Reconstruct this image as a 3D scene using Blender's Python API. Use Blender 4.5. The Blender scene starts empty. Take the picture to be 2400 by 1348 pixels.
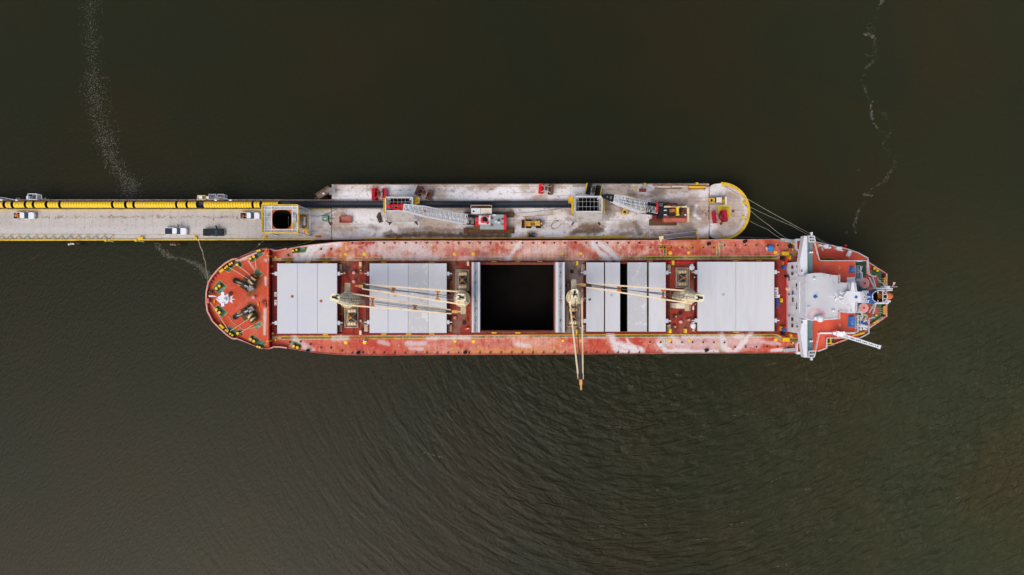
import bpy, math, random
import numpy as np
random.seed(7)
R = math.radians
scene = bpy.context.scene
COL = scene.collection
# ------------------------------------------------------------------ camera, sky, sun, exposure
H = 200.0                                   # drone height over the water
cam_d = bpy.data.cameras.new("camera"); cam = bpy.data.objects.new("camera", cam_d); COL.objects.link(cam)
cam.location = (0, 0, H); cam.rotation_euler = (0, 0, 0)
cam_d.lens = 24; cam_d.sensor_width = 36; cam_d.clip_end = 6000; cam_d.clip_start = 1
scene.camera = cam
SUN_EL, SUN_AZ = 55.0, 214.0              # degrees; azimuth clockwise from +Y
world = bpy.data.worlds.new("World"); scene.world = world; world.use_nodes = True
wn = world.node_tree
sky = wn.nodes.new("ShaderNodeTexSky"); sky.sky_type = 'NISHITA'; sky.sun_disc = False
sky.sun_elevation = R(SUN_EL); sky.sun_rotation = R(SUN_AZ)
sky.dust_density = 5.0; sky.air_density = 1.0; sky.ozone_density = 1.0
bg = wn.nodes["Background"]; bg.inputs[1].default_value = 0.115
wn.links.new(sky.outputs[0], bg.inputs[0])
sd = bpy.data.lights.new("sun", 'SUN'); sd.energy = 1.05; sd.angle = R(62); sd.color = (1.0, 0.95, 0.88)
so = bpy.data.objects.new("sun", sd); COL.objects.link(so)
so.rotation_euler = (R(90 - SUN_EL), 0, R(180 - SUN_AZ)); so.location = (60, -90, 150)
scene.view_settings.view_transform = 'Standard'; scene.view_settings.look = 'None'
scene.view_settings.exposure = 0.20; scene.view_settings.gamma = 1.0

# ------------------------------------------------------------------ helpers
K = 36 / 24 / 2400
def P(px, py, z=5.0):
    s = (H - z) * K
    return ((px - 1200) * s, (674 - py) * s, z)
def sc(z): return (H - z) * K
def lin(c):
    return tuple((x / 255 / 12.92) if x / 255 <= .04045 else ((x / 255 + .055) / 1.055) ** 2.4 for x in c)

def mat(name, rgb, rough=.6, rgb2=None, scale=.6, lo=.48, hi=.66, var=.12, metal=0.0, spec=.3, fine=3.0, stretch=None):
    """paint or steel with patches of a second colour (wear, rust, dirt) and fine unevenness"""
    m = bpy.data.materials.new(name); m.use_nodes = True
    nt = m.node_tree; N = nt.nodes; L = nt.links
    b = N["Principled BSDF"]
    b.inputs["Roughness"].default_value = rough; b.inputs["Metallic"].default_value = metal
    b.inputs["Specular IOR Level"].default_value = spec
    tc = N.new("ShaderNodeTexCoord"); src = tc.outputs["Object"]
    if stretch:
        mp = N.new("ShaderNodeMapping"); mp.inputs["Scale"].default_value = stretch
        L.new(src, mp.inputs[0]); src = mp.outputs[0]
    n2 = N.new("ShaderNodeTexNoise"); n2.inputs["Scale"].default_value = fine; n2.inputs["Detail"].default_value = 4
    L.new(src, n2.inputs["Vector"])
    base = lin(rgb)
    mx0 = N.new("ShaderNodeMix"); mx0.data_type = 'RGBA'
    mx0.inputs[6].default_value = (*[c * (1 - var) for c in base], 1)
    mx0.inputs[7].default_value = (*[min(1, c * (1 + var)) for c in base], 1)
    L.new(n2.outputs[0], mx0.inputs[0]); out = mx0.outputs[2]
    if rgb2:
        n1 = N.new("ShaderNodeTexNoise"); n1.inputs["Scale"].default_value = scale; n1.inputs["Detail"].default_value = 7
        n1.inputs["Roughness"].default_value = .65
        L.new(src, n1.inputs["Vector"])
        mr = N.new("ShaderNodeMapRange"); mr.inputs[1].default_value = lo; mr.inputs[2].default_value = hi
        L.new(n1.outputs[0], mr.inputs[0])
        mx = N.new("ShaderNodeMix"); mx.data_type = 'RGBA'
        L.new(mr.outputs[0], mx.inputs[0]); L.new(out, mx.inputs[6]); mx.inputs[7].default_value = (*lin(rgb2), 1)
        out = mx.outputs[2]
    L.new(out, b.inputs["Base Color"])
    return m

def stained(name, rough=.8, amt=.10):
    m = bpy.data.materials.new(name); m.use_nodes = True
    nt = m.node_tree; N = nt.nodes; L = nt.links; b = N["Principled BSDF"]
    b.inputs["Roughness"].default_value = rough; b.inputs["Specular IOR Level"].default_value = .25
    at = N.new("ShaderNodeAttribute"); at.attribute_name = "col"
    tc = N.new("ShaderNodeTexCoord")
    n = N.new("ShaderNodeTexNoise"); n.inputs["Scale"].default_value = 2.2; n.inputs["Detail"].default_value = 6
    L.new(tc.outputs["Object"], n.inputs["Vector"])
    mr = N.new("ShaderNodeMapRange"); mr.inputs[1].default_value = .3; mr.inputs[2].default_value = .7
    mr.inputs[3].default_value = 1 - amt; mr.inputs[4].default_value = 1 + amt
    L.new(n.outputs[0], mr.inputs[0])
    mx = N.new("ShaderNodeMix"); mx.data_type = 'RGBA'; mx.blend_type = 'MULTIPLY'; mx.inputs[0].default_value = 1
    L.new(at.outputs["Color"], mx.inputs[6]); L.new(mr.outputs[0], mx.inputs[7])
    L.new(mx.outputs[2], b.inputs["Base Color"])
    return m

ORIG = {}
class MB:
    def __init__(s): s.v = []; s.f = []; s.mi = []; s.m = 0
    def q(s, vs, fs):
        o = len(s.v); s.v += [tuple(p) for p in vs]
        for f in fs: s.f.append([i + o for i in f]); s.mi.append(s.m)
        return s
    def hexa(s, b, t):
        n = len(b)
        fs = [list(range(n))[::-1], list(range(n, 2 * n))]
        fs += [[i, (i + 1) % n, n + (i + 1) % n, n + i] for i in range(n)]
        return s.q(list(b) + list(t), fs)
    def box(s, c, d, rz=0.0, taper=1.0):
        x, y, z = d[0] / 2, d[1] / 2, d[2] / 2; ca, sa = math.cos(rz), math.sin(rz)
        def r(px, py, pz): return (c[0] + px * ca - py * sa, c[1] + px * sa + py * ca, c[2] + pz)
        b = [r(-x, -y, -z), r(x, -y, -z), r(x, y, -z), r(-x, y, -z)]
        x *= taper; y *= taper
        return s.hexa(b, [r(-x, -y, z), r(x, -y, z), r(x, y, z), r(-x, y, z)])
    def pbox(s, x0, y0, x1, y1, z0, z1):
        """box whose TOP covers the given photo pixels at height z1"""
        a = P(x0, y1, z1); b = P(x1, y0, z1)
        return s.box(((a[0] + b[0]) / 2, (a[1] + b[1]) / 2, (z0 + z1) / 2), (b[0] - a[0], b[1] - a[1], z1 - z0))
    def prism(s, pts, z0, z1):
        w = [P(x, y, z1) for x, y in pts]
        a = sum(w[i][0] * w[(i + 1) % len(w)][1] - w[(i + 1) % len(w)][0] * w[i][1] for i in range(len(w)))
        if a < 0: w = w[::-1]
        return s.hexa([(p[0], p[1], z0) for p in w], w)
    def bar(s, p0, p1, w, h=None):
        h = h or w
        p0 = np.array(p0, float); p1 = np.array(p1, float); d = p1 - p0; ln = np.linalg.norm(d)
        if ln < 1e-6: return s
        d /= ln; up = np.array((0, 0, 1.0)) if abs(d[2]) < .95 else np.array((1.0, 0, 0))
        a = np.cross(d, up); a /= np.linalg.norm(a); b = np.cross(a, d)
        c = [(-1, -1), (1, -1), (1, 1), (-1, 1)]
        A = [p0 + a * i * w / 2 + b * j * h / 2 for i, j in c]; B = [p1 + a * i * w / 2 + b * j * h / 2 for i, j in c]
        return s.hexa(A, B)
    def tube(s, pts, r, n=6):
        for i in range(len(pts) - 1): s.cyl(pts[i], pts[i + 1], r, r, n)
        return s
    def cyl(s, p0, p1, r0, r1=None, n=14):
        r1 = r0 if r1 is None else r1
        p0 = np.array(p0, float); p1 = np.array(p1, float); d = p1 - p0; d /= max(1e-9, np.linalg.norm(d))
        up = np.array((0, 0, 1.0)) if abs(d[2]) < .95 else np.array((1.0, 0, 0))
        a = np.cross(up, d); a /= np.linalg.norm(a); b = np.cross(d, a)
        A = [p0 + (a * math.cos(t) + b * math.sin(t)) * r0 for t in [2 * math.pi * i / n for i in range(n)]]
        B = [p1 + (a * math.cos(t) + b * math.sin(t)) * r1 for t in [2 * math.pi * i / n for i in range(n)]]
        return s.hexa(A, B)
    def ball(s, c, r, nu=12, nv=7):
        vs = []; fs = []
        for j in range(nv + 1):
            ph = math.pi * j / nv
            for i in range(nu):
                t = 2 * math.pi * i / nu
                vs.append((c[0] + r[0] * math.sin(ph) * math.cos(t), c[1] + r[1] * math.sin(ph) * math.sin(t), c[2] + r[2] * math.cos(ph)))
        for j in range(nv):
            for i in range(nu):
                fs.append([j * nu + i, (j + 1) * nu + i, (j + 1) * nu + (i + 1) % nu, j * nu + (i + 1) % nu])
        return s.q(vs, fs)
    def build(s, name, mats, parent=None, smooth=False):
        me = bpy.data.meshes.new(name)
        o0 = ORIG.get(parent.name, (0, 0, 0)) if parent else (0, 0, 0)
        me.from_pydata([(v[0] - o0[0], v[1] - o0[1], v[2] - o0[2]) for v in s.v], [], s.f)
        mats = mats if isinstance(mats, (list, tuple)) else [mats]
        for m in mats: me.materials.append(m)
        me.polygons.foreach_set("material_index", s.mi)
        if smooth: me.polygons.foreach_set("use_smooth", [True] * len(me.polygons))
        me.update()
        o = bpy.data.objects.new(name, me); COL.objects.link(o)
        if parent: o.parent = parent; ORIG[o.name] = o0
        return o

def tag(o, label=None, cat=None, group=None, kind=None):
    if label: o["label"] = label
    if cat: o["category"] = cat
    if group: o["group"] = group
    if kind: o["kind"] = kind
    return o
def thing(name, label, cat, loc=(0, 0, 0), group=None, rz=0.0):
    o = bpy.data.objects.new(name, None); COL.objects.link(o); o.location = loc; o.rotation_euler = (0, 0, rz)
    o.empty_display_size = .5; ORIG[o.name] = tuple(loc)
    return tag(o, label, cat, group)
def place(o, loc, rz=0.0): o.location = loc; o.rotation_euler = (0, 0, rz); return o
def copy_tree(o, parent=None):
    c = o.copy(); COL.objects.link(c); c.parent = parent
    for ch in list(o.children): copy_tree(ch, c)
    return c
def single(mb, name, mats, label, cat, group=None, kind=None, smooth=False):
    """a thing that is one mesh, with its origin at its own middle"""
    a = np.array(mb.v); c = (a.min(0) + a.max(0)) / 2; c[2] = a[:, 2].min()
    mb.v = [tuple(np.array(v) - c) for v in mb.v]
    o = mb.build(name, mats, None, smooth); o.location = c
    return tag(o, label, cat, group, kind)

# ------------------------------------------------------------------ numpy noise for stains
def vn(x, y, seed):
    xi = np.floor(x); yi = np.floor(y); fx = x - xi; fy = y - yi
    def h(i, j):
        t = np.sin(i * 127.1 + j * 311.7 + seed * 74.7) * 43758.5453
        return t - np.floor(t)
    u = fx * fx * (3 - 2 * fx); v = fy * fy * (3 - 2 * fy)
    return (h(xi, yi) * (1 - u) + h(xi + 1, yi) * u) * (1 - v) + (h(xi, yi + 1) * (1 - u) + h(xi + 1, yi + 1) * u) * v
def fbm(x, y, seed=0, o=5):
    t = 0; a = .5; s = 0
    for i in range(o):
        t = t + a * vn(x * 2 ** i, y * 2 ** i, seed + i * 3.3); s += a; a *= .55
    return t / s
def sst(a, b, x):
    t = np.clip((x - a) / (b - a), 0, 1); return t * t * (3 - 2 * t)
def dist(px, py, pl):
    d = np.full(px.shape, 1e9)
    for (ax, ay), (bx, by) in zip(pl[:-1], pl[1:]):
        vx, vy = bx - ax, by - ay; t = np.clip(((px - ax) * vx + (py - ay) * vy) / max(1e-6, vx * vx + vy * vy), 0, 1)
        d = np.minimum(d, np.hypot(px - ax - t * vx, py - ay - t * vy))
    return d
def blend(c, rgb, w): return c * (1 - w[:, None]) + np.array(lin(rgb)) * w[:, None]
def strokes(px, py, lst, seed, rag=1.0):
    n = fbm(px / 9, py / 9, seed); n2 = fbm(px / 3, py / 3, seed + 5)
    w = np.zeros(px.shape)
    for pl, wid, st in lst:
        d = dist(px, py, pl) / wid
        w = np.maximum(w, st * sst(1.5, .3, d + (n - .5) * 1.9 * rag + (n2 - .5) * 1.3 * rag))
    return w * (.86 + .14 * sst(.35, .6, n2))

class Grid:
    """a mesh of px-space sheets carrying a stain colour at every point"""
    def __init__(s): s.px = []; s.py = []; s.z = []; s.base = []; s.f = []; s.n = 0
    def add(s, X, Y, z, base, skip=None):
        r, c = X.shape; o = s.n
        s.px.append(X.ravel()); s.py.append(Y.ravel()); s.z.append(np.full(r * c, z) if np.isscalar(z) else z.ravel())
        s.base.append(np.tile(np.array(lin(base)), (r * c, 1)))
        idx = np.arange(r * c).reshape(r, c) + o
        f = np.stack([idx[:-1, :-1], idx[1:, :-1], idx[1:, 1:], idx[:-1, 1:]], -1).reshape(-1, 4)
        if skip is not None:
            cx = (X[:-1, :-1] + X[1:, 1:]).ravel() / 2; cy = (Y[:-1, :-1] + Y[1:, 1:]).ravel() / 2
            f = f[~skip(cx, cy)]
        s.f.append(f); s.n += r * c
    def cols(s, xs, top, bot, n, z, base, skip=None):
        xs = np.asarray(xs, float); t = np.linspace(0, 1, n)[:, None]
        a = np.array([top(x) for x in xs])[None]; b = np.array([bot(x) for x in xs])[None]
        s.add(np.repeat(xs[None], n, 0), a * (1 - t) + b * t, z, base, skip)
    def quad(s, p, z, base, step=2.2):
        p = [np.array(q, float) for q in p]
        n = max(2, int(max(np.linalg.norm(p[1] - p[0]), np.linalg.norm(p[2] - p[3])) / step) + 1)
        m = max(2, int(max(np.linalg.norm(p[3] - p[0]), np.linalg.norm(p[2] - p[1])) / step) + 1)
        u = np.linspace(0, 1, n)[None, :, None]; v = np.linspace(0, 1, m)[:, None, None]
        G = (p[0] * (1 - u) + p[1] * u) * (1 - v) + (p[3] * (1 - u) + p[2] * u) * v
        s.add(G[..., 0], G[..., 1], z, base)
    def line(s, pts, w, z, base):
        for (ax, ay), (bx, by) in zip(pts[:-1], pts[1:]):
            d = math.hypot(bx - ax, by - ay); nx, ny = -(by - ay) / d * w / 2, (bx - ax) / d * w / 2
            s.quad([(ax + nx, ay + ny), (bx + nx, by + ny), (bx - nx, by - ny), (ax - nx, ay - ny)], z, base)
    def build(s, name, colfn, m, parent=None, wob=0.0):
        px = np.concatenate(s.px); py = np.concatenate(s.py); z = np.concatenate(s.z); base = np.concatenate(s.base)
        col = np.clip(colfn(px, py, base), 0, 1)
        k = (H - z) * K
        V = np.stack([(px - 1200) * k, (674 - py) * k, z], 1)
        o0 = ORIG.get(parent.name, (0, 0, 0)) if parent else (0, 0, 0); V = V - np.array(o0)
        F = np.concatenate(s.f)
        me = bpy.data.meshes.new(name); me.from_pydata(V.tolist(), [], F.tolist())
        ca = me.color_attributes.new("col", 'FLOAT_COLOR', 'POINT')
        ca.data.foreach_set("color", np.concatenate([col, np.ones((len(col), 1))], 1).ravel().astype(np.float32))
        me.materials.append(m); me.update()
        o = bpy.data.objects.new(name, me); COL.objects.link(o)
        if parent: o.parent = parent; ORIG[o.name] = o0
        return o

# ------------------------------------------------------------------ materials
M = {}
def defm(k, *a, **kw): M[k] = mat(k, *a, **kw)
defm('yellow', (240, 200, 40), .5, (205, 160, 60), scale=.5, lo=.5, hi=.75)
defm('yellow_cover', (246, 205, 36), .42, (240, 190, 90), scale=.12, lo=.52, hi=.72)
defm('seam', (150, 105, 20), .7)
defm('kerb', (228, 188, 34), .6, (150, 120, 50), scale=.35, lo=.5, hi=.75)
defm('black', (24, 26, 30), .6)
defm('belt', (27, 32, 42), .55, (52, 60, 74), scale=.15, lo=.5, hi=.75, stretch=(.15, 1.5, 1))
defm('dark_steel', (52, 46, 42), .55, (96, 62, 42), scale=.8)
defm('steel', (150, 150, 152), .5, (120, 105, 92), scale=.7)
defm('galv', (176, 178, 182), .45, (140, 132, 126), scale=.8)
defm('white', (222, 224, 230), .45, (205, 200, 196), scale=.4, lo=.5, hi=.8, var=.04)
defm('wall_white', (240, 241, 245), .5, (212, 206, 200), scale=.3, lo=.5, hi=.8, var=.03)
defm('roof_grey', (202, 204, 207), .6, (188, 190, 196), scale=.25, lo=.45, hi=.75, var=.04)
defm('hatch', (198, 202, 212), .55, (204, 205, 208), scale=.12, lo=.4, hi=.7, var=.03, fine=1.2)
defm('hatch_worn', (190, 192, 196), .6, (218, 219, 222), scale=.5, lo=.54, hi=.66, var=.05)
defm('hatch_dust', (206, 208, 213), .65, (199, 200, 203), scale=.2, lo=.45, hi=.7, var=.03, stretch=(3, .4, 1))
defm('cover_edge', (158, 166, 176), .55, (120, 112, 108), scale=.9)
defm('ship_red', (188, 74, 56), .65, (196, 104, 88), scale=.3, lo=.5, hi=.75)
defm('deck_clean', (208, 84, 60), .7, (214, 110, 88), scale=.22, lo=.5, hi=.72, var=.08)
defm('maroon', (124, 30, 30), .6, (98, 40, 34), scale=.5)
defm('hull', (150, 44, 36), .6, (120, 52, 42), scale=.25)
defm('bulwark', (196, 84, 66), .6, (214, 150, 136), scale=.4, lo=.46, hi=.7)
defm('rim', (214, 160, 148), .6, (196, 110, 92), scale=.4)
defm('green', (70, 112, 84), .65, (98, 134, 110), scale=.5)
defm('green_dark', (42, 84, 58), .65, (62, 100, 74), scale=.4)
defm('teal', (92, 128, 126), .6, (116, 142, 142), scale=.25, stretch=(1, .3, 1))
defm('cream', (226, 208, 170), .55, (176, 140, 92), scale=.45, lo=.5, hi=.72)
defm('jib', (238, 218, 184), .5, (214, 170, 118), scale=.4, lo=.52, hi=.72)
defm('house', (248, 236, 202), .6, (190, 162, 110), scale=.8, lo=.52, hi=.66)
defm('platform', (196, 184, 160), .6, (160, 134, 98), scale=.5)
defm('rust', (178, 96, 46), .8, (120, 70, 44), scale=.9)
defm('rust_orange', (206, 122, 50), .75, (150, 84, 44), scale=1.0)
defm('jib_rust', (224, 168, 98), .7, (196, 116, 56), scale=1.2)
defm('walk_red', (202, 66, 66), .7, (176, 60, 60), scale=.6)
defm('rim_rust', (140, 66, 54), .75, (112, 76, 60), scale=.8)
defm('rust_brown', (112, 76, 44), .85, (76, 54, 38), scale=.8)
defm('track', (104, 76, 50), .85, (66, 52, 40), scale=.7)
defm('brown', (92, 70, 40), .8, (130, 104, 56), scale=.9)
defm('grime', (66, 56, 46), .8, (104, 92, 76), scale=.9)
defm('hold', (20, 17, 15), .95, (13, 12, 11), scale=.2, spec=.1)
defm('crane_red', (226, 30, 34), .45, (190, 26, 34), scale=.5)
defm('grab_red', (176, 26, 44), .45, (140, 22, 38), scale=.5)
defm('grab_brown', (92, 68, 58), .7, (126, 82, 60), scale=.6)
defm('boom_white', (222, 226, 230), .5, (214, 216, 220), scale=.5)
defm('house_grey', (150, 164, 166), .6, (146, 146, 130), scale=.4)
defm('house_cream', (226, 218, 198), .6, (206, 196, 176), scale=.5)
defm('rust_roof', (128, 74, 60), .75, (96, 58, 46), scale=.6)
defm('salmon', (192, 104, 84), .65, (170, 86, 70), scale=.5)
defm('loader_yellow', (196, 148, 44), .55, (128, 98, 44), scale=.9)
defm('dozer_yellow', (226, 180, 70), .55, (170, 124, 50), scale=.9)
defm('tyre', (34, 33, 34), .85)
defm('car_white', (232, 234, 240), .25, spec=.5, var=.02)
defm('car_black', (18, 26, 30), .4, spec=.25, var=.05)
defm('bed_navy', (40, 44, 66), .7)
defm('bed_dark', (44, 36, 34), .8)
defm('glass', (74, 104, 112), .12, spec=.6)
defm('glass_dark', (52, 58, 66), .15, spec=.6)
defm('orange', (236, 140, 62), .6, (214, 112, 40), scale=2)
defm('lifeboat', (240, 128, 74), .45)
defm('blue', (34, 92, 170), .55, (54, 112, 184), scale=.6)
defm('blue_tarp', (62, 122, 190), .6, (92, 148, 206), scale=.8)
defm('pink', (226, 158, 146), .6, (232, 172, 160), scale=.5)
defm('strip_pink', (196, 160, 146), .7, (150, 104, 88), scale=.5)
defm('mesh_grey', (116, 116, 120), .6, (90, 90, 94), scale=2)
defm('genset_green', (122, 160, 128), .5)
defm('bin_red', (176, 98, 86), .7, (196, 136, 122), scale=.8)
defm('rope', (206, 188, 160), .85)
defm('rope_grey', (158, 150, 136), .85)
defm('cable', (66, 64, 66), .6)
defm('wood', (146, 118, 96), .8, (104, 84, 68), scale=1)
defm('fender_wood', (110, 66, 46), .85, (70, 48, 40), scale=1)
defm('pale_plank', (206, 198, 190), .8, (176, 160, 148), scale=.4)
defm('apron', (178, 174, 170), .85, (150, 138, 124), scale=.7)
defm('pile', (128, 122, 114), .8)
defm('foam', (112, 110, 100), .8)
defm('crest_foam', (120, 120, 108), .8)
defm('debris', (128, 98, 78), .9)
defm('letter_ink', (120, 98, 24), .8)
defm('flag_red', (214, 130, 124), .8); defm('flag_white', (226, 220, 214), .8); defm('flag_blue', (70, 84, 150), .8)
defm('pipe_grey', (70, 66, 60), .7)
ST = stained('stained_deck')
STW = stained('stained_concrete', .85, .09)

# ------------------------------------------------------------------ water
def water_material():
    m = bpy.data.materials.new("river_water"); m.use_nodes = True
    nt = m.node_tree; N = nt.nodes; L = nt.links; b = N["Principled BSDF"]
    tc = N.new("ShaderNodeTexCoord"); obj = tc.outputs["Object"]
    # silt: slow drifts of brown and green
    n = N.new("ShaderNodeTexNoise"); n.inputs["Scale"].default_value = .022; n.inputs["Detail"].default_value = 5
    L.new(obj, n.inputs["Vector"])
    mr = N.new("ShaderNodeMapRange"); mr.inputs[1].default_value = .36; mr.inputs[2].default_value = .58; L.new(n.outputs[0], mr.inputs[0])
    mx = N.new("ShaderNodeMix"); mx.data_type = 'RGBA'
    mx.inputs[6].default_value = (.0198, .0170, .0074, 1); mx.inputs[7].default_value = (.0160, .0176, .0082, 1)
    L.new(mr.outputs[0], mx.inputs[0])
    b.inputs["Roughness"].default_value = .16; b.inputs["IOR"].default_value = 1.333
    b.inputs["Specular IOR Level"].default_value = .19
    def wave(rot, sx, sy, detail, dist):
        mp = N.new("ShaderNodeMapping"); mp.vector_type = 'TEXTURE'
        mp.inputs["Rotation"].default_value = (0, 0, R(rot)); mp.inputs["Scale"].default_value = (sx, sy, 1)
        L.new(obj, mp.inputs[0])
        t = N.new("ShaderNodeTexNoise"); t.inputs["Scale"].default_value = 1; t.inputs["Detail"].default_value = detail
        t.inputs["Roughness"].default_value = .55; t.inputs["Distortion"].default_value = dist
        L.new(mp.outputs[0], t.inputs["Vector"]); return t.outputs[0]
    def math_(op, a, b_=None, c=None):
        t = N.new("ShaderNodeMath"); t.operation = op
        for i, x in enumerate((a, b_, c)):
            if x is None: continue
            if isinstance(x, (int, float)): t.inputs[i].default_value = x
            else: L.new(x, t.inputs[i])
        return t.outputs[0]
    def mrange(x, a, b_, c, d):
        t = N.new("ShaderNodeMapRange"); t.interpolation_type = 'SMOOTHSTEP'
        for i, v in ((1, a), (2, b_), (3, c), (4, d)): t.inputs[i].default_value = v
        L.new(x, t.inputs[0]); return t.outputs[0]
    sx = N.new("ShaderNodeSeparateXYZ"); L.new(obj, sx.inputs[0])
    X, Y = sx.outputs[0], sx.outputs[1]
    # wind waves bend round the stern of the ship into wide arcs
    def polar(cx, cy, st, sr, detail, dist, rough):
        dx, dy = math_('SUBTRACT', X, cx), math_('SUBTRACT', Y, cy)
        r = math_('POWER', math_('ADD', math_('MULTIPLY', dx, dx), math_('MULTIPLY', dy, dy)), .5)
        th = math_('ARCTAN2', dx, math_('MULTIPLY', dy, -1))
        cb = N.new("ShaderNodeCombineXYZ"); L.new(math_('MULTIPLY', th, st), cb.inputs[0]); L.new(math_('MULTIPLY', r, sr), cb.inputs[1])
        t = N.new("ShaderNodeTexNoise"); t.inputs["Scale"].default_value = 1; t.inputs["Detail"].default_value = detail
        t.inputs["Roughness"].default_value = rough; t.inputs["Distortion"].default_value = dist
        L.new(cb.outputs[0], t.inputs["Vector"]); return t.outputs[0]
    wa = polar(36, 4, 10, .52, 5, .30, .52)
    wd = polar(36, 4, 4.5, .15, 3, .4, .5)
    wb = wave(34, 4.0, 1.5, 4, .5)
    wc = wave(60, 1.3, .7, 4, .4)
    # sheltered upriver and north-west of the berth, open to the wind in the south-east
    open_ = math_('MULTIPLY', mrange(X, -80, 110, .13, 1.75), mrange(Y, 40, -30, .30, 1.0))
    open_ = math_('MAXIMUM', open_, .06)
    patch = N.new("ShaderNodeTexNoise"); patch.inputs["Scale"].default_value = .03; L.new(obj, patch.inputs["Vector"])
    pm = mrange(patch.outputs[0], .3, .7, .65, 1.3)
    south = mrange(Y, 5, -45, 0, 1.0)
    h1 = math_('MULTIPLY', math_('ADD', math_('MULTIPLY', wa, south), math_('MULTIPLY', wb, math_('ADD', math_('MULTIPLY', mrange(X, 30, 130, 0, .5), math_('ADD', south, .6)), .25))), math_('MULTIPLY', open_, pm))
    h2 = math_('MULTIPLY', math_('MULTIPLY', wd, south), math_('MULTIPLY', open_, .55))
    h3 = math_('MULTIPLY', wc, .14)
    hh = math_('ADD', math_('ADD', h1, h2), h3)
    bp = N.new("ShaderNodeBump"); bp.inputs["Strength"].default_value = 1.0; bp.inputs["Distance"].default_value = .72
    # sky sheen painted into the base colour: lighter towards the edges, most south-east
    sky_sheen = math_('ADD', mrange(X, 40, -150, 0, .16), math_('ADD', mrange(Y, 0, -90, 0, .04), math_('MULTIPLY', mrange(X, 0, 140, 0, 1.6), mrange(Y, 60, -60, .3, 1))))
    sky_sheen = math_('ADD', math_('ADD', sky_sheen, mrange(Y, 30, 90, 0, .12)), .96)
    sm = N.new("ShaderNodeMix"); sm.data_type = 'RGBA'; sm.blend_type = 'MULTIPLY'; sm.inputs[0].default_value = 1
    L.new(mx.outputs[2], sm.inputs[6]); L.new(sky_sheen, sm.inputs[7]); L.new(sm.outputs[2], b.inputs["Base Color"])
    L.new(hh, bp.inputs["Height"]); L.new(bp.outputs[0], b.inputs["Normal"])
    return m
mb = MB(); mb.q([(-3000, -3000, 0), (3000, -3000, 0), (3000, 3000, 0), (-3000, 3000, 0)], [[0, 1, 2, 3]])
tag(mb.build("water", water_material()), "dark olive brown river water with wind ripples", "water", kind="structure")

def flecks(mb, pl, wid, n, s0, s1, z=.02, ragged=1.0):
    """loose scraps of foam scattered along a drifting line"""
    seg = [math.hypot(b[0] - a[0], b[1] - a[1]) for a, b in zip(pl[:-1], pl[1:])]; tot = sum(seg)
    clump = [(random.random() * tot, random.gauss(0, .6)) for _ in range(max(2, n // 14))]
    for _ in range(int(n * 1.7)):
        c = random.choice(clump)
        t = min(tot * .999, max(0, c[0] + random.gauss(0, wid * .55))) if random.random() < .7 else random.random() * tot
        off0 = c[1]
        for (a, b), s in zip(zip(pl[:-1], pl[1:]), seg):
            if t <= s: break
            t -= s
        u = t / max(s, 1e-6); w = wid * ragged
        x = a[0] + (b[0] - a[0]) * u; y = a[1] + (b[1] - a[1]) * u
        x += max(-1.2, min(1.2, off0 * .5 + random.gauss(0, .42))) * w; y += random.gauss(0, .3) * w
        p = P(x, y, z); r = .6 * (s0 + (s1 - s0) * random.random() ** 3); a0 = random.random() * 6.28; el = .35 + .65 * random.random()
        k = 5; ring = []
        for i in range(k):
            t2 = 2 * math.pi * i / k; rr = r * (.6 + .6 * random.random())
            dx, dy = rr * math.cos(t2), rr * el * math.sin(t2)
            ring.append((p[0] + dx * math.cos(a0) - dy * math.sin(a0), p[1] + dx * math.sin(a0) + dy * math.cos(a0)))
        mb.hexa([(q[0], q[1], .004) for q in ring], [(q[0], q[1], z) for q in ring])
f = MB()
flecks(f, [(208, -10), (214, 60), (216, 130), (222, 190)], 24, 620, .05, .24)
flecks(f, [(222, 180), (224, 240), (238, 290), (246, 330)], 30, 900, .05, .27)
flecks(f, [(246, 330), (264, 375), (285, 410), (305, 435)], 25, 700, .05, .27)
flecks(f, [(300, 425), (310, 445), (296, 464)], 26, 480, .05, .27)
tag(f.build("foam", M['foam']), "long loose streak of pale foam drifting above the pier", "foam", kind="stuff")
f = MB()
flecks(f, [(366, 572), (378, 588), (398, 603)], 9, 190, .06, .34)
flecks(f, [(398, 603), (432, 606), (452, 618)], 6, 150, .06, .32)
flecks(f, [(450, 615), (472, 628), (486, 640)], 8, 190, .06, .36)
flecks(f, [(476, 632), (488, 650)], 9, 150, .08, .4)
tag(f.build("foam", M['foam']), "foam trail between the pier and the red bow", "foam", kind="stuff")
f = MB()
flecks(f, [(2069, 2), (2064, 10)], 4, 26, .1, .5)
flecks(f, [(2028, 80), (2040, 80), (2048, 88)], 6, 70, .06, .4)
flecks(f, [(2066, 12), (2050, 40), (2048, 90), (2056, 135), (2030, 160), (2018, 190), (2032, 225), (2044, 240)], 5, 170, .04, .2)
flecks(f, [(2055, 300), (2080, 320), (2068, 340), (2097, 380), (2080, 420), (2040, 445), (2030, 470), (2014, 490)], 4, 150, .04, .2)
flecks(f, [(2033, 45), (2046, 90), (2052, 130), (2034, 130)], 10, 90, .04, .22)
flecks(f, [(2016, 185), (2026, 205), (2033, 228)], 6, 36, .05, .24)
flecks(f, [(2043, 235), (2040, 250), (2042, 272), (2049, 288), (2055, 298)], 3.2, 110, .08, .5)
flecks(f, [(2060, 250), (2075, 275), (2090, 300), (2075, 330), (2064, 338)], 6, 60, .04, .22)
flecks(f, [(2070, 333), (2096, 365), (2096, 390), (2068, 430)], 5, 80, .04, .24)
flecks(f, [(1992, 410), (2050, 378)], 5, 16, .04, .24)
flecks(f, [(2024, 455), (2034, 457), (2044, 460)], 4, 60, .06, .42)
flecks(f, [(2015, 487), (2008, 508), (2002, 526), (2004, 545)], 3.5, 90, .06, .4)
flecks(f, [(1978, 548), (1990, 540)], 5, 18, .05, .28)
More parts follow.
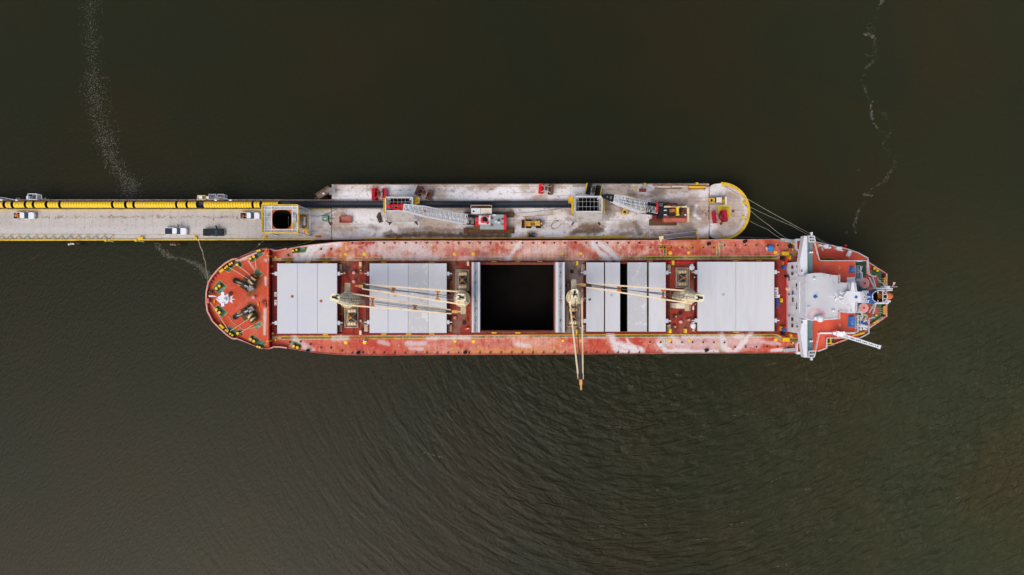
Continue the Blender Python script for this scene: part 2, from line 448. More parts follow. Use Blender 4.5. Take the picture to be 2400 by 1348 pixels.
tag(f.build("foam", M['foam']), "broken foam line in the open water right of the ship", "foam", kind="stuff")
f = MB()
crests = [(1788, 858, 1826, 850), (1446, 861, 1462, 865), (1582, 876, 1596, 880), (1474, 903, 1486, 908), (1550, 926, 1558, 930), (1575, 948, 1592, 950), (1806, 918, 1820, 912), (1716, 974, 1780, 970), (1420, 998, 1470, 1004), (1632, 1025, 1648, 1022), (1830, 938, 1850, 930), (1800, 1060, 1816, 1056), (1800, 1130, 1834, 1120), (1860, 1150, 1900, 1146), (1536, 1150, 1552, 1148), (1512, 1228, 1516, 1232), (1380, 1262, 1394, 1264), (1440, 1256, 1462, 1250), (1612, 1266, 1660, 1262), (1704, 1230, 1764, 1222), (1930, 1272, 1966, 1256), (1812, 1330, 1846, 1322), (1400, 1232, 1420, 1234), (990, 1060, 1050, 1076), (1050, 978, 1066, 986), (2236, 1170, 2250, 1164), (1920, 1000, 1930, 996), (2150, 916, 2168, 906)]
for a, b, c, d in crests:
    flecks(f, [(a, b), (c, d)], 1.6, int(10 + abs(c - a) * .5), .06, .26)
tag(f.build("foam", M['crest_foam']), "scattered white wave crests on the water below the ship", "foam", kind="stuff")

# ------------------------------------------------------------------ pier and loading platform
def wharf_colour(px, py, base):
    c = base.copy()
    road = sst(760, 620, px)
    big = fbm(px / 70, py / 40, 1); mid = fbm(px / 16, py / 12, 2); fin = fbm(px / 4, py / 4, 3)
    c = c * (1 + (big - .5)[:, None] * .25 + (mid - .5)[:, None] * .22 + (fin - .5)[:, None] * .16)
    c = blend(c, (158, 126, 108), sst(.48, .72, mid) * .6 * (1 - road * .75) * (py < 600))
    # pale salt dust on the platform
    c = blend(c, (222, 218, 219), sst(.42, .62, fbm(px / 42, py / 22, 11) + (fin - .5) * .25) * .8 * (1 - road) * sst(1680, 1500, px))
    dust = [([(805, 460), (870, 462)], 13, .9), ([(910, 446), (980, 448)], 15, .9), ([(1060, 455), (1140, 462), (1200, 448)], 16, 1),
            ([(1205, 440), (1215, 465)], 14, .9), ([(1290, 455), (1375, 450)], 16, .8), ([(830, 512), (880, 512), (960, 512)], 14, .7),
            ([(850, 548), (920, 552), (940, 538)], 10, .8), ([(1195, 553), (1215, 542), (1255, 530)], 13, 1), ([(1235, 505), (1200, 515)], 8, .6), ([(860, 520), (900, 528), (930, 540)], 10, .8), ([(1290, 512), (1320, 508), (1345, 520)], 9, .7), ([(1210, 500), (1310, 494)], 9, .8),
            ([(1265, 545), (1350, 552), (1400, 550)], 8, .8), ([(1400, 555), (1425, 535), (1432, 505)], 7, 1), ([(1440, 520), (1475, 508)], 9, .8),
            ([(1445, 535), (1420, 548)], 6, .9), ([(1520, 510), (1510, 530)], 8, .8), ([(1632, 482), (1628, 503), (1640, 514)], 4, 1),
            ([(1640, 545), (1664, 540), (1672, 528)], 9, 1), ([(1650, 452), (1690, 440)], 15, .75), ([(1560, 462), (1650, 448)], 7, .5),
            ([(1690, 435), (1735, 455), (1752, 495), (1735, 540), (1695, 552)], 5, .5), ([(1340, 510), (1350, 540), (1320, 500)], 6, .6)]
    c = blend(c, (236, 234, 236), strokes(px, py, dust, 21, .7))
    dirt = [([(905, 553), (1000, 550), (1100, 552), (1190, 554)], 8, 1), ([(940, 541), (1010, 536)], 7, .6), ([(780, 540), (860, 545)], 8, .3), ([(1000, 540), (1090, 541)], 5, .6), ([(868, 530), (890, 534)], 5, .5),
            ([(900, 548), (915, 543)], 4, .8), ([(1345, 546), (1410, 538)], 9, .95), ([(1360, 532), (1400, 530)], 6, .8),
            ([(1420, 470), (1425, 500)], 14, .7), ([(1490, 520), (1500, 545)], 8, .75), ([(1455, 552), (1480, 545)], 6, .7),
            ([(1530, 452), (1555, 448)], 10, .6), ([(1625, 490), (1640, 500)], 9, .5), ([(1600, 525), (1620, 532)], 9, .5), ([(1330, 512), (1342, 516)], 5, .5),
            ([(1440, 540), (1470, 520), (1520, 535)], 14, .35), ([(1345, 435), (1400, 436)], 4, .55), ([(900, 505), (905, 512)], 3, .4)]
    c = blend(c, (98, 76, 58), strokes(px, py, dirt, 31, .9))
    c = blend(c, (120, 96, 84), sst(.66, .74, fbm(px / 7, py / 5, 33)) * .55 * (1 - road) * sst(1690, 1660, px))
    c = blend(c, (146, 116, 98), (np.abs(((py + .004 * px) % 7.3) - 3.6) < .5) * sst(.5, .62, fbm(px / 60, py / 2, 34)) * .45 * (1 - road))
    # scattered dry dirt down the middle of the road and joints between its slabs
    tr = np.exp(-((py - 509) / 3.2) ** 2) * sst(-50, 150, px) * sst(600, 520, px)
    c = blend(c, (138, 106, 84), tr * sst(.45, .72, fbm(px / 5, py / 3, 41)) * .8)
    j = np.abs(((px - 5) / 20.2) % 1 - .5) * 20.2
    c = blend(c, (150, 146, 142), (j < .9) * .28 * road * (py > 494))
    c = blend(c, (112, 104, 98), sst(.70, .78, fbm(px / 5, py / 5, 51)) * .5 * road)
    c = blend(c, (205, 205, 206), sst(640, 500, px) * sst(515, 540, py) * .35)
    # tyre tracks worn along the road
    c = blend(c, (158, 148, 140), np.exp(-((py - 528) / 7) ** 2) * .25 * fbm(px / 50, py / 5, 61))
    return c

top_road = lambda x: 467.6; bot_road = lambda x: np.interp(x, [-400, 400, 777], [564.5, 563.2, 561.8])
pier = thing("pier", "long grey concrete roadway pier with yellow kerbs entering from the left", "pier", P(360, 515, 0))
g = Grid(); g.cols(np.arange(-400, 777.5, 2.4), top_road, bot_road, 44, 5.0, (190, 184, 178))
g.build("deck_slab", wharf_colour, STW, pier)
def slab_sides(pts, z0, z1, parent, name="slab_edge", m='pile'):
    b = MB(); b.prism(pts, z0, z1); return b.build(name, M[m], parent)
slab_sides([(-400, 467.8), (776.6, 467.8), (776.6, 561.7), (400, 563), (-400, 564.3)], 3.6, 4.985, pier)
def kerb(pts, w, z0, z1, parent, m='kerb', name="kerb"):
    b = MB()
    for p, q in zip(pts[:-1], pts[1:]):
        A = P(*p, (z0 + z1) / 2); B = P(*q, (z0 + z1) / 2); b.bar(A, B, w, z1 - z0)
    return b.build(name, M[m], parent)
kerb([(-400, 491.9), (400, 491.7), (618, 491.4)], .34, 4.99, 5.35, pier)
kerb([(727, 491.2), (776, 491)], .34, 4.99, 5.35, pier)
kerb([(-400, 563), (180, 562.6)], .44, 4.99, 5.4, pier)
for x0, x1 in ((180.5, 329.5), (330, 529.7), (530.3, 652.5), (653.3, 694.4), (695, 736.5)):
    kerb([(x0, np.interp(x0, [180, 777], [562.6, 561.3])), (x1, np.interp(x1, [180, 777], [562.6, 561.3]))], .36, 4.99, 5.4, pier)
kerb([(737, 561.2), (776, 561)], .3, 4.99, 5.35, pier, 'strip_pink')
b = MB()
for i in range(59):
    x0 = -400 + i * 20; b.bar(P(x0 + .5, 469.2, 5.2), P(x0 + 18.8, 469.2, 5.2), .26, .4)
b.build("utility_duct", M['strip_pink'], pier)
# guard rail with slack chains along the south kerb
b = MB(); b.bar(P(-400, 551.6, 5.5), P(262, 551.4, 5.5), .1)
for i in range(34): b.bar(P(-396 + i * 20, 551.6, 5.5), P(-396 + i * 20, 561.5, 5.2), .09); b.box(P(-396 + i * 20, 551.6, 5.25), (.12, .12, .5))
b.bar(P(262, 551.4, 5.1), P(560, 551, 5.1), .09, .08)
b.build("guard_rail", M['kerb'], pier)
b = MB()
for i in range(33):
    x = -396 + i * 20; b.bar(P(x, 552.2, 5.45), P(x + 8.4, 560, 5.1), .09); b.bar(P(x + 11.6, 560, 5.1), P(x + 20, 552.2, 5.45), .09)
b.build("rail_brace", M['cable'], pier)
for x in range(-380, 770, 62):
    for y in (476, 553):
        w = P(x, y, 3.6); MB().cyl((w[0], w[1], -4), (w[0], w[1], 3.62), .45, n=10).build("pile", M['pile'], pier)
# loading platform
plat = thing("loading_platform", "wide dust covered concrete loading platform beside the ship carrying two cranes", "platform", P(1220, 496, 0))
ptop = lambda x: np.interp(x, [777, 1662], [432, 430]); pbot = lambda x: np.interp(x, [777, 1662], [561.6, 559.2])
g = Grid(); g.cols(np.arange(777.6, 1662.5, 2.0), ptop, pbot, 66, 5.0, (186, 170, 159))
g.build("deck_slab", wharf_colour, STW, plat)
slab_sides([(777.8, 432.2), (1662, 430.2), (1662, 559), (777.8, 561.4)], 3.4, 4.985, plat)
kerb([(778, 561), (850, 560.6)], .3, 4.99, 5.3, plat, 'strip_pink')
kerb([(850, 559.4), (1050, 558.6), (1330, 557.6), (1545, 557)], .26, 4.99, 5.3, plat)
kerb([(1322, 554.6), (1470, 554.2)], .3, 4.99, 5.2, plat, 'kerb', "wheel_stop")
kerb([(1556, 558), (1661, 557.6)], .28, 4.99, 5.25, plat)
b = MB()
for i in range(44): x = 782 + i * 20; b.bar(P(x, 432.6 - i * .045, 5.1), P(x + 19, 432.6 - i * .045, 5.1), .22, .3)
b.build("edge_timber", M['wood'], plat)
kerb([(1661.4, 452), (1661.4, 462)], .16, 4.99, 5.08, plat, 'rust_brown', "joint_plate"); kerb([(1661.4, 484), (1661.4, 516)], .2, 4.99, 5.08, plat, 'rust_brown', "joint_plate"); kerb([(1661.4, 542), (1661.4, 558)], .16, 4.99, 5.08, plat, 'rust_brown', "joint_plate")
for x in range(800, 1660, 66):
    for y in (446, 548):
        w = P(x, y, 3.6); MB().cyl((w[0], w[1], -4), (w[0], w[1], 3.42), .45, n=10).build("pile", M['pile'], plat)
def platform_bollard(x, y, parent):
    w = P(x, y, 5); b = MB(); b.box((w[0], w[1], 5.06), (.8, .8, .12)); b.cyl((w[0], w[1], 5.1), (w[0], w[1], 5.6), .22, .2); b.cyl((w[0], w[1], 5.6), (w[0], w[1], 5.75), .34, .3)
    return b.build("bollard", M['kerb'], parent)
for x, y in ((1489, 441), (1511, 432.5), (1633, 431), (1510, 556.5), (1270, 557), (927, 558)): platform_bollard(x, y, plat)
# round mooring end
rnd = thing("mooring_platform", "round concrete platform end with curved yellow rim", "platform", P(1700, 495, 0))
def rt(x): return np.where(x > 1692, 495.5 - np.sqrt(np.maximum(0, 66 ** 2 - (x - 1692) ** 2)), np.interp(x, [1663, 1673, 1692], [437, 431.5, 429.5]))
def rb(x): return np.where(x > 1692, 495.5 + np.sqrt(np.maximum(0, 66 ** 2 - (x - 1692) ** 2)), np.interp(x, [1663, 1673, 1692], [554.5, 559, 561.5]))
xs = np.concatenate([np.arange(1663, 1692, 1.8), 1692 + 66 * np.sin(np.linspace(0, math.pi / 2, 60))])
g = Grid(); g.cols(xs, lambda x: float(rt(x)), lambda x: float(rb(x)), 66, 5.0, (190, 178, 168)); g.build("deck_slab", wharf_colour, STW, rnd)
ang = np.linspace(math.pi / 2, -math.pi / 2, 41)
slab_sides([(1663, 437), (1673, 431.7)] + [(1692 + 65.6 * math.cos(a), 495.5 - 65.6 * math.sin(a)) for a in ang] + [(1673, 558.8), (1663, 554)], 3.4, 4.985, rnd)
b = MB()
def rimpt(a, r, z): return P(1690 + r * math.cos(a), 495.5 - r * math.sin(a), z)
for a, c in zip(ang[:-1], ang[1:]):
    b.hexa([rimpt(a, 63, 4.99), rimpt(c, 63, 4.99), rimpt(c, 68.5, 4.99), rimpt(a, 68.5, 4.99)][::-1], [rimpt(a, 63, 5.6), rimpt(c, 63, 5.6), rimpt(c, 68.5, 5.6), rimpt(a, 68.5, 5.6)][::-1])
b.build("rim", M['kerb'], rnd)
for x, y in ((1743, 476), (1741, 509), (1694, 434), (1694, 554)): platform_bollard(x, y, rnd)
for x, y in ((1718, 495), (1690, 524)):
    w = P(x, y, 5); MB().cyl((w[0], w[1], 4.99), (w[0], w[1], 5.03), .42, n=20).build("manhole_cover", M['rust_brown'], rnd)
g = Grid(); g.quad([(1682.5, 481.5), (1711.5, 481.5), (1713, 511.5), (1684, 511.5)], 5.012, (212, 188, 40))
g.build("painted_patch", lambda px, py, b: blend(b, (196, 182, 120), sst(.5, .7, fbm(px / 5, py / 5, 5)) * .6), STW, rnd)
cu = bpy.data.curves.new("stencil_lettering", 'FONT'); cu.body = "SOPEHS"; cu.size = .78; cu.extrude = .004
tmp = bpy.data.objects.new("lettering_source", cu); COL.objects.link(tmp)
tme = bpy.data.meshes.new_from_object(tmp.evaluated_get(bpy.context.evaluated_depsgraph_get())); bpy.data.objects.remove(tmp)
to = bpy.data.objects.new("stencil_lettering", tme); COL.objects.link(to); to.parent = rnd
wl = P(1683.6, 488.4, 5.022); o0 = ORIG[rnd.name]; to.location = (wl[0] - o0[0], wl[1] - o0[1], wl[2] - o0[2]); to.scale = (1.12, 1, 1)
tme.materials.clear(); tme.materials.append(M['letter_ink']); to["label"] = "worn lettering SOPEHS"
for a in (-38, -52, -62, -70):
    w = rimpt(R(a), 69, 4.2); MB().cyl((w[0], w[1], 3.2), (w[0], w[1], 4.9), .3, n=10).build("fender", M['tyre'], rnd)

# conveyor
conv = thing("conveyor", "belt conveyor with ribbed yellow hoods running along the pier to the hoppers", "conveyor", P(660, 480, 5))
YC, RW = 479.6, .96
b = MB()
def belt(x0, x1, y0, y1):
    for x in np.arange(x0, x1, 6): pass
    A, B = P(x0, y0, 5.9), P(x1, y0, 5.9); C_, D = P(x1, y1, 5.9), P(x0, y1, 5.9)
    n = 6
    L0 = [(A[0], A[1] + (D[1] - A[1]) * i / n, 5.9 - .35 * math.sin(math.pi * i / n)) for i in range(n + 1)]
    L1 = [(B[0], B[1] + (C_[1] - B[1]) * i / n, 5.9 - .35 * math.sin(math.pi * i / n)) for i in range(n + 1)]
    b.q(L0 + L1, [[i, n + 1 + i, n + 2 + i, i + 1] for i in range(n)])
belt(-400, 905, 473, 486.4); belt(960, 1362, 473.4, 485.2)
b.build("belt", M['belt'], conv)
b = MB()
for y, x0, x1 in ((471.6, -400, 905), (488, -400, 905), (472, 960, 1362), (486.4, 960, 1362)):
    b.bar(P(x0, y, 5.6), P(x1, y, 5.6), .14, .6)
b.build("side_frame", M['black'], conv)
b = MB()
for x in list(np.arange(655, 903, 6.2)) + list(np.arange(962, 1358, 6.2)):
    for y, d in ((471.2, -1.2), (487.6, 1.2)):
        b.bar(P(x, y, 5.92), P(x, y + d, 5.8), .18, .16)
b.build("idler_bracket", M['galv'], conv)
gaps = [(9, 15), (28, 34), (58.7, 64), (77.5, 83), (107.5, 113.7), (139, 144.7), (262.5, 268), (293, 299), (312.5, 318), (412.5, 417.5), (436.7, 441.7), (461.3, 479), (591, 596), (609.7, 616)]
runs = []; x = -400
for a, c in gaps: runs.append((x, a)); x = c
runs.append((x, 653.3))
for x0, x1 in runs:
    b = MB(); n = max(1, round((x1 - x0) / 6.17)); pit = (x1 - x0) / n; na = 10
    for i in range(n):
        prof = [(0, .93, 1), (.06, .95, 0), (.3, 1.0, 0), (.7, 1.0, 0), (.94, .95, 0), (1, .93, 1)]
        for (u0, r0, m0), (u1, r1, m1) in zip(prof[:-1], prof[1:]):
            b.m = 1 if (m0 or m1) else 0
            ring = []
            for u, r in ((u0, r0), (u1, r1)):
                w = P(x0 + (i + u) * pit, YC, 6)
                ring.append([(w[0], w[1] + RW * r * math.cos(math.pi * k / na), 5.75 + RW * .95 * r * math.sin(math.pi * k / na)) for k in range(na + 1)])
            b.q(ring[0] + ring[1], [[k, k + 1, na + 2 + k, na + 1 + k] for k in range(na)])
    b.build("hood", [M['yellow_cover'], M['seam']], conv, smooth=False)
b = MB()
for x in range(-395, 900, 30):
    for y in (472.5, 487): b.box((*P(x, y, 5.4)[:2], 5.3), (.15, .15, .6))
for x in range(985, 1350, 30):
    for y in (472.5, 486): b.box((*P(x, y, 5.4)[:2], 5.3), (.15, .15, .6))
b.build("support_leg", M['dark_steel'], conv)

# ------------------------------------------------------------------ hoppers
def rail(b, pts, h=1.0, r=.06, step=2.0):
    """guard rail along world points: posts and two rails"""
    for p, q in zip(pts[:-1], pts[1:]):
        for k in (.5, 1): b.bar((p[0], p[1], p[2] + h * k), (q[0], q[1], q[2] + h * k), r * 1.6)
        d = math.dist(p, q); n = max(1, int(d / step))
        for i in range(n + 1):
            t = i / n; x, y, z = [p[j] + (q[j] - p[j]) * t for j in range(3)]; b.box((x, y, z + h / 2), (r * 1.4, r * 1.4, h))
    return b
def hopper(x0, y0, x1, y1, ya, label):
    """x0..x1, y0..y1: px of the mouth at its top; ya: px where the spill apron ends"""
    zt = 12.0
    t = thing("hopper", label, "hopper", (*P((x0 + x1) / 2, (y0 + ya) / 2, 9)[:2], 5), "open steel hoppers feeding the belt")
    A, B = P(x0, y1, zt), P(x1, y0, zt); cx, cy = (A[0] + B[0]) / 2, (A[1] + B[1]) / 2; w, d = (B[0] - A[0]) / 2, (B[1] - A[1]) / 2
    top = [(cx - w, cy - d, zt), (cx + w, cy - d, zt), (cx + w, cy + d, zt), (cx - w, cy + d, zt)]
    mid = [(cx + (p[0] - cx) * .80, cy + (p[1] - cy) * .86, 10.9) for p in top]
    low = [(cx + (p[0] - cx) * .42, cy + (p[1] - cy) * .5, 6.6) for p in top]
    b = MB(); b.q(top + mid, [[i, (i + 1) % 4, 4 + (i + 1) % 4, 4 + i] for i in range(4)])
    out = [(cx + (p[0] - cx) * 1.03, cy + (p[1] - cy) * 1.03, p[2] - .02) for p in top]; outm = [(cx + (p[0] - cx) * 1.05, cy + (p[1] - cy) * 1.05, p[2]) for p in mid]
    b.q(out + outm, [[4 + i, 4 + (i + 1) % 4, (i + 1) % 4, i] for i in range(4)])
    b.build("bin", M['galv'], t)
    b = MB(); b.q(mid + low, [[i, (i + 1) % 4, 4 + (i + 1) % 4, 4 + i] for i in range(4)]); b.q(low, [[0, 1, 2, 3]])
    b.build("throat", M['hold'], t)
    b = MB()
    for i in range(1, 7):
        x = cx - w + 2 * w * i / 7; b.bar((x, cy - d, zt - .35), (x, cy + d, zt - .35), .06, .12)
    for i in range(1, 3):
        y = cy - d + 2 * d * i / 3; b.bar((cx - w, y, zt - .35), (cx + w, y, zt - .35), .08, .12)
    b.build("grate", M['galv'], t)
    b = MB()
    for i in range(4):
        p, q = top[i], top[(i + 1) % 4]; b.bar((p[0], p[1], zt + .06), (q[0], q[1], zt + .06), .22, .24)
    for i in (2, 3): b.bar((top[i][0], top[i][1], zt), (cx + (top[i][0] - cx) * .72, cy + (top[i][1] - cy) * .72, zt - 1.6), .3, .2)
    b.build("rim_beam", M['white'], t)
    E = P(x1 - 1, ya, 9.4)
    ay = E[1]
    b = MB(); s = [(cx - w + .1, cy - d - .1, zt - .3), (cx + w - .1, cy - d - .1, zt - .3), (cx + w - .1, ay, 9.2), (cx - w + .1, ay, 9.2)]
    b.hexa([(p[0], p[1], p[2] - .12) for p in s[::-1]], s[::-1]); b.build("spill_apron", M['apron'], t)
    b = MB()
    for sx in (-1, 1):
        b.bar((cx + sx * w, cy - d, zt - .1), (cx + sx * w, ay, 9.35), .2, .3)
    b.bar((cx - w, ay, 9.25), (cx + w, ay, 9.25), .2, .24)
    b.build("apron_frame", M['galv'], t)
    for sx in (-1, 1):
        for y in (cy + d * .9, ay + .1):
            MB().bar((cx + sx * w * .96, y, 4.99), (cx + sx * w * .96, y, 9.5 if y > cy else 9.1), .32, .32).build("leg", M['dark_steel'], t)
    b = MB()
    for sx in (-1, 1): b.bar((cx + sx * w * .96, ay + .1, 5.6), (cx + sx * w * 1.08, ay - .5, 5.0), .35, .2); b.bar((cx + sx * w * .9, ay + .15, 8.8), (cx + sx * w * .4, ay + .15, 8.8), .25, .2)
    b.build("brace", M['dark_steel'], t)
    b = MB()
    for sx in (-1, 1):
        xa, xb = cx + sx * (w + .25), cx + sx * (w + .75)
        for x in (xa, xb):
            b.bar((x, cy + d, 11.2), (x, ay + 2.2, 11.2), .09); b.bar((x, cy + d, 10.2), (x, ay + 2.2, 10.2), .09)
            for y in np.linspace(cy + d, ay + 2.2, 4): b.box((x, y, 10.65), (.09, .09, 1.1))
        b.box(((xa + xb) / 2, (cy + d + ay + 2.2) / 2, 10.12), (.5, cy + d - ay - 2.2, .06))
        b.bar((xb, cy + d, 5), (xb, cy + d, 10.2), .14)
    sx = 1 if x0 < 1200 else -1
    b.box((cx + sx * (w + 1.2), cy + d * .7, 10.1), (.9, 1.5, .12)); rail(b, [(cx + sx * (w + .75), cy + d, 10.1), (cx + sx * (w + 1.65), cy + d, 10.1), (cx + sx * (w + 1.65), cy + d * .2, 10.1), (cx + sx * (w + .75), cy + d * .2, 10.1)], 1.0, .06)
    b.build("access_walkway", M['kerb'], t)
    return t
hopper(904, 462.5, 967.5, 494, 519, "grey receiving hopper under the red boom tip, spanning the belt")
hopper(1347.5, 460.5, 1411, 496, 520, "grey gridded receiving hopper beside the black tipped boom at the belt end")

def tower_hopper():
    zt = 15.5
    t = thing("hopper_tower", "tall white and yellow framed hopper tower with round dark mouth over the roadway", "hopper", (*P(672, 518, 10)[:2], 5))
    W = lambda x, y, z=zt: P(x, y, z)
    A, B = W(616.5, 546), W(701, 481); cx, cy = (A[0] + B[0]) / 2, (A[1] + B[1]) / 2; w, d = (B[0] - A[0]) / 2, (B[1] - A[1]) / 2
    # mouth
    C = W(661, 514.5); hw, hd = 23.0 * sc(zt), 22.8 * sc(zt)
    ox = C[0]; oy = C[1]
    ring_t = []; n = 28
    for i in range(n):
        a = 2 * math.pi * i / n; ring_t.append((ox + hw * .97 * math.copysign(abs(math.cos(a)) ** .62, math.cos(a)), oy + hd * .97 * math.copysign(abs(math.sin(a)) ** .62, math.sin(a)), zt + .1))
    ring_l = [(ox + (p[0] - ox) * .62, oy + (p[1] - oy) * .62, 8.6) for p in ring_t]
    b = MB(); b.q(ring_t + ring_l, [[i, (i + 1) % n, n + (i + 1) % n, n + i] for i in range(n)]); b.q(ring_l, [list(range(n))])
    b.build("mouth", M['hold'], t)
    b = MB()
    for k in range(n):
        p, q = ring_t[k], ring_t[(k + 1) % n]
        def sq(pt):
            m = max(abs(pt[0] - ox) / hw, abs(pt[1] - oy) / hd); return (ox + (pt[0] - ox) / m, oy + (pt[1] - oy) / m, zt + .1)
        b.q([p, q, sq(q), sq(p)], [[0, 1, 2, 3][::-1]])
    b.build("mouth_plate", M['rust'], t)
    b = MB(); b.bar((ox + .9, oy - 1.6, 9.4), (ox + .9, oy + 1.6, 9.4), .22); b.bar((ox - .3, oy - 1.4, 9.2), (ox - .3, oy + 1.4, 9.2), .1)
    b.build("inner_beam", M['galv'], t)
    # deck ring of grating panels
    b = MB()
    x0, x1, y0, y1 = cx - w, cx + w, cy - d, cy + d
    for (a0, b0, a1, b1) in ((x0, y0, ox - hw - .1, y1), (ox + hw + .1, y0, x1, y1), (ox - hw - .1, oy + hd + .1, ox + hw + .1, y1), (ox - hw - .1, y0, ox + hw + .1, oy - hd - .1)):
        b.box(((a0 + a1) / 2, (b0 + b1) / 2, zt - .1), (a1 - a0, b1 - b0, .1))
    b.build("grating", M['mesh_grey_light'] if 'mesh_grey_light' in M else M['galv'], t)
    b = MB()
    for x in (x0 + .5, ox - hw - .15, ox + hw + .15, x1 - .45): b.bar((x, y0, zt + .02), (x, y1, zt + .02), .2, .3)
    for y in (y0 + .25, oy - hd - .15, oy + hd + .15, y1 - .35): b.bar((x0, y, zt + .03), (x1, y, zt + .03), .2, .3)
    for i in range(1, 5): y = y0 + (y1 - y0) * i / 5; b.bar((x0, y, zt - .02), (ox - hw, y, zt - .02), .1, .14); b.bar((ox + hw, y, zt - .02), (x1, y, zt - .02), .1, .14)
    b.build("deck_beam", M['white'], t)
    b = MB(); rail(b, [(x0, y0, zt), (x1, y0, zt), (x1, y1, zt), (x0, y1, zt), (x0, y0, zt)], 1.1, .09)
    rail(b, [(ox + hw + .4, oy - hd + .2, zt), (ox + hw + .4, oy - hd + 1.6, zt), (x1, oy - hd + 1.6, zt)], 1.1, .08)
    b.bar((x0 + .02, y0, zt - .1), (x0 + .02, y1, zt - .1), .3, .4); b.bar((x0, y0 - .02, zt - .1), (x1, y0 - .02, zt - .1), .25, .4)
    b.build("guard_rail", M['kerb'], t)
    MB().box((x1 - 1.1, cy + .2, zt + .3), (.95, 1.9, .5)).build("control_box", M['galv'], t)
    # legs and braces down to the pier, splayed to the east
    feet = [P(652, 491.5, 5), P(727.5, 493.5, 5), P(728.5, 553.5, 5), P(652, 551, 5)]; heads = [(x0 + .3, y1 - .3), (x1 - .2, y1 - .2), (x1 - .2, y0 + .2), (x0 + .3, y0 + .3)]
    for f_, h_ in zip(feet, heads):
        MB().bar((f_[0], f_[1], 4.99), (h_[0], h_[1], zt - .2), .3).build("leg", M['white'], t)
    b = MB()
    f1, f2 = feet[1], feet[2]
    for k in range(4):
        za, zb = 5.5 + k * 2.4, 7.9 + k * 2.4
        def on(f, h, z): u = (z - 5) / (zt - 5.2); return (f[0] + (h[0] - f[0]) * u, f[1] + (h[1] - f[1]) * u, z)
        b.bar(on(f1, heads[1], za), on(f2, heads[2], za), .14) if k == 0 else None
        if k in (1, 3):
            p, q = on(f1, heads[1], za), on(feet[0], heads[0], zb); b.bar(p, q, .12)
    m1 = on(f1, heads[1], 10); m2 = on(f2, heads[2], 10)
    b.bar(m1, (m1[0] - .2, (m1[1] + m2[1]) / 2 + 1, 15), .12); b.bar(m2, (m2[0] - .2, (m1[1] + m2[1]) / 2 - 1, 15), .12)
    b.build("brace", M['white'], t)
    # stair landing on the east face
    zl = 10.5; a = P(702, 537, zl); c = P(723, 503, zl)
    b = MB(); b.box(((a[0] + c[0]) / 2, (a[1] + c[1]) / 2, zl - .1), (c[0] - a[0], c[1] - a[1], .12)); b.build("landing", M['steel'], t)
    b = MB(); rail(b, [(a[0], c[1], zl), (c[0], c[1], zl), (c[0], a[1], zl), (a[0], a[1], zl)], 1.1, .1); b.build("landing_rail", M['kerb'], t)
    b = MB(); w_ = P(709, 517, 12)
    for i in range(6): b.box((w_[0] - .2 + i * .12, w_[1] + 1.2 - i * .5, 11.2), (1.1 - i * .1, .35, .9))
    b.build("drive_motor", M['rust_orange'], t)
    MB().box((w_[0] + .45, w_[1] - .1, 11.5), (.5, 2.2, .5)).build("motor_guard", M['white'], t)
    b = MB(); s0 = P(712, 535, 10.4); s1 = P(722, 552, 5.1)
    for dx in (-.45, .45): b.bar((s0[0] + dx, s0[1], s0[2]), (s1[0] + dx, s1[1], s1[2]), .1, .25)
    for i in range(12): u = i / 11; b.box((s0[0] + (s1[0] - s0[0]) * u, s0[1] + (s1[1] - s0[1]) * u, s0[2] + (s1[2] - s0[2]) * u), (.8, .2, .05))
    b.build("stair", M['dozer_yellow'], t)
tower_hopper()

# ------------------------------------------------------------------ crawler cranes
def lattice(b, p0, p1, w0, h0, w1, h1, n, rc=.11, rl=.06, faces=(0, 1, 2, 3)):
    p0 = np.array(p0, float); p1 = np.array(p1, float); d = p1 - p0; d /= np.linalg.norm(d)
    a = np.cross(d, (0, 0, 1.0)); a /= np.linalg.norm(a); u = np.cross(a, d)
    def st(t):
        c = p0 + (p1 - p0) * t; w = (w0 + (w1 - w0) * t) / 2; h = (h0 + (h1 - h0) * t) / 2
        return [c + a * w + u * h, c - a * w + u * h, c - a * w - u * h, c + a * w - u * h]
    S = [st(i / n) for i in range(n + 1)]
    for i in range(n):
        for k in range(4): b.bar(S[i][k], S[i + 1][k], rc * 2)
        for k in faces:
            k2 = (k + 1) % 4
            b.bar(S[i][k], S[i][k2], rl * 2)
            if i % 2: b.bar(S[i][k], S[i + 1][k2], rl * 2)
            else: b.bar(S[i][k2], S[i + 1][k], rl * 2)
    for k in range(4): b.bar(S[n][k], S[n][(k + 1) % 4], rl * 2)
    return b
def crawler(b, x0, y0, x1, y1, z0=4.99, z1=6.2):
    A, B = P(x0, y1, z1), P(x1, y0, z1); cx, cy = (A[0] + B[0]) / 2, (A[1] + B[1]) / 2; L_, w = B[0] - A[0], B[1] - A[1]
    h = z1 - z0
    prof = [(-L_ / 2, .5 * h), (-L_ / 2 + .35, .08), (L_ / 2 - .35, .08), (L_ / 2, .5 * h), (L_ / 2 - .45, h * .94), (-L_ / 2 + .45, h * .94)]
    b.hexa([(cx + x, cy - w / 2, z0 + z) for x, z in prof][::-1], [(cx + x, cy + w / 2, z0 + z) for x, z in prof][::-1])
    n = int(L_ / .42)
    for i in range(n): b.box((cx - L_ / 2 + .5 + (L_ - 1) * i / (n - 1), cy, z1 - .05), (.26, w, .12))
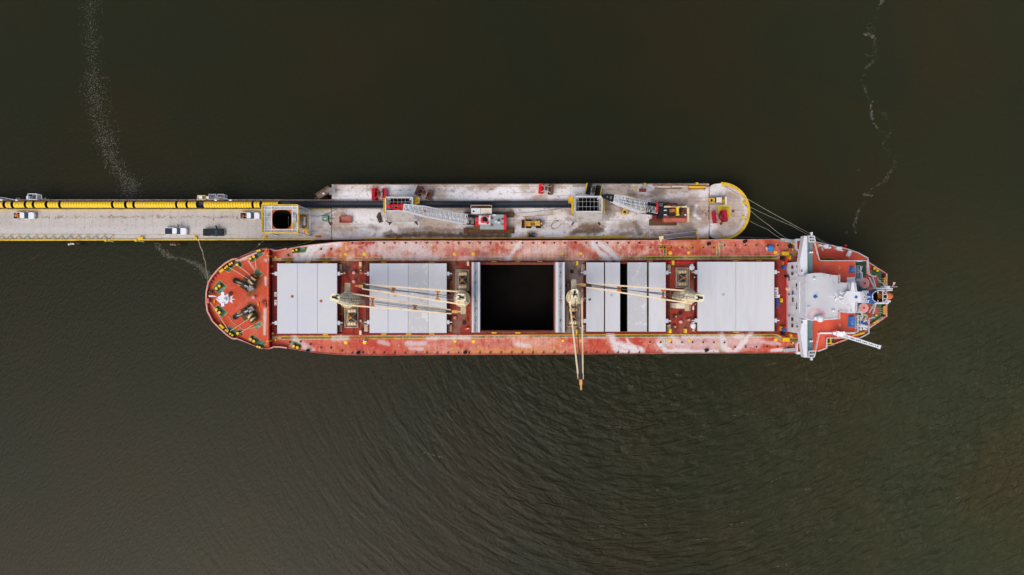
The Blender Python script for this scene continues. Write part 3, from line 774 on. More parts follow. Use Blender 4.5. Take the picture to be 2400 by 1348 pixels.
def red_crane():
    t = thing("crawler_crane", "crawler crane with red counterweight and white lattice boom tipped in red", "crane", (*P(1150, 520, 5)[:2], 5), "crawler cranes on the loading platform")
    for y0, y1 in ((534, 547.2), (497, 509)):
        b = MB(); crawler(b, 1086, y0, 1205, y1); b.build("crawler_track", M['track'], t)
    b = MB(); b.pbox(1110, 506, 1182, 536, 5.6, 6.6); b.build("undercarriage", M['rust_brown'], t)
    b = MB(); b.pbox(1125, 503, 1184, 537.5, 6.62, 9.0); b.m = 1
    for i in range(11): b.pbox(1127 + i * 2.9, 531, 1128.6 + i * 2.9, 536.6, 8.99, 9.08)
    b.build("machinery_house", [M['house_grey'], M['blue_grey'] if 'blue_grey' in M else M['galv']], t)
    b = MB(); b.pbox(1180.6, 504, 1186.8, 538.5, 6.5, 9.5); b.pbox(1182, 512, 1185.5, 516, 9.49, 9.7); b.build("counterweight", M['crane_red'], t)
    b = MB(); b.pbox(1104, 488, 1125.4, 501, 6.4, 9.2); b.build("operator_cab", M['house_cream2'] if 'house_cream2' in M else M['white'], t)
    b = MB(); b.pbox(1108, 493.5, 1112, 497.5, 9.19, 9.24); b.build("roof_window", M['glass_dark'], t)
    b = MB(); b.pbox(1126, 488, 1152.5, 501, 6.4, 9.0); b.build("side_cabin", M['house_cream'], t)
    b = MB(); b.pbox(1103.5, 482, 1153, 503.5, 6.2, 6.38); b.build("catwalk", M['rust_roof'], t)
    b = MB(); rail(b, [P(1104, 487.5, 6.4), P(1104, 482.4, 6.4), P(1152.6, 482.4, 6.4), P(1152.6, 487.5, 6.4)], 1.1, .09); b.build("catwalk_rail", M['cream'], t)
    b = MB(); b.pbox(1122, 506, 1148, 526, 9.0, 9.12); b.pbox(1146, 504, 1149.6, 525, 9.1, 9.5); b.build("gantry_deck", M['white'], t)
    b = MB()
    for y in (506, 522): 
        b.pbox(1139.5, y - 2, 1145, y + 2.4, 9.1, 10.6); b.bar(P(1128, y, 9.4), P(1142, y, 10.6), .18)
    b.pbox(1126.6, 511, 1131, 521.5, 9.1, 10.2); b.pbox(1114, 509, 1123.6, 529, 6.6, 8.2)
    b.build("gantry", M['crane_red'], t)
    b = MB(); b.pbox(1132, 511, 1143, 519.5, 9.13, 9.25); b.cyl(P(1135, 509, 9.5), P(1135, 520, 9.5), .5); b.build("winch_drum", M['black'], t)
    b = MB()
    for x, y in ((1153, 511), (1153, 527)): b.pbox(x - 3, y - 2.4, x + 3, y + 2.4, 9.0, 9.14)
    b.pbox(1176, 511, 1181, 515, 9.0, 9.3); b.pbox(1175, 524, 1180, 527, 9.0, 9.2); b.build("exhaust_panel", M['rust_roof'], t)
    b = MB(); b.pbox(1160, 517.5, 1165, 521, 9.0, 9.4); b.pbox(1166, 520, 1172, 523, 9.0, 9.3); b.pbox(1155, 502.5, 1162.5, 505, 9.0, 9.2); b.build("vent", M['white'], t)
    b = MB(); b.cyl(P(1169, 516, 9.0), P(1169, 516, 9.8), .3); b.build("exhaust_stack", M['grime'], t)
    # boom
    b = MB(); pA = P(1112, 517, 7.6); pB = P(1090, 514.5, 9.6); pC = P(990, 495, 17.6); pD = P(943.5, 486, 21.2)
    lattice(b, pB, pC, 2.5, 1.9, 2.5, 1.9, 20, .17, .085); lattice(b, pC, pD, 2.5, 1.9, 1.5, 1.3, 9, .17, .085)
    b.build("boom", M['boom_white'], t)
    b = MB(); lattice(b, pA, pB, 2.2, .6, 2.5, 1.9, 3, .13, .07); b.build("boom_foot", M['flag_blue2'] if 'flag_blue2' in M else M['bed_navy'], t)
    b = MB(); pE = P(912, 483.5, 23.4)
    d = np.array(pE) - np.array(pD); a = np.array((-d[1], d[0], 0)); a /= np.linalg.norm(a)
    for s in (-1, 1): b.bar(np.array(pD) + a * s * .72, np.array(pE) + a * s * .28, .34, .9)
    for u, w in ((.02, 1.6), (.24, 1.4), (.62, 1.1), (.97, .9)): c = np.array(pD) + d * u; b.bar(c - a * w / 2, c + a * w / 2, .42, .7)
    b.cyl(np.array(pE) - a * .3, np.array(pE) + a * .3, .7, n=14)
    b.build("boom_tip", M['crane_red'], t)
    b = MB()
    for s in (-.6, .6): q = np.array(P(1142, 514 + s * 11, 10.6)); b.bar(np.array(pD) + a * s, q, .07)
    for s in (-.15, .25): b.bar(P(1128, 516 + s * 8, 10), np.array(P(960, 489, 21)), .06)
    b.build("pendant_cable", M['rope_grey'], t)
    b = MB(); b.bar(pE, P(903, 463, 12.6), .09); b.bar(np.array(pE) + np.array((0, .3, 0)), P(904.5, 463, 12.6), .06); b.build("hoist_rope", M['pink'], t)
    b = MB(); c = pB; 
    b.bar(P(994, 494.5, 18.6), P(998, 495.5, 18.3), .5, .1); b.build("load_sign", M['crane_red'], t)
red_crane()
def rust_crane():
    t = thing("crawler_crane", "rusty crawler crane with yellow gantry and white lattice boom tipped in black", "crane", (*P(1570, 500, 5)[:2], 5), "crawler cranes on the loading platform")
    for y0, y1 in ((514.5, 528), (476, 487)):
        b = MB(); crawler(b, 1522, y0, 1587, y1, 4.99, 6.1); b.build("crawler_track", M['track'], t)
    b = MB(); b.pbox(1530, 486, 1580, 514, 5.5, 6.4); b.pbox(1539, 512.5, 1549, 517.5, 5.8, 6.6); b.build("undercarriage", M['maroon'], t)
    b = MB(); b.pbox(1555, 484, 1612, 519, 6.42, 8.6); b.build("machinery_house", M['rust_roof'], t)
    b = MB(); b.pbox(1555, 511.5, 1611, 520, 6.4, 8.75); b.build("side_panel", M['salmon'], t)
    b = MB(); b.pbox(1610.5, 486, 1615.5, 521, 6.3, 8.9); b.build("counterweight", M['cream'], t)
    b = MB(); b.pbox(1557, 482.6, 1611, 486.6, 6.5, 8.8); b.build("roof_walkway", M['cream'], t)
    b = MB(); b.pbox(1543.5, 476.5, 1553.5, 483.5, 6.3, 8.6); b.build("operator_cab", M['mesh_grey'], t)
    b = MB(); b.pbox(1545, 477.8, 1552.6, 482.6, 8.59, 8.66); b.build("cab_window", M['glass'], t)
    b = MB(); b.pbox(1544, 472.6, 1568, 477, 6.1, 7.4); b.build("fuel_tank", M['grime'], t)
    b = MB(); b.pbox(1564, 477, 1588, 483, 6.2, 8.0); b.pbox(1588, 480, 1606, 483, 6.2, 7.0); b.build("side_locker", M['maroon'], t)
    b = MB(); b.pbox(1542, 484, 1558, 512, 6.4, 8.0); b.build("boom_hoist_bay", M['black'], t)
    b = MB(); b.cyl(P(1576, 490.5, 9.2), P(1576, 497.5, 9.2), .85, n=18); b.build("winch_drum", M['rust_orange'], t)
    b = MB(); b.pbox(1544.5, 487, 1587, 506, 8.6, 8.72); b.pbox(1589.5, 486.5, 1597, 504.5, 8.6, 9.9); b.build("gantry_plate", M['black'], t)
    b = MB(); b.pbox(1585.5, 484.5, 1591, 505, 9.3, 10.2); b.pbox(1585, 484, 1593, 488, 10.19, 10.4); b.pbox(1584.5, 501, 1592.5, 505, 10.19, 10.4); b.build("gantry", M['yellow'], t)
    b = MB(); b.pbox(1538.8, 473.5, 1542.6, 497.5, 8.6, 9.9); b.build("boom_stop", M['crane_red'], t)
    b = MB()
    for y in (493, 503.5): b.pbox(1556, y - 1, 1563, y + 1.2, 8.6, 9.0)
    b.build("vent", M['white'], t)
    MB().ball(P(1606, 503.5, 9), (.28, .28, .28)).build("beacon", M['white'], t)
    b = MB()
    for i in range(26): b.pbox(*(lambda x, y: (x, y, x + random.uniform(1, 3.4), y + random.uniform(.8, 2.4)))(random.uniform(1592, 1607), random.uniform(488, 509)), 8.59, 8.7 + random.random() * .4)
    for i in range(14): b.pbox(*(lambda x, y: (x, y, x + random.uniform(1, 5), y + random.uniform(.6, 1.8)))(random.uniform(1565, 1600), random.uniform(505.5, 509.5)), 8.59, 8.7 + random.random() * .4)
    b.build("engine", M['grime'], t)
    pA = P(1546, 494.5, 7.2); pB = P(1507, 486.5, 11.5); pC = P(1456, 470.5, 18.0); pD = P(1436, 465, 20.3)
    b = MB(); lattice(b, pB, pC, 2.9, 2.2, 2.4, 2.0, 9, .18, .085); lattice(b, pC, pD, 2.4, 2.0, 1.6, 1.3, 4, .18, .085); b.build("boom", M['boom_white'], t)
    b = MB(); lattice(b, pA, pB, 2.4, .9, 2.9, 2.2, 6, .13, .07); b.build("boom_foot", M['black'], t)
    b = MB(); lattice(b, P(1540, 494, 8.6), P(1517, 489, 11.5), 1.6, .3, 1.5, .3, 5, .1, .07); b.build("boom_ladder", M['boom_white'], t)
    b = MB(); b.bar(P(1504.6, 480, 12.9), P(1505.6, 496, 12.7), .3, .25); b.build("boom_joint", M['yellow'], t)
    b = MB(); pE = P(1416, 460, 21.6); d = np.array(pE) - np.array(pD); a = np.array((-d[1], d[0], 0)); a /= np.linalg.norm(a)
    for s in (-1, 1): b.bar(np.array(pD) + a * s * .75, np.array(pE) + a * s * .35, .4, .9)
    for u, w in ((.02, 1.7), (.45, 1.4), (.98, 1.0)): c = np.array(pD) + d * u; b.bar(c - a * w / 2, c + a * w / 2, .4, .7)
    b.cyl(np.array(pE) - a * .35, np.array(pE) + a * .35, .65, n=14)
    b.build("boom_tip", M['black'], t)
    b = MB()
    for s in (-.7, .7): b.bar(np.array(pC) + a * s + np.array((0, 0, 1)), np.array(P(1588, 494.5 + s * 13, 10.3)), .09)
    for s in (-.3, .2): b.bar(P(1578, 494 + s * 8, 9.8), np.array(P(1450, 468, 20)), .06)
    b.build("pendant_cable", M['cable'], t)
    b = MB(); b.bar(pE, P(1437, 479, 6), .2); b.build("hoist_rope", M['black'], t)
rust_crane()

# ------------------------------------------------------------------ grab buckets on the platform
def grab_bucket(x, y, L_, W_, rz, m1, m2, mm, label, edge=None):
    """two clamshell jaws lying open, joined by a head of arms and sheaves"""
    t = thing("grab_bucket", label, "grab bucket", (*P(x, y, 5.6)[:2], 5), "clamshell grab buckets parked on the platform")
    for s, m in ((-1, m1), (1, m2)):
        b = MB(); j0 = s * L_ * .17; j1 = s * L_ * .5; n = 8
        prof = [(j1, 1.5), (j1 + s * .02, .9), (s * L_ * .43, .25), (s * L_ * .3, .02), (j0, .25)]
        inner = [(px_ * .96, pz + .1) for px_, pz in prof]
        for pr, fl in ((prof, 1), (inner, 0)):
            A = [(px_, -W_ / 2, pz) for px_, pz in pr]; B = [(px_, W_ / 2, pz) for px_, pz in pr]
            b.q(A + B, [[i, i + 1, 5 + i + 1, 5 + i] for i in range(4)])
        for sy in (-1, 1): b.q([(px_, sy * W_ / 2, pz) for px_, pz in prof] + [(j0, sy * W_ / 2, 1.3)], [list(range(6))])
        b.bar((j1, -W_ / 2 - .03, 1.5), (j1, W_ / 2 + .03, 1.5), .34, .25)
        for sy in (-1, 1): b.bar((j1, sy * W_ / 2, 1.5), (j0, sy * W_ / 2, 1.32), .14, .16)
        b.q([(j1, -W_ / 2, 1.46), (j1 - s * L_ * .17, -W_ / 2, 1.4), (j1 - s * L_ * .17, W_ / 2, 1.4), (j1, W_ / 2, 1.46)], [[0, 1, 2, 3]])
        b.build("jaw", m, t)
        if edge:
            MB().bar((j1 + s * .12, -W_ / 2, 1.55), (j1 + s * .12, W_ / 2, 1.55), .3, .3).build("jaw_edge", edge, t)
    b = MB()
    for sy in (-1, 1):
        for s in (-1, 1): b.bar((0, sy * W_ * .1, 2.0), (s * L_ * .36, sy * W_ * .38, 1.3), .2, .22)
    b.box((0, 0, 1.9), (L_ * .2, W_ * .34, .7)); b.bar((0, -W_ * .36, 1.7), (0, W_ * .36, 1.7), .3)
    b.build("head", mm, t)
    b = MB()
    for sy in (-.3, 0, .3): b.cyl((-.32, sy * W_ * .3, 2.3), (.32, sy * W_ * .3, 2.3), .3, n=12)
    b.build("sheave", M['grime'], t)
    t.rotation_euler = (0, 0, R(rz)); return t
_o = dict(ORIG)
def gb(*a, **k):
    return grab_bucket(*a, **k)
# jaws are drawn about each bucket's own origin
_thing = thing
def thing0(name, label, cat, loc=(0, 0, 0), group=None, rz=0.0):
    t = _thing(name, label, cat, loc, group, rz); ORIG[t.name] = (0, 0, 0); return t
thing = thing0
gb(890.5, 456.5, 4.0, 3.3, 0, M['grab_red'], M['grab_red'], M['grab_red'], "crimson grab bucket standing open left of the middle hopper")
gb(995, 453, 4.6, 2.6, -22, M['grab_brown'], M['grab_brown'], M['salmon'], "rust brown grab bucket lying askew right of the middle hopper")
gb(1279.5, 444, 3.9, 2.7, -6, M['crane_red'], M['rust_brown'], M['galv'], "grab bucket with one bright red jaw and one brown jaw")
gb(1390, 446, 4.1, 2.9, -12, M['black'], M['black'], M['grime'], "black grab bucket with yellow jaw edges above the right hopper", edge=M['yellow'])
gb(1684.5, 508.5, 4.0, 3.3, 7, M['grab_red'], M['grab_red'], M['grab_red'], "crimson grab bucket on the yellow painted patch of the round platform")

# ------------------------------------------------------------------ pickup trucks
def pickup(x, y, rz, body, bed, label, load=None, door=False, cover=None, L_=6.0):
    t = thing("pickup_truck", label, "pickup truck", P(x, y, 5.0), "pickup trucks on the pier roadway")
    W = 1.0
    def ring(z, xs, w, ch): return [(xs[0], -w + ch, z), (xs[0] + ch, -w, z), (xs[1] - ch * 1.6, -w, z), (xs[1], -w + ch * 1.8, z), (xs[1], w - ch * 1.8, z), (xs[1] - ch * 1.6, w, z), (xs[0] + ch, w, z), (xs[0], w - ch, z)]
    b = MB()
    b.hexa(ring(.42, (-L_ / 2, L_ / 2), W, .15), ring(.82, (-L_ / 2, L_ / 2), W, .15))
    hx0 = L_ * .19
    b.hexa(ring(.82, (hx0 - .1, L_ / 2 - .02), W - .02, .18), ring(1.12, (hx0, L_ / 2 - .14), W - .1, .25))        # bonnet
    b.hexa(ring(.82, (-L_ * .135, hx0), W - .02, .06), ring(1.16, (-L_ * .135, hx0), W - .05, .06))                 # cab sides
    for sy in (-1, 1): b.box((-L_ * .315, sy * (W - .06), 1.02), (L_ * .36, .12, .4))
    b.box((-L_ / 2 + .06, 0, 1.02), (.1, 2 * W - .1, .4)); 
    b.build("body", body, t)
    x0, x1 = -L_ * .125, L_ * .135
    g0 = ring(1.16, (x0 - .05, x1 + .45), W - .1, .08); g1 = ring(1.8, (x0 + .12, x1 - .22), W - .24, .1)
    b = MB(); b.hexa(g0, g1); b.build("window", M['glass_dark'], t)
    b = MB(); b.hexa(ring(1.8, (x0 + .08, x1 - .18), W - .2, .12), ring(1.86, (x0 + .12, x1 - .22), W - .25, .12)); b.build("roof", body, t)
    b = MB(); b.q([(x1 + .44, -W + .2, 1.175), (x1 + .44, W - .2, 1.175), (x1 - .16, W - .3, 1.79), (x1 - .16, -W + .3, 1.79)], [[0, 1, 2, 3]]); b.build("windshield", M['glass'], t)
    b = MB(); b.box((-L_ * .315, 0, .86), (L_ * .345, 1.76, .06)); b.build("bed_floor", bed, t)
    if cover: MB().box((-L_ * .318, 0, 1.235), (L_ * .335, 1.72, .05)).build("bed_cover", cover, t)
    if load:
        b = MB()
        for i in range(9): b.box((-L_ * .31 + random.uniform(-.7, .7), random.uniform(-.5, .5), 1.0), (random.uniform(.25, .7), random.uniform(.2, .6), .3), random.random() * 3)
        b.build("load", load, t)
    for sx, sy in ((1, 1), (1, -1), (-1, 1), (-1, -1)):
        cx = sx * L_ * .31
        w = MB().cyl((cx, sy * (W - .22), .38), (cx, sy * (W + .01), .38), .38, n=16).build("wheel", M['tyre'], t)
    for sy in (-1, 1):
        MB().box((x1 + .25, sy * (W + .12), 1.22), (.16, .24, .18)).build("mirror", body, t)
        MB().box((L_ / 2 - .03, sy * .68, .78), (.1, .36, .18)).build("headlight", M['glass'], t)
        MB().box((-L_ / 2 + .02, sy * .82, .9), (.08, .2, .34)).build("tail_light", M['crane_red'], t)
    MB().box((L_ / 2 + .02, 0, .55), (.22, 1.8, .24)).build("bumper", M['galv'], t)
    if door:
        d = MB(); d.bar((x1 + .3, W, .95), (x1 - .15, W + 1.0, .95), .12, .75).build("door", body, t)
        MB().bar((x1 + .25, W + .08, 1.5), (x1 - .12, W + .95, 1.5), .08, .35).build("door_window", M['glass_dark'], t)
    t.rotation_euler = (0, 0, R(rz)); return t
pickup(62.5, 506.3, 0, M['car_white'], M['bed_dark'], "white pickup truck with orange load in its bed at the far left", M['orange'])
pickup(416.5, 542.6, 0, M['car_white'], M['bed_navy'], "white pickup truck with flat dark bed cover and open door", None, True, M['bed_navy'], 6.2)
pickup(504, 545.2, 0, M['car_black'], M['car_black'], "black pickup truck with its driver door open", None, True, M['car_black'], 5.8)
pickup(589, 506.6, 0, M['car_white'], M['bed_dark'], "white pickup truck with cluttered dark bed by the hopper tower", M['rust_orange'], L_=5.6)

# ------------------------------------------------------------------ earthmoving machines
def loader(x, y, rz, label):
    t = thing("wheel_loader", label, "loader", P(x, y, 5.0))
    b = MB(); b.hexa([(1.2, -.75, .5), (-2.3, -.75, .5), (-2.3, .75, .5), (1.2, .75, .5)][::-1], [(1.0, -.7, 1.9), (-2.2, -.7, 1.9), (-2.2, .7, 1.9), (1.0, .7, 1.9)][::-1]); b.build("body", M['loader_yellow'], t)
    b = MB(); b.box((.95, 0, 2.05), (1.5, 1.5, 1.7), 0, .9); b.build("cab", M['black'], t)
    b = MB(); b.box((.95, 0, 2.95), (1.45, 1.4, .12)); b.build("cab_roof", M['dozer_yellow'], t)
    for sx in (-1.5, 1.3):
        for sy in (-1, 1): MB().cyl((sx, sy * .72, .75), (sx, sy * 1.2, .75), .75, n=18).build("wheel", M['tyre'], t)
    b = MB()
    for sy in (-.45, .45): b.bar((-1.2, sy, 1.7), (-2.7, sy, 1.2), .22, .3)
    b.box((-1.2, 0, 2.0), (.25, 1.3, .2)); b.bar((-1.7, 0, 1.95), (-.9, 0, 1.95), .3); b.build("lift_arm", M['dozer_yellow'], t)
    b = MB()
    for i in range(5):
        b.box((-.8 + i * .32, random.uniform(-.4, .4), 1.98), (.18, random.uniform(.3, .9), .14))
    b.build("engine_grille", M['grime'], t)
    b = MB(); prof = [(-2.75, 1.3), (-2.85, .5), (-3.3, .15), (-3.55, .12), (-3.0, 1.0)]
    pr = [(-2.62, 1.5), (-2.62, .3), (-3.5, .12), (-3.5, .3), (-2.85, .5), (-2.85, 1.5)]
    b.hexa([(a, -1.15, z) for a, z in pr], [(a, 1.15, z) for a, z in pr]); b.build("bucket", M['black'], t)
    MB().box((-2.5, 0, 1.5), (.3, 2.2, .3)).build("bucket_bar", M['rust_orange'], t)
    b = MB(); b.box((2.05, 0, 1.5), (.7, 1.3, 1.2)); b.build("counterweight", M['rust_brown'], t)
    MB().box((2.05, 0, 2.15), (.32, .5, .14)).build("radiator_panel", M['white'], t)
    t.rotation_euler = (0, 0, R(rz)); return t
loader(1251, 525.6, 0, "yellow wheel loader with dark bucket between the red crane and the right hopper")
def dozer(x, y, rz, label, roof='house_cream', blade='white', sc_=1.0):
    t = thing("bulldozer", label, "bulldozer", P(x, y, 5.0), "bulldozers on the platform")
    for sy in (-1, 1):
        b = MB(); pr = [(-1.9, .45), (-1.6, .05), (1.4, .05), (1.7, .45), (1.4, .9), (-1.6, .9)]
        b.hexa([(a, sy * .95 - .22, z) for a, z in pr][::-1], [(a, sy * .95 + .22, z) for a, z in pr][::-1])
        for i in range(9): b.box((-1.5 + i * .36, sy * .95, .9), (.2, .46, .08))
        b.build("crawler_track", M['steel'], t)
    b = MB(); b.box((.9, 0, 1.0), (1.7, 1.1, 1.0)); b.box((-1.2, 0, .95), (1.5, 1.3, 1.0)); b.build("body", M['dozer_yellow'], t)
    b = MB(); b.box((-.1, 0, 1.7), (1.5, 1.3, 1.5), 0, .92); b.build("cab", M['black'], t)
    b = MB(); b.box((0, 0, 2.5), (1.5, 1.45, .12)); b.build("cab_roof", M[roof], t)
    b = MB()
    for i in range(4): b.box((1.1 + (i % 2) * .42, -.3 + (i // 2) * .6, 1.53), (.26, .3, .1))
    b.build("engine_grille", M['rust_brown'], t)
    b = MB(); b.box((-1.8, 0, 1.3), (.5, .7, .5)); b.build("ripper_mount", M['black'], t)
    b = MB(); b.box((-2.1, 0, .9), (.5, 1.5, .8)); b.build("ripper", M['dozer_yellow'], t)
    b = MB(); pr = [(2.3, .1), (2.55, .5), (2.3, 1.25), (2.15, 1.25), (2.35, .5), (2.12, .1)]
    b.hexa([(a, -1.15, z) for a, z in pr][::-1], [(a, 1.15, z) for a, z in pr][::-1]); b.box((2.42, .0, 1.26), (.45, 2.2, .06)); b.build("blade", M[blade], t)
    b = MB()
    for sy in (-.9, .9): b.bar((1.0, sy, .5), (2.2, sy, .5), .16, .2)
    b.box((2.0, 0, 1.1), (.3, 2.0, .3)); b.build("push_arm", M['loader_yellow'], t)
    t.rotation_euler = (0, 0, R(rz)); t.scale = (sc_,) * 3; return t
dozer(1679, 471.5, 0, "yellow bulldozer with pale blade facing the round platform's rim")
dozer(1468, 483, 68, "yellow bulldozer half hidden under the black tipped boom", 'dozer_yellow', 'loader_yellow', 1.12)
def skid():
    t = thing("forklift", "small yellow and black forklift with a mesh roof near the ship's side", "forklift", P(1245, 551, 5.0))
    b = MB(); b.box((-.3, -.05, .7), (1.5, 1.0, .8)); b.build("body", M['tyre'], t)
    b = MB(); b.box((-1.05, 0, .75), (.5, 1.05, .9)); b.build("counterweight", M['loader_yellow'], t)
    for sx in (-.8, .6):
        for sy in (-.5, .5): MB().cyl((sx, sy - .1, .35), (sx, sy + .1, .35), .35, n=12).build("wheel", M['tyre'], t)
    b = MB()
    for sx in (-.45, .45):
        for sy in (-.45, .45): b.bar((sx, sy, 1.0), (sx * .95, sy + .5, 2.3), .07)
    for i in range(5): b.bar((-.45 + i * .225, .05, 2.3), (-.45 + i * .225, .95, 2.3), .05)
    for y in (.05, .5, .95): b.bar((-.45, y, 2.3), (.45, y, 2.3), .05)
    b.build("overhead_guard", M['mesh_grey'], t)
    b = MB()
    for sy in (-.35, .35): b.bar((.6, sy, .1), (.6, sy, 2.0), .1); b.bar((.65, sy, .12), (1.6, sy, .12), .1, .06)
    b.build("mast", M['rust_brown'], t)
skid()
thing = _thing

# ------------------------------------------------------------------ loose things on the platform and pier
w = P(764.5, 512.5, 5); t = thing("generator", "small pale green generator on the dusty deck", "generator", w)
MB().box((w[0], w[1], 5.75), (1.6, 1.3, 1.3)).build("body", M['genset_green'], t); MB().box((w[0], w[1], 5.1), (1.8, 1.5, .2)).build("skid", M['black'], t)
MB().box((w[0] + .1, w[1] - .2, 6.42), (.5, .3, .06)).build("access_panel", M['white'], t); MB().bar((w[0] + .9, w[1], 5.3), (w[0] + 2.2, w[1] - .1, 5.15), .1).build("tow_bar", M['black'], t)
w = P(811.5, 515.5, 5); t = thing("open_bin", "faded red open topped steel bin right of the green generator", "bin", w)
b = MB(); b.box((w[0], w[1], 5.15), (3.3, 1.7, .1))
for sx, dx in ((-1, 3.4), (1, 3.4)): b.box((w[0], w[1] + sx * .85, 5.55), (3.5, .1, .9)); b.box((w[0] + sx * 1.7, w[1], 5.55), (.1, 1.6, .9))
b.build("shell", M['bin_red'], t)
b = MB()
for i in range(4): b.box((w[0] - 1.6 + i * 1.07, w[1] + .93, 5.5), (.12, .08, .8)); b.box((w[0] - 1.6 + i * 1.07, w[1] - .93, 5.5), (.12, .08, .8))
b.build("rib", M['salmon'], t)
w = P(756, 505, 5)
b = MB(); b.tube([P(x, y, 5.05) for x, y in ((728, 506), (745, 507), (760, 505), (770, 500), (790, 490))], .06); single(b, "power_cable", M['cable'], "thin dark cable snaking behind the green generator", "cable")
b = MB(); b.prism([(886, 499), (891, 497.5), (897, 520), (889, 523), (882, 508)], 4.99, 5.25); b.prism([(887, 501), (890, 500), (892, 519), (887, 516)], 5.24, 5.6)
single(b, "steel_scrap", M['grime'], "curved dark steel scrap plate left of the middle hopper", "scrap")
b = MB(); b.prism([(903, 518), (906, 517), (918, 523), (914, 525)], 4.99, 5.2); single(b, "rubber_strip", M['tyre'], "short black strip on the deck below the middle hopper", "strip")
b = MB(); b.cyl(P(771, 520, 5), P(775, 527, 5.2), .25); b.box(P(776, 524, 5.15), (.6, .5, .3), .5); single(b, "pump", M['grime'], "small dark pump below the green generator", "pump")
t = thing("mixer_chute", "long pale slab like chute lying on the deck right of the red crane", "chute", P(1260, 498, 5))
b = MB(); b.prism([(1207, 501), (1255, 497), (1305, 491), (1315.5, 490.5), (1316, 498), (1300, 503), (1250, 506), (1210, 508)], 4.99, 5.5); b.build("trough", M['pale_plank'], t)
b = MB(); b.bar(P(1205, 504, 5.3), P(1214, 508.5, 5.3), .2); b.bar(P(1225, 508, 5.2), P(1298, 502.8, 5.2), .16, .3); b.build("edge_strip", M['rust'], t)
b = MB(); pts = [(1292, 529), (1295, 522), (1302, 517), (1310, 517), (1295, 525), (1292, 532), (1297, 538), (1308, 533), (1317, 523)]
b.tube([P(x, y, 5.06) for x, y in pts], .05); single(b, "hose", M['grime'], "thin looped hose on the deck left of the right hopper", "hose")
b = MB(); b.pbox(1499, 442.2, 1514.5, 449, 5.1, 5.9); b.m = 1; b.pbox(1500, 444.8, 1513.6, 446, 5.89, 6.0); single(b, "storage_chest", [M['maroon'], M['salmon']], "small dark red storage chest near the platform's upper edge", "chest")
b = MB(); b.cyl(P(1506, 436, 5.1), P(1518, 437, 5.1), .12); b.box(P(1512, 436.5, 5.3), (1.6, .5, .4)); single(b, "trolley", M['galv'], "small grey trolley behind the dark red storage chest", "trolley")
def coil(pts, label):
    b = MB(); b.tube([P(x, y, 5.05) for x, y in pts], .045); single(b, "wire_rope", M['rope_grey'], label, "rope")
coil([(1470, 434), (1478, 440), (1472, 446), (1484, 449), (1480, 441), (1474, 436), (1490, 451)], "loose pale wire rope coiled left of the red chest")
for k, (x0, y0, x1, y1, wd, m, lab) in enumerate([(1530, 433.6, 1614, 433.8, .5, 'wood', "long brown timber nearest the platform's upper edge"), (1532, 438, 1572, 438.5, .45, 'pale_plank', "pale timber left of the yellow beams"),
        (1575, 437.6, 1612, 437, .5, 'pale_plank', "pale timber touching the yellow beams"), (1535, 442.4, 1598, 441.6, .3, 'wood', "thin weathered timber below the pale timbers"),
        (1613.5, 435.4, 1664, 436.6, .25, 'maroon', "dark red steel beam above the yellow beams"), (1613.5, 442.2, 1653, 442.8, .25, 'maroon', "dark red steel beam below the yellow beams")]):
    b = MB(); b.bar(P(x0, y0, 5.2), P(x1, y1, 5.2), wd, .4); single(b, "timber_beam" if m in ('wood', 'pale_plank') else "steel_beam", M[m], lab, "beam", "beams stacked along the upper edge")
for y, lab in ((437.6, "upper yellow beam of the stack by the round platform"), (440.4, "lower yellow beam of the stack by the round platform")):
    b = MB(); b.bar(P(1614.5, y, 5.3), P(1655 - (y - 437) * 1.4, y + .4, 5.3), .26, .5); single(b, "steel_beam", M['yellow'], lab, "beam", "beams stacked along the upper edge")
w = P(1537, 437, 5); b = MB()
for i in range(16):
    a0, a1 = 2 * math.pi * i / 16, 2 * math.pi * (i + 1) / 16; b.bar((w[0] + .32 * math.cos(a0), w[1] + .32 * math.sin(a0), 5.5), (w[0] + .32 * math.cos(a1), w[1] + .32 * math.sin(a1), 5.5), .14, .14)
single(b, "steel_ring", M['galv'], "grey steel ring lying on the upper edge timbers", "ring")
b = MB()
for i in range(13):
    a = random.uniform(0, 6.28); x, y = 1655 + random.uniform(-6, 6), 502 + random.uniform(-9, 9); b.bar(P(x, y, 5.06), P(x + 7 * math.cos(a), y + 6 * math.sin(a), 5.06), .09, .06)
tag(b.build("wire_debris", M['rust_brown']), "tangle of brown wire scraps left of the crimson grab", "debris", kind="stuff")
b = MB()
for _ in range(240):
    x = random.uniform(95, 560); y = random.gauss(508.6, 2.4) if random.random() < .85 else random.uniform(495, 550); s = random.uniform(.04, .13) * (2 if random.random() < .06 else 1)
    w = P(x, y, 5); b.box((w[0], w[1], 5.02), (s * random.uniform(1, 2.5), s, .04), random.random() * 3)
tag(b.build("debris", M['debris']), "brown crumbs scattered along the pier roadway", "debris", kind="stuff")
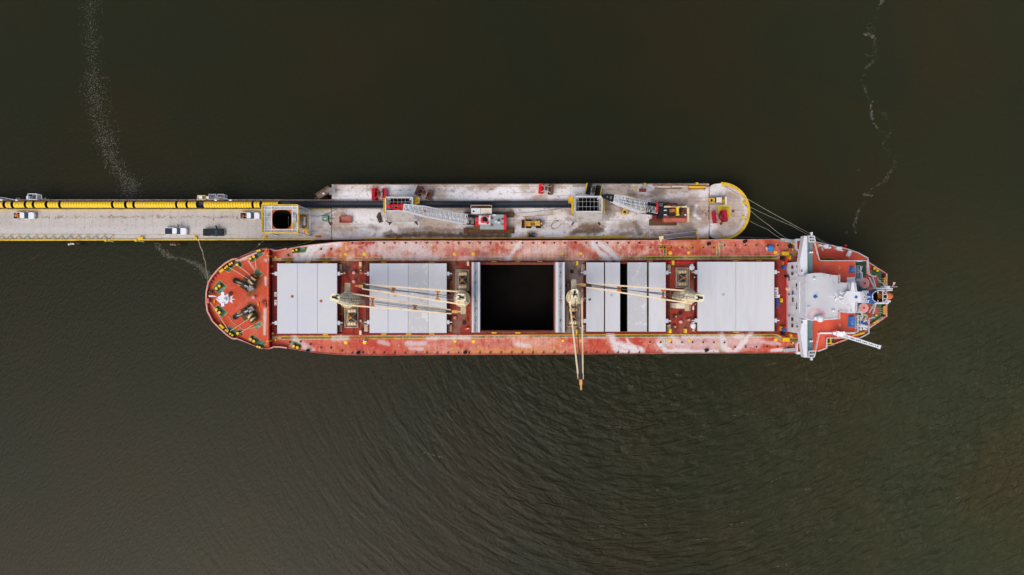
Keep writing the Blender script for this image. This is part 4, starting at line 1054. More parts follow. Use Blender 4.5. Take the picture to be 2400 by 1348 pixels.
# gangway from platform to ship
t = thing("gangway", "slatted grey aluminium gangway laid from the platform to the ship's rail", "gangway", P(1590, 552, 5))
A, B = np.array(P(1632, 547.4, 5.9)), np.array(P(1554, 556.6, 10.2)); d = B - A; a = np.array((-d[1], d[0], 0)); a /= np.linalg.norm(a)
b = MB(); n = 46
for i in range(n): c = A + d * i / (n - 1); b.bar(c - a * .55, c + a * .55, .12, .05)
b.build("tread", M['mesh_grey'], t)
b = MB()
for s in (-.6, .6): b.bar(A + a * s, B + a * s, .12, .2); rail(b, [tuple(A + a * s), tuple(B + a * s)], .9, .05, 1.5)
b.build("side_rail", M['galv'], t)
b = MB(); b.cyl(P(1632.5, 547, 4.99), P(1632.5, 547, 5.9), .65, n=14); b.build("foot_roller", M['yellow'], t)
b = MB(); q = P(1550, 557.5, 10.3); b.box(q, (1.2, .9, .3)); b.bar((q[0] - .2, q[1] - .2, 10.2), P(1549, 566, 9.3), .5, .2); b.build("boarding_step", M['cream'], t)

# lamp posts and cages along the upper side of the pier
def lamp(x, y, hx, label):
    t = thing("street_lamp", label, "street lamp", P(x, y, 5), "twin armed lamps on the pier")
    w = P(x, y, 5); b = MB(); b.cyl((w[0], w[1], 4.99), (w[0], w[1], 12.5), .12, .09, 8); b.build("pole", M['galv'], t)
    for s in hx:
        q = P(s[0], s[1], 13)
        MB().tube([(w[0], w[1], 12.4), ((w[0] + q[0]) / 2, (w[1] + q[1]) / 2 + .2, 13.2), q], .09).build("arm", M['galv'], t)
        b = MB(); b.ball(q, (.42, .26, .14)); b.build("lamp_head", M['white'], t)
lamp(27, 470, ((3, 468.5), (39, 469)), "white twin armed street lamp at the far left of the pier")
lamp(528, 470, ((505.5, 469), (540, 469)), "white twin armed street lamp beside the mesh cages")
def cage(x0, y0, x1, y1, label, mesh=True, tank=None, fm='galv'):
    t = thing("equipment_cage", label, "cage", (*P((x0 + x1) / 2, (y0 + y1) / 2, 6)[:2], 5), "equipment cages outside the pier")
    A, B = P(x0, y1, 7), P(x1, y0, 7); b = MB()
    for z in (5.1, 7):
        for p, q in (((A[0], A[1]), (B[0], A[1])), ((B[0], A[1]), (B[0], B[1])), ((B[0], B[1]), (A[0], B[1])), ((A[0], B[1]), (A[0], A[1]))): b.bar((*p, z), (*q, z), .16)
    for x in (A[0], B[0]):
        for y in (A[1], B[1]): b.bar((x, y, 5), (x, y, 7), .16)
    b.build("frame", M[fm], t)
    b = MB(); b.box(((A[0] + B[0]) / 2, (A[1] + B[1]) / 2, 5.05), (B[0] - A[0], B[1] - A[1], .1))
    if mesh:
        n = 9
        for i in range(n): x = A[0] + (B[0] - A[0]) * (i + .5) / n; b.bar((x, A[1], 6.95), (x, B[1], 6.95), .07, .05)
        for i in range(6): y = A[1] + (B[1] - A[1]) * (i + .5) / 6; b.bar((A[0], y, 6.95), (B[0], y, 6.95), .07, .05)
    b.build("grating", M['mesh_grey'], t)
    if tank:
        w = P(tank[0], tank[1], 6); b = MB(); b.box((w[0], w[1], 6.0), (tank[2], tank[3], 1.6)); b.build("tank", M['white'], t)
    return t
cage(65.5, 454.5, 86.5, 467.5, "open white framed cage holding a white cylinder, far left outside the pier", False, (70, 464, .9, .9), 'white')
cage(489.5, 455.5, 505.5, 467, "mesh topped cage with long white tank, left of its twin beside the pier lamp", True, (491.5, 464, 1.25, .75))
cage(509.5, 455.5, 525.5, 467, "mesh topped cage with short white tank, right of its twin beside the pier lamp", True, (510, 464, .75, .8))
cage(463, 458.5, 481, 468, "yellow railed equipment stand outside the pier left of the mesh cages", False, (472, 463, 1.2, .9), 'kerb')
for x in (40, 46, 95, 101, 107):
    w = P(x, 465.5, 5); b = MB(); b.cyl((w[0], w[1], -3), (w[0], w[1], 5.1), .2, n=8); b.box((w[0], w[1] - .25, 5.15), (.3, .9, .2)); single(b, "mooring_post", M['pile'], "thin pale post standing in water against the left end of the pier", "post", "posts beside the pier")
for x, x2, lab in ((248, 267, "yellow pier bracket with a green white arm, left of two"), (319, 338, "yellow pier bracket with a green white arm, right of two beside the yellow box")):
    t = thing("davit_bracket", lab, "bracket", P(x, 564, 5), "brackets on the south kerb")
    w = P(x, 563.5, 5.4); MB().cyl((w[0], w[1], 4.9), (w[0], w[1], 5.7), .38, n=12).build("socket", M['kerb'], t)
    MB().bar(P(x + 2, 564.6, 5.3), P(x2, 567, 5.0), .2).build("arm", M['genset_green'], t)
b = MB(); b.pbox(323, 556, 333.5, 560.5, 4.99, 5.7); b.pbox(322, 555.2, 334.5, 561, 5.69, 5.8); single(b, "valve_box", M['kerb'], "yellow valve box on the south kerb of the pier", "box")
for x, y, lab in ((175, 571, "broken red brown timber fender with white floats under the left pier edge"), (414, 571.5, "dark broken timber fender hanging under the pier near the foam trail")):
    t = thing("timber_fender", lab, "fender", P(x, y, 0), "broken fenders below the pier")
    b = MB()
    for i in range(6): b.bar(P(x - 12 + i * 2, y - 3 + random.uniform(-2, 2), 2.5), P(x + random.uniform(-4, 16), y + random.uniform(0, 3), 1.5 + random.random()), .35, .3)
    b.build("timber", M['fender_wood'], t)
    for i in range(3): w = P(x - 13 + i * 5, y + random.uniform(0, 3), 3); MB().ball(w, (.32, .32, .32), 10, 6).build("float", M['white' if x < 300 else 'pile'], t)
b = MB(); 
for p in ([(70, 612), (80, 604), (90, 598), (94, 596)], [(80, 604), (76, 598)], [(78, 608), (86, 612)]): b.tube([P(x, y, .1) for x, y in p], .06, 5)
single(b, "driftwood", M['fender_wood'], "drifting bare branch in the dark water left of the ship", "branch")
# catwalk stub joining the pier and the platform
t = thing("catwalk", "weathered grey catwalk slanting beside the upper left platform corner", "catwalk", P(758, 455, 5))
b = MB(); A, B = np.array(P(744, 462, 5.6)), np.array(P(774, 443, 5.6)); b.bar(A, B, 1.5, .15); b.build("walkway_plate", M['wood'], t)
b = MB(); d = B - A; a = np.array((-d[1], d[0], 0)); a /= np.linalg.norm(a)
for s in (-.8, .8): rail(b, [tuple(A + a * s), tuple(B + a * s)], 1.0, .05)
b.build("hand_rail", M['wood'], t)
b = MB()
for i in range(8): b.bar(P(772 + i * 1.8, 440, 6.2), P(772 + i * 1.8, 457, 6.4), .12)
b.bar(P(765, 448, 6.3), P(785, 447, 6.3), .12); b.build("ladder", M['galv'], t)
b = MB(); b.box((*P(759, 454, 6)[:2], 6.0), (.7, .5, .6), .5); b.build("junction_box", M['white'], t)
b = MB(); b.bar(P(737, 466, 5), P(747, 460, 5.4), .1); b.bar(P(737, 466, 5), P(742, 470, 5.4), .1); b.bar((*P(757, 455, 5)[:2], -3), (*P(757, 455, 5)[:2], 5.5), .4); b.build("support", M['pile'], t)
b = MB(); b.bar(P(770, 470.3, 5.3), P(776, 470.6, 5.3), .35, .3); single(b, "rag_bundle", M['crane_red'], "small red bundle at the conveyor edge below the catwalk", "bundle")
b = MB(); b.prism([(739, 552), (753, 552), (753, 556.5), (739, 556.5)], 4.99, 5.15); single(b, "rusty_plate", M['rust'], "small rusty steel plate on the deck right of the hopper tower", "plate")

# ================================================================== the ship
ZD, ZF, ZP = 9.0, 11.6, 11.6                 # main deck, forecastle deck, poop deck
TOP = [(482.5, 698), (482.9, 687), (488.3, 661), (498, 646), (511, 631), (527, 617), (544, 607.3), (556, 605.6), (577.6, 596.6), (607.7, 585), (626, 582), (631, 583), (642, 587), (651, 587), (685, 580.4), (724, 574), (793, 567), (870, 564.7), (1000, 564.3), (1200, 564), (1500, 563), (1700, 561.2), (1865, 561.2), (1908, 564.5), (1947, 574), (1984, 582.6), (2008, 591), (2031, 603.4), (2036, 614), (2057, 628), (2075, 639), (2078, 652)]
BOT = [(482.5, 703), (486, 730), (498, 753.6), (513, 768.7), (534.5, 788), (545, 794.5), (560, 794.5), (577.6, 802), (607.7, 815), (627, 817.8), (642, 813.5), (657, 813.5), (685, 818), (728, 825.7), (793, 831.5), (870, 833), (1000, 832), (1200, 831), (1500, 829.5), (1800, 827.6), (1873, 827.4), (1933, 814), (1957, 806.6), (1986, 795.6), (2020, 779.7), (2035, 768.7), (2055, 757.7), (2074, 745), (2078, 738)]
tx, ty = zip(*TOP); bx_, by_ = zip(*BOT)
ytop = lambda x: np.interp(x, tx, ty); ybot = lambda x: np.interp(x, bx_, by_)
ship = thing("cargo_ship", "long red decked bulk carrier with pale grey hatch covers moored along the platform", "cargo ship", (*P(1280, 697, 9)[:2], 0))

def ship_colour(px, py, base):
    c = base.copy()
    big = fbm(px / 90, py / 45, 71); mid = fbm(px / 22, py / 14, 72); fin = fbm(px / 5, py / 5, 73)
    side = ((py < 612) | (py > 786)).astype(float)
    mainl = sst(640, 700, px)
    up = (py < 690).astype(float)
    # rubbed, salt pinkened paint
    w = sst(.36, .60, big * .42 + mid * .26 + fin * .16 + fbm(px / 3.5, py / 45, 88) * .16) * side * mainl
    w = w * np.where(up > 0, sst(1720, 1500, px) * .85 + .30, .2 + .5 * sst(930, 1100, px) * sst(1420, 1300, px) + .2 * sst(1400, 1500, px))
    w = w * (1 + .5 * up * sst(860, 900, px) * sst(1060, 1000, px))
    c = blend(c, (218, 176, 160), np.clip(w * .98, 0, .88))
    c = blend(c, (222, 206, 196), sst(.60, .74, fbm(px / 2.6, py / 30, 89) * .6 + fbm(px / 60, py / 1.6, 90) * .4) * side * mainl * sst(.40, .60, fbm(px / 70, py / 30, 93)) * .7)
    c = blend(c, (166, 52, 40), sst(.60, .72, fbm(px / 5, py / 24, 94)) * side * mainl * .55)
    c = c * (1 + (mid - .5)[:, None] * .35 + (fin - .5)[:, None] * .3)
    # cross decks between the hatches: old brown grey wear
    cross = ((py > 613) & (py < 782)).astype(float) * mainl * sst(1840, 1800, px)
    c = blend(c, (128, 106, 90), cross * sst(.44, .64, fbm(px / 16, py / 18, 75)) * .75 * np.where(px > 1500, .55, 1))
    c = blend(c, (150, 142, 134), cross * sst(1318, 1326, px) * sst(1376, 1366, px) * .8)
    c = blend(c, (70, 34, 26), cross * sst(.58, .74, fbm(px / 9, py / 22, 76)) * .7)
    # orange rust bleeding towards the lower edge and down from fittings
    r = sst(1020, 1130, px) * sst(1345, 1270, px) * sst(806, 826, py + (mid - .5) * 26)
    c = blend(c, (208, 136, 76), r * .85)
    drip = sst(.58, .68, fbm(px / 5, py / 60, 77)) * side * mainl * sst(1560, 1400, px)
    c = blend(c, (204, 118, 60), drip * .6)
    st = [([(803, 572), (806, 600), (803, 612)], 6, 1), ([(812, 570), (826, 590)], 7, .5), ([(1150, 605), (1160, 600)], 8, .5), ([(1590, 572), (1640, 574)], 9, .55), ([(1560, 574), (1700, 574)], 6, .35), ([(900, 612), (1010, 611)], 3, .5), ([(850, 590), (856, 606)], 3, .6), ([(865, 572), (866, 602)], 3, .5), ([(842, 610), (846, 640)], 3, .8), ([(1060, 812), (1062, 824)], 8, .6), ([(1000, 824), (1015, 828)], 8, .6), ([(700, 815), (715, 822)], 10, .4), ([(1290, 812), (1300, 826)], 9, .5)]
    c = blend(c, (206, 132, 74), strokes(px, py, st, 78))
    # paint stripped and re-coated in darker red
    dk = [([(868, 572), (866, 600)], 3.2, .9), ([(1195, 600), (1230, 580)], 6, .4), ([(1340, 570), (1395, 600)], 9, .7), ([(1055, 590), (1130, 600)], 14, .6), ([(1085, 806), (1188, 808)], 11, .5), ([(830, 800), (905, 812)], 16, .7), ([(1492, 800), (1500, 808)], 8, .8), ([(1580, 803), (1700, 800)], 8, .4)]
    c = blend(c, (186, 62, 50), strokes(px, py, dk, 79))
    # white bulk dust spilled from the holds
    wh = [([(738, 569), (718, 590), (700, 612)], 12, 1), ([(752, 568), (788, 569)], 12, 1), ([(770, 574), (745, 596), (735, 606)], 9, .7), ([(745, 575), (728, 596), (722, 614)], 8, 1), ([(690, 600), (700, 580)], 6, .6),
          ([(1220, 566), (1203, 590), (1190, 608)], 4.2, .85), ([(1206, 572), (1219, 580), (1207, 586)], 3, .7), ([(1180, 596), (1196, 606)], 3.5, .5),
          ([(1388, 566), (1404, 590), (1428, 612)], 7.5, .95), ([(1398, 566), (1425, 586), (1448, 608)], 6.5, .95), ([(1415, 568), (1460, 566)], 4, .4),
          ([(1430, 784), (1440, 808), (1452, 824)], 9, .95), ([(1444, 806), (1478, 814), (1500, 824)], 9, 1), ([(1470, 795), (1474, 806)], 3, .8), ([(1452, 824), (1496, 826)], 4, 1),
          ([(1555, 806), (1680, 808)], 17, .55), ([(1690, 800), (1770, 802)], 16, .42), ([(1545, 806), (1560, 822), (1680, 824)], 7, .9), ([(1575, 798), (1600, 806)], 9, .75), ([(1600, 792), (1690, 790)], 6, .7), ([(1690, 788), (1700, 812), (1712, 826)], 9, .85), ([(1758, 782), (1740, 806), (1722, 824)], 7, .95), ([(1720, 790), (1740, 788)], 7, .8), ([(1770, 800), (1826, 806)], 5, .5), ([(1810, 823), (1840, 818)], 4, .8),
          ([(945, 578), (985, 588), (1000, 600)], 17, .6), ([(870, 586), (930, 594)], 11, .5), ([(880, 572), (1010, 574)], 6, .45), ([(905, 600), (1020, 606)], 9, .5), ([(1230, 590), (1300, 584)], 10, .32), ([(955, 806), (995, 804)], 6, .6), ([(960, 817), (990, 818)], 4, .5), ([(890, 801), (910, 806)], 5, .5), ([(1208, 806), (1240, 812)], 5, .6), ([(690, 796), (730, 822)], 8, .6), ([(1000, 793), (1100, 792)], 4, .6), ([(1080, 605), (1200, 600)], 5, .35), ([(780, 792), (812, 794)], 6, .5), ([(1380, 790), (1420, 792)], 4, .4)]
    c = blend(c, (224, 222, 224), strokes(px, py, wh, 81, .75))
    sp = sst(.66, .78, fbm(px / 3.2, py / 3.2, 83)) * side * mainl * sst(.42, .62, fbm(px / 40, py / 20, 84))
    c = blend(c, (216, 200, 196), sp * .6)
    c = blend(c, (60, 36, 32), sst(.72, .80, fbm(px / 4, py / 4, 86)) * side * mainl * .5)
    # scraped lines along the deck
    c = blend(c, (222, 196, 190), (np.abs(py - 574.6 - (px - 1200) * -.004) < .45) * sst(.45, .6, fbm(px / 30, py, 87)) * .5 * mainl)
    return c

HOLDS = [(1126, 618.5, 1299, 776), (1453, 618.5, 1471, 776)]
def in_hold(cx, cy):
    m = np.zeros(cx.shape, bool)
    for x0, y0, x1, y1 in HOLDS: m |= (cx > x0) & (cx < x1) & (cy > y0) & (cy < y1)
    return m
# hold mouths are measured at the hatch rim; carry them down to deck level
HOLDS = [(1200 + (a - 1200) * sc(12.2) / sc(ZD), 674 + (b - 674) * sc(12.2) / sc(ZD), 1200 + (c - 1200) * sc(12.2) / sc(ZD), 674 + (d - 674) * sc(12.2) / sc(ZD)) for a, b, c, d in HOLDS]
g = Grid(); xs = np.arange(630, 1884, 1.8)
g.cols(xs, lambda x: float(ytop(x)), lambda x: float(ybot(x)), 130, ZD, (194, 79, 58), in_hold)
# cross deck paint is an older, darker red
def deck_paint(px, py, base):
    cross = ((py > 611) & (py < 786)).astype(float)
    base = blend(base, (146, 52, 46), cross * .9)
    return ship_colour(px, py, base)
g.build("main_deck", deck_paint, ST, ship)

# hull: lofted from the deck edge to below the water
def hull():
    xs = np.concatenate([np.linspace(482.5, 560, 26), np.linspace(566, 700, 22), np.linspace(720, 1880, 40), np.linspace(1890, 2078, 28)])
    b = MB(); rings = []
    for z, inset in ((None, 0), (6.0, .35), (1.0, .8), (-3.0, 1.0)):
        pts = []
        for x in xs:
            zz = 12.4 if x < 626 else (ZD if x < 1895 else 12.4)
            T = P(x, float(ytop(x)), zz); B = P(x, float(ybot(x)), zz); yc = (T[1] + B[1]) / 2
            f = min(1, max(0, (x - 482.5) / 240)); fs = min(1, max(0, (2078 - x) / 110))
            nar = 1 - inset * (1 - f ** .8) * .75; nar *= 1 - inset * (1 - fs ** .7) * .5
            sx = inset * 9 * (1 - f) ** 2 - inset * 7 * (1 - fs) ** 2
            pts.append(((T[0] + sx, yc + (T[1] - yc) * nar, zz if z is None else z), (T[0] + sx, yc + (B[1] - yc) * nar, zz if z is None else z)))
        rings.append(pts)
    n = len(xs)
    for r0, r1 in zip(rings[:-1], rings[1:]):
        for side in (0, 1):
            vs = [p[side] for p in r0] + [p[side] for p in r1]
            b.q(vs, [[i, i + 1, n + i + 1, n + i] if side else [n + i, n + i + 1, i + 1, i] for i in range(n - 1)])
    for e in (0, n - 1):
        for r0, r1 in zip(rings[:-1], rings[1:]): b.q([r0[e][0], r0[e][1], r1[e][1], r1[e][0]], [[0, 1, 2, 3]])
    return b.build("hull", M['hull'], ship)
hull()
# gunwale along the main deck
for fn, off in ((ytop, .5), (ybot, -.5)):
    b = MB(); xs = list(range(650, 1885, 24))
    for x0, x1 in zip(xs[:-1], xs[1:]): b.bar(P(x0, float(fn(x0)) + off, ZD + .12), P(x1, float(fn(x1)) + off, ZD + .12), .14, .3)
    b.build("gunwale", M['rim'] if fn is ytop else M['bulwark'], ship)

# green walkways, their yellow edges, foot plates
GR, YE = (62, 108, 78), (226, 186, 44); g = Grid()
def walk(pts, w=5.6):
    g.line(pts, w, ZD + .012, GR)
    for s in (-1, 1):
        q = []
        for i, (x, y) in enumerate(pts):
            a, b_ = pts[max(0, i - 1)], pts[min(len(pts) - 1, i + 1)]; d = math.hypot(b_[0] - a[0], b_[1] - a[1])
            q.append((x - (b_[1] - a[1]) / d * s * (w / 2 + .5), y + (b_[0] - a[0]) / d * s * (w / 2 + .5)))
        g.line(q, 1.5, ZD + .02, YE)
walk([(660, 607.4), (900, 606.2), (1200, 605.2), (1500, 604), (1818, 603), (1834, 594.8), (1868, 594.2)])
g.build("walkway", ship_colour, ST, ship); g = Grid()
walk([(660, 792.4), (900, 790.6), (1200, 789), (1500, 787.6), (1818, 786.8), (1834, 796.6), (1868, 796.2)])
for pts, w in (([(1558, 600.4), (1558, 578)], 5), ([(1543.5, 578.2), (1560.5, 578.2)], 9), ([(1683, 600), (1683, 577)], 5), ([(1690, 584), (1690, 566)], 10), ([(1560, 790), (1560, 806)], 5), ([(1546, 811), (1562, 811)], 10), ([(1688, 790), (1688, 814)], 5), ([(1688, 815), (1688, 827)], 8)):
    walk(pts, w)
g.build("walkway", ship_colour, ST, ship)
g = Grid()
for x, y in ((648, 608.6), (648, 792.2)):
    g.quad([(637, y - 3.4), (659, y - 3.4), (659, y + 3.4), (637, y + 3.4)], ZD + .014, (204, 168, 120))
g.build("grating_plate", ship_colour, ST, ship)
for x, y in ((810, 596), (854.5, 595.8), (1065.6, 596), (1109, 595.3), (1318, 595), (1361, 594), (1571, 593), (1614, 592.5), (1817.5, 592), (810.6, 803), (854.5, 803), (1066.5, 800), (1109.5, 800.5), (1319, 799), (1361, 799), (1571.6, 798), (1615, 798), (1818, 796.5)):
    w = P(x, y, ZD); b = MB(); r = .52 if random.random() < .6 else .44
    b.cyl((w[0], w[1], ZD), (w[0], w[1], ZD + .14), r, r * .96, 18); b.bar((w[0] + .1, w[1] - .2, ZD + .16), (w[0] + .1, w[1] + .2, ZD + .16), .06)
    b.build("manhole_cover", M['yellow'], ship)
# timber sockets along both edges
for i in range(44):
    x = 826 + i * 24.9
    if x > 1520 and x < 1850:
        ys = (580.5 if x < 1690 else 575.2, 802.5 if x < 1700 else 813.5)
    else: ys = (570.2, 826.2 - (x - 826) * .0016)
    if x > 1872: break
    for y in ys:
        w = P(x, y, ZD); b = MB(); b.box((w[0], w[1], ZD + .25), (.3, .36, .5)); b.m = 1; b.box((w[0] - .08, w[1] + (.25 if y < 690 else -.25), ZD + .06), (.7, .14, .1))
        b.build("deck_socket", [M['dark_steel'], M['maroon'] if not 1520 < x < 1850 else M['kerb']], ship)
for x, y in ((676, 598), (690, 586), (776, 584), (753, 584), (680, 802), (705, 801), (728, 807), (753, 815), (776, 815), (802, 822)):
    w = P(x, y, ZD); MB().box((w[0], w[1], ZD + .2), (.35, .5, .4)).build("vent_pipe", M['dark_steel'], ship)
for x, y in ((840, 827), (1090, 826), (1660, 572), (1745, 566.5), (1655, 821), (722, 822)):
    w = P(x, y, ZD); b = MB(); b.box((w[0], w[1], ZD + .3), (.9, .8, .6), .4); b.cyl((w[0], w[1], ZD + .6), (w[0] + .3, w[1] + .2, ZD + 1.0), .3); b.build("roller_fairlead", M['black'], ship)

# ---------------- bollards and green pads
def pad(parent, pts, z, name="bollard_pad"):
    g = Grid(); c = np.mean(pts, axis=0)
    g.quad(pts, z + .012, (206, 160, 78)); g.quad([tuple(c + (np.array(p) - c) * (1 - 1.0 / max(3, np.linalg.norm(np.array(p) - c)) * 1.3)) for p in pts], z + .024, (68, 118, 86))
    g.build(name, lambda px, py, b: blend(b, (168, 176, 164), sst(.5, .72, fbm(px / 9, py / 6, 91)) * .55), ST, parent)
def bollards(pts, z, r=.42, base=True):
    b = MB(); W = [P(x, y, z) for x, y in pts]
    if base:
        c = np.mean(W, axis=0); d = np.array(W[-1]) - np.array(W[0]); n = np.linalg.norm(d)
        ang = math.atan2(d[1], d[0]) if n > .01 else 0
        b.m = 1; b.box((c[0] + .15, c[1], z + .1), (n + 1.3, 1.15, .2), ang)
    for w in W:
        b.m = 1; b.cyl((w[0], w[1], z), (w[0], w[1], z + .75), r * .8); b.m = 0; b.cyl((w[0], w[1], z + .75), (w[0], w[1], z + .95), r, r * .92)
    return b.build("bollard", [M['yellow'], M['grime']], ship)

# ---------------- forecastle
g = Grid(); xs = np.concatenate([np.linspace(483.2, 500, 16), np.arange(501.5, 631, 1.9)])
g.cols(xs, lambda x: float(ytop(x)) + 1, lambda x: float(ybot(x)) - 1, 100, ZF, (204, 84, 56))
def fc_colour(px, py, b):
    mid = fbm(px / 14, py / 14, 95); b = b * (1 + (mid - .5)[:, None] * .3 + (fbm(px / 4, py / 4, 96) - .5)[:, None] * .2)
    b = blend(b, (206, 110, 88), sst(.5, .75, fbm(px / 26, py / 26, 97)) * .6)
    b = blend(b, (212, 200, 188), strokes(px, py, [([(556, 612), (580, 600), (608, 590)], 4.4, .95), ([(556, 613), (580, 606)], 2, .8), ([(622, 610), (630, 609)], 4, .7), ([(622, 650), (623, 668)], 2.4, .9), ([(621, 725), (620, 783)], 3.6, .9), ([(582, 612), (598, 635)], 1.6, .8)], 98, .5))
    b = blend(b, (124, 84, 40), strokes(px, py, [([(585, 690), (606, 665), (602, 650)], 8, .85), ([(560, 655), (545, 652)], 6, .6), ([(588, 715), (602, 735)], 8, .9), ([(545, 745), (560, 735)], 5, .6)], 99, .6))
    return blend(b, (150, 40, 34), strokes(px, py, [([(540, 688), (541, 690)], 4, .8)], 100, .2))
g.build("forecastle_deck", fc_colour, ST, ship)
def bulwark(seq, z0, z1, m='bulwark', w=.22, name="bulwark"):
    b = MB()
    for (x0, y0), (x1, y1) in zip(seq[:-1], seq[1:]):
        A, B = P(x0, y0, z1), P(x1, y1, z1); b.m = 0
        b.bar((A[0], A[1], (z0 + z1) / 2), (B[0], B[1], (z0 + z1) / 2), w, z1 - z0); b.m = 1
        b.bar((A[0], A[1], z1 + .04), (B[0], B[1], z1 + .04), w * 1.7, .1)
    return b.build(name, [M[m], M['rim']], ship)
bow = [(x, float(ybot(x)) - .6) for x in (557, 545, 534.5, 523, 513, 505, 498, 491, 486, 483.5)] + [(483.2, 703), (483.2, 695)] + [(x, float(ytop(x)) + .6) for x in (483.6, 488.3, 492.5, 498, 504, 511, 519, 527, 535, 544, 556)]
bulwark(bow, ZF - .1, ZF + 1.15)
bulwark([(557, 605.8), (577.6, 597), (607.7, 585.6), (626, 582.6)], ZF - .2, ZF + .25)
bulwark([(557, 794.3), (577.6, 801.4), (607.7, 814.4), (627, 817.2)], ZF - .2, ZF + .25)
bulwark([(628, 582.8), (634, 584.5), (642, 587.4), (651, 587.4), (672, 583)], ZD, ZD + 1.3)
bulwark([(628, 817.2), (634, 816.2), (642, 813.2), (657, 813.2), (672, 815.6)], ZD, ZD + 1.3)
for i in range(3, len(bow) - 2, 1):
    x, y = bow[i]; cx, cy = x + (590 - x) * .095, y + (700 - y) * .095
    if abs(y - 700) < 8: continue
    MB().hexa([P(x, y, ZF), P(cx, cy, ZF), P(cx, cy, ZF + .15), P(x, y, ZF + 1.1)], [(q[0] + .12, q[1] + .12, q[2]) for q in (P(x, y, ZF), P(cx, cy, ZF), P(cx, cy, ZF + .15), P(x, y, ZF + 1.1))]).build("bulwark_bracket", M['bulwark'], ship)
# break of the forecastle
b = MB(); b.pbox(626.5, 583.4, 628.2, 817.2, ZD, ZF + .02); b.build("break_bulkhead", M['hull'], ship)
b = MB(); b.pbox(628.4, 586, 634.6, 814, ZD + .02, ZD + 1.1); b.build("break_walkway", M['maroon'], ship)
b = MB(); b.bar(P(626.8, 590, ZF + .9), P(626.8, 812, ZF + .9), .1); 
for i in range(20): w = P(626.8, 590 + i * 11.6, ZF); b.box((w[0], w[1], ZF + .45), (.1, .1, .9))
b.build("guard_rail", M['rim'], ship)
b = MB()
for y in (641, 760): b.bar(P(628, y, ZF), P(640, y, ZD + 1.4), .16)
b.build("walkway_bridge", M['bulwark'], ship)
for y0, y1 in ((685, 695), (703, 717)):
    b = MB(); b.pbox(643, y0, 649.5, y1, ZD, ZD + 1.2); b.build("deck_box", M['white'], ship)
for y in (600, 628, 623, 807): b = MB(); b.pbox(630, y - 2, 634, y + 2, ZD + 1.1, ZD + 1.6); b.build("winch_motor", M['crane_red'], ship)
for x, y in ((646, 603), (646, 796.6), (637, 624), (639, 782), (627, 600), (627, 800)):
    b = MB(); b.pbox(x - 2, y - 2, x + 2, y + 2, ZD + .01, ZD + (.5 if x > 630 else 3)); b.build("lifebuoy_box", M['yellow'], ship)
for pts in ([(497.5, 676), (514, 655), (532.5, 671), (515.5, 691)], [(499, 725), (510.5, 713), (534.5, 732), (520.5, 746)], [(524.5, 634), (549, 618), (559, 612), (537, 640)][0:4], [(547, 613), (561, 610), (570.5, 622), (561.5, 631)],
            [(583.5, 609), (610, 589), (621, 594), (589.5, 617)], [(593, 640), (600, 629), (617.5, 640), (610.5, 649)], [(580, 797), (589, 783), (626, 806), (612, 814)], [(592, 762), (611, 752), (616, 762), (600, 774)], [(553, 777), (562, 771), (571, 779), (562, 788)], [(532, 768), (538, 762), (560, 778), (553, 786)], [(683, 798), (706, 806), (703, 817), (679, 815)], [(700, 580), (722, 578), (716, 592), (690, 594)]):
    pad(ship, pts, ZF if pts[0][0] < 630 else ZD)
for pts in ([(510, 676), (517, 670.5)], [(510, 725.5), (517, 732.5)], [(531, 628.5), (535, 625)], [(541.5, 620), (546, 617)], [(589, 606.5), (597, 602)], [(606, 589), (611, 587.5)], [(532, 773.5), (536, 776.5)], [(542.5, 782), (547.5, 785.5)], [(590, 794.5), (597.5, 799)], [(606, 812), (611, 813.5)]):
    bollards(pts, ZF, .4 if pts[1][0] - pts[0][0] > 5 else .3)
for x, y in ((558.5, 621), (560, 781)): bollards([(x, y)], ZF)
bollards([(690.5, 811), (699, 814)], ZD); bollards([(689, 588), (697, 586)], ZD, .3)
for a, c in (((516, 638), (524.5, 631)), ((515, 761.5), (524.5, 770))): b = MB(); b.bar(P(*a, ZF + .6), P(*c, ZF + .6), .7, .7); b.build("roller_fairlead", M['kerb'], ship)
for x, y, h in ((502, 706.5, 4), (605, 713.5, 4)): b = MB(); b.pbox(x - 1.1, y - h, x + 1.1, y + h, ZF + .01, ZF + .5); b.build("rail_gate", M['kerb'], ship)
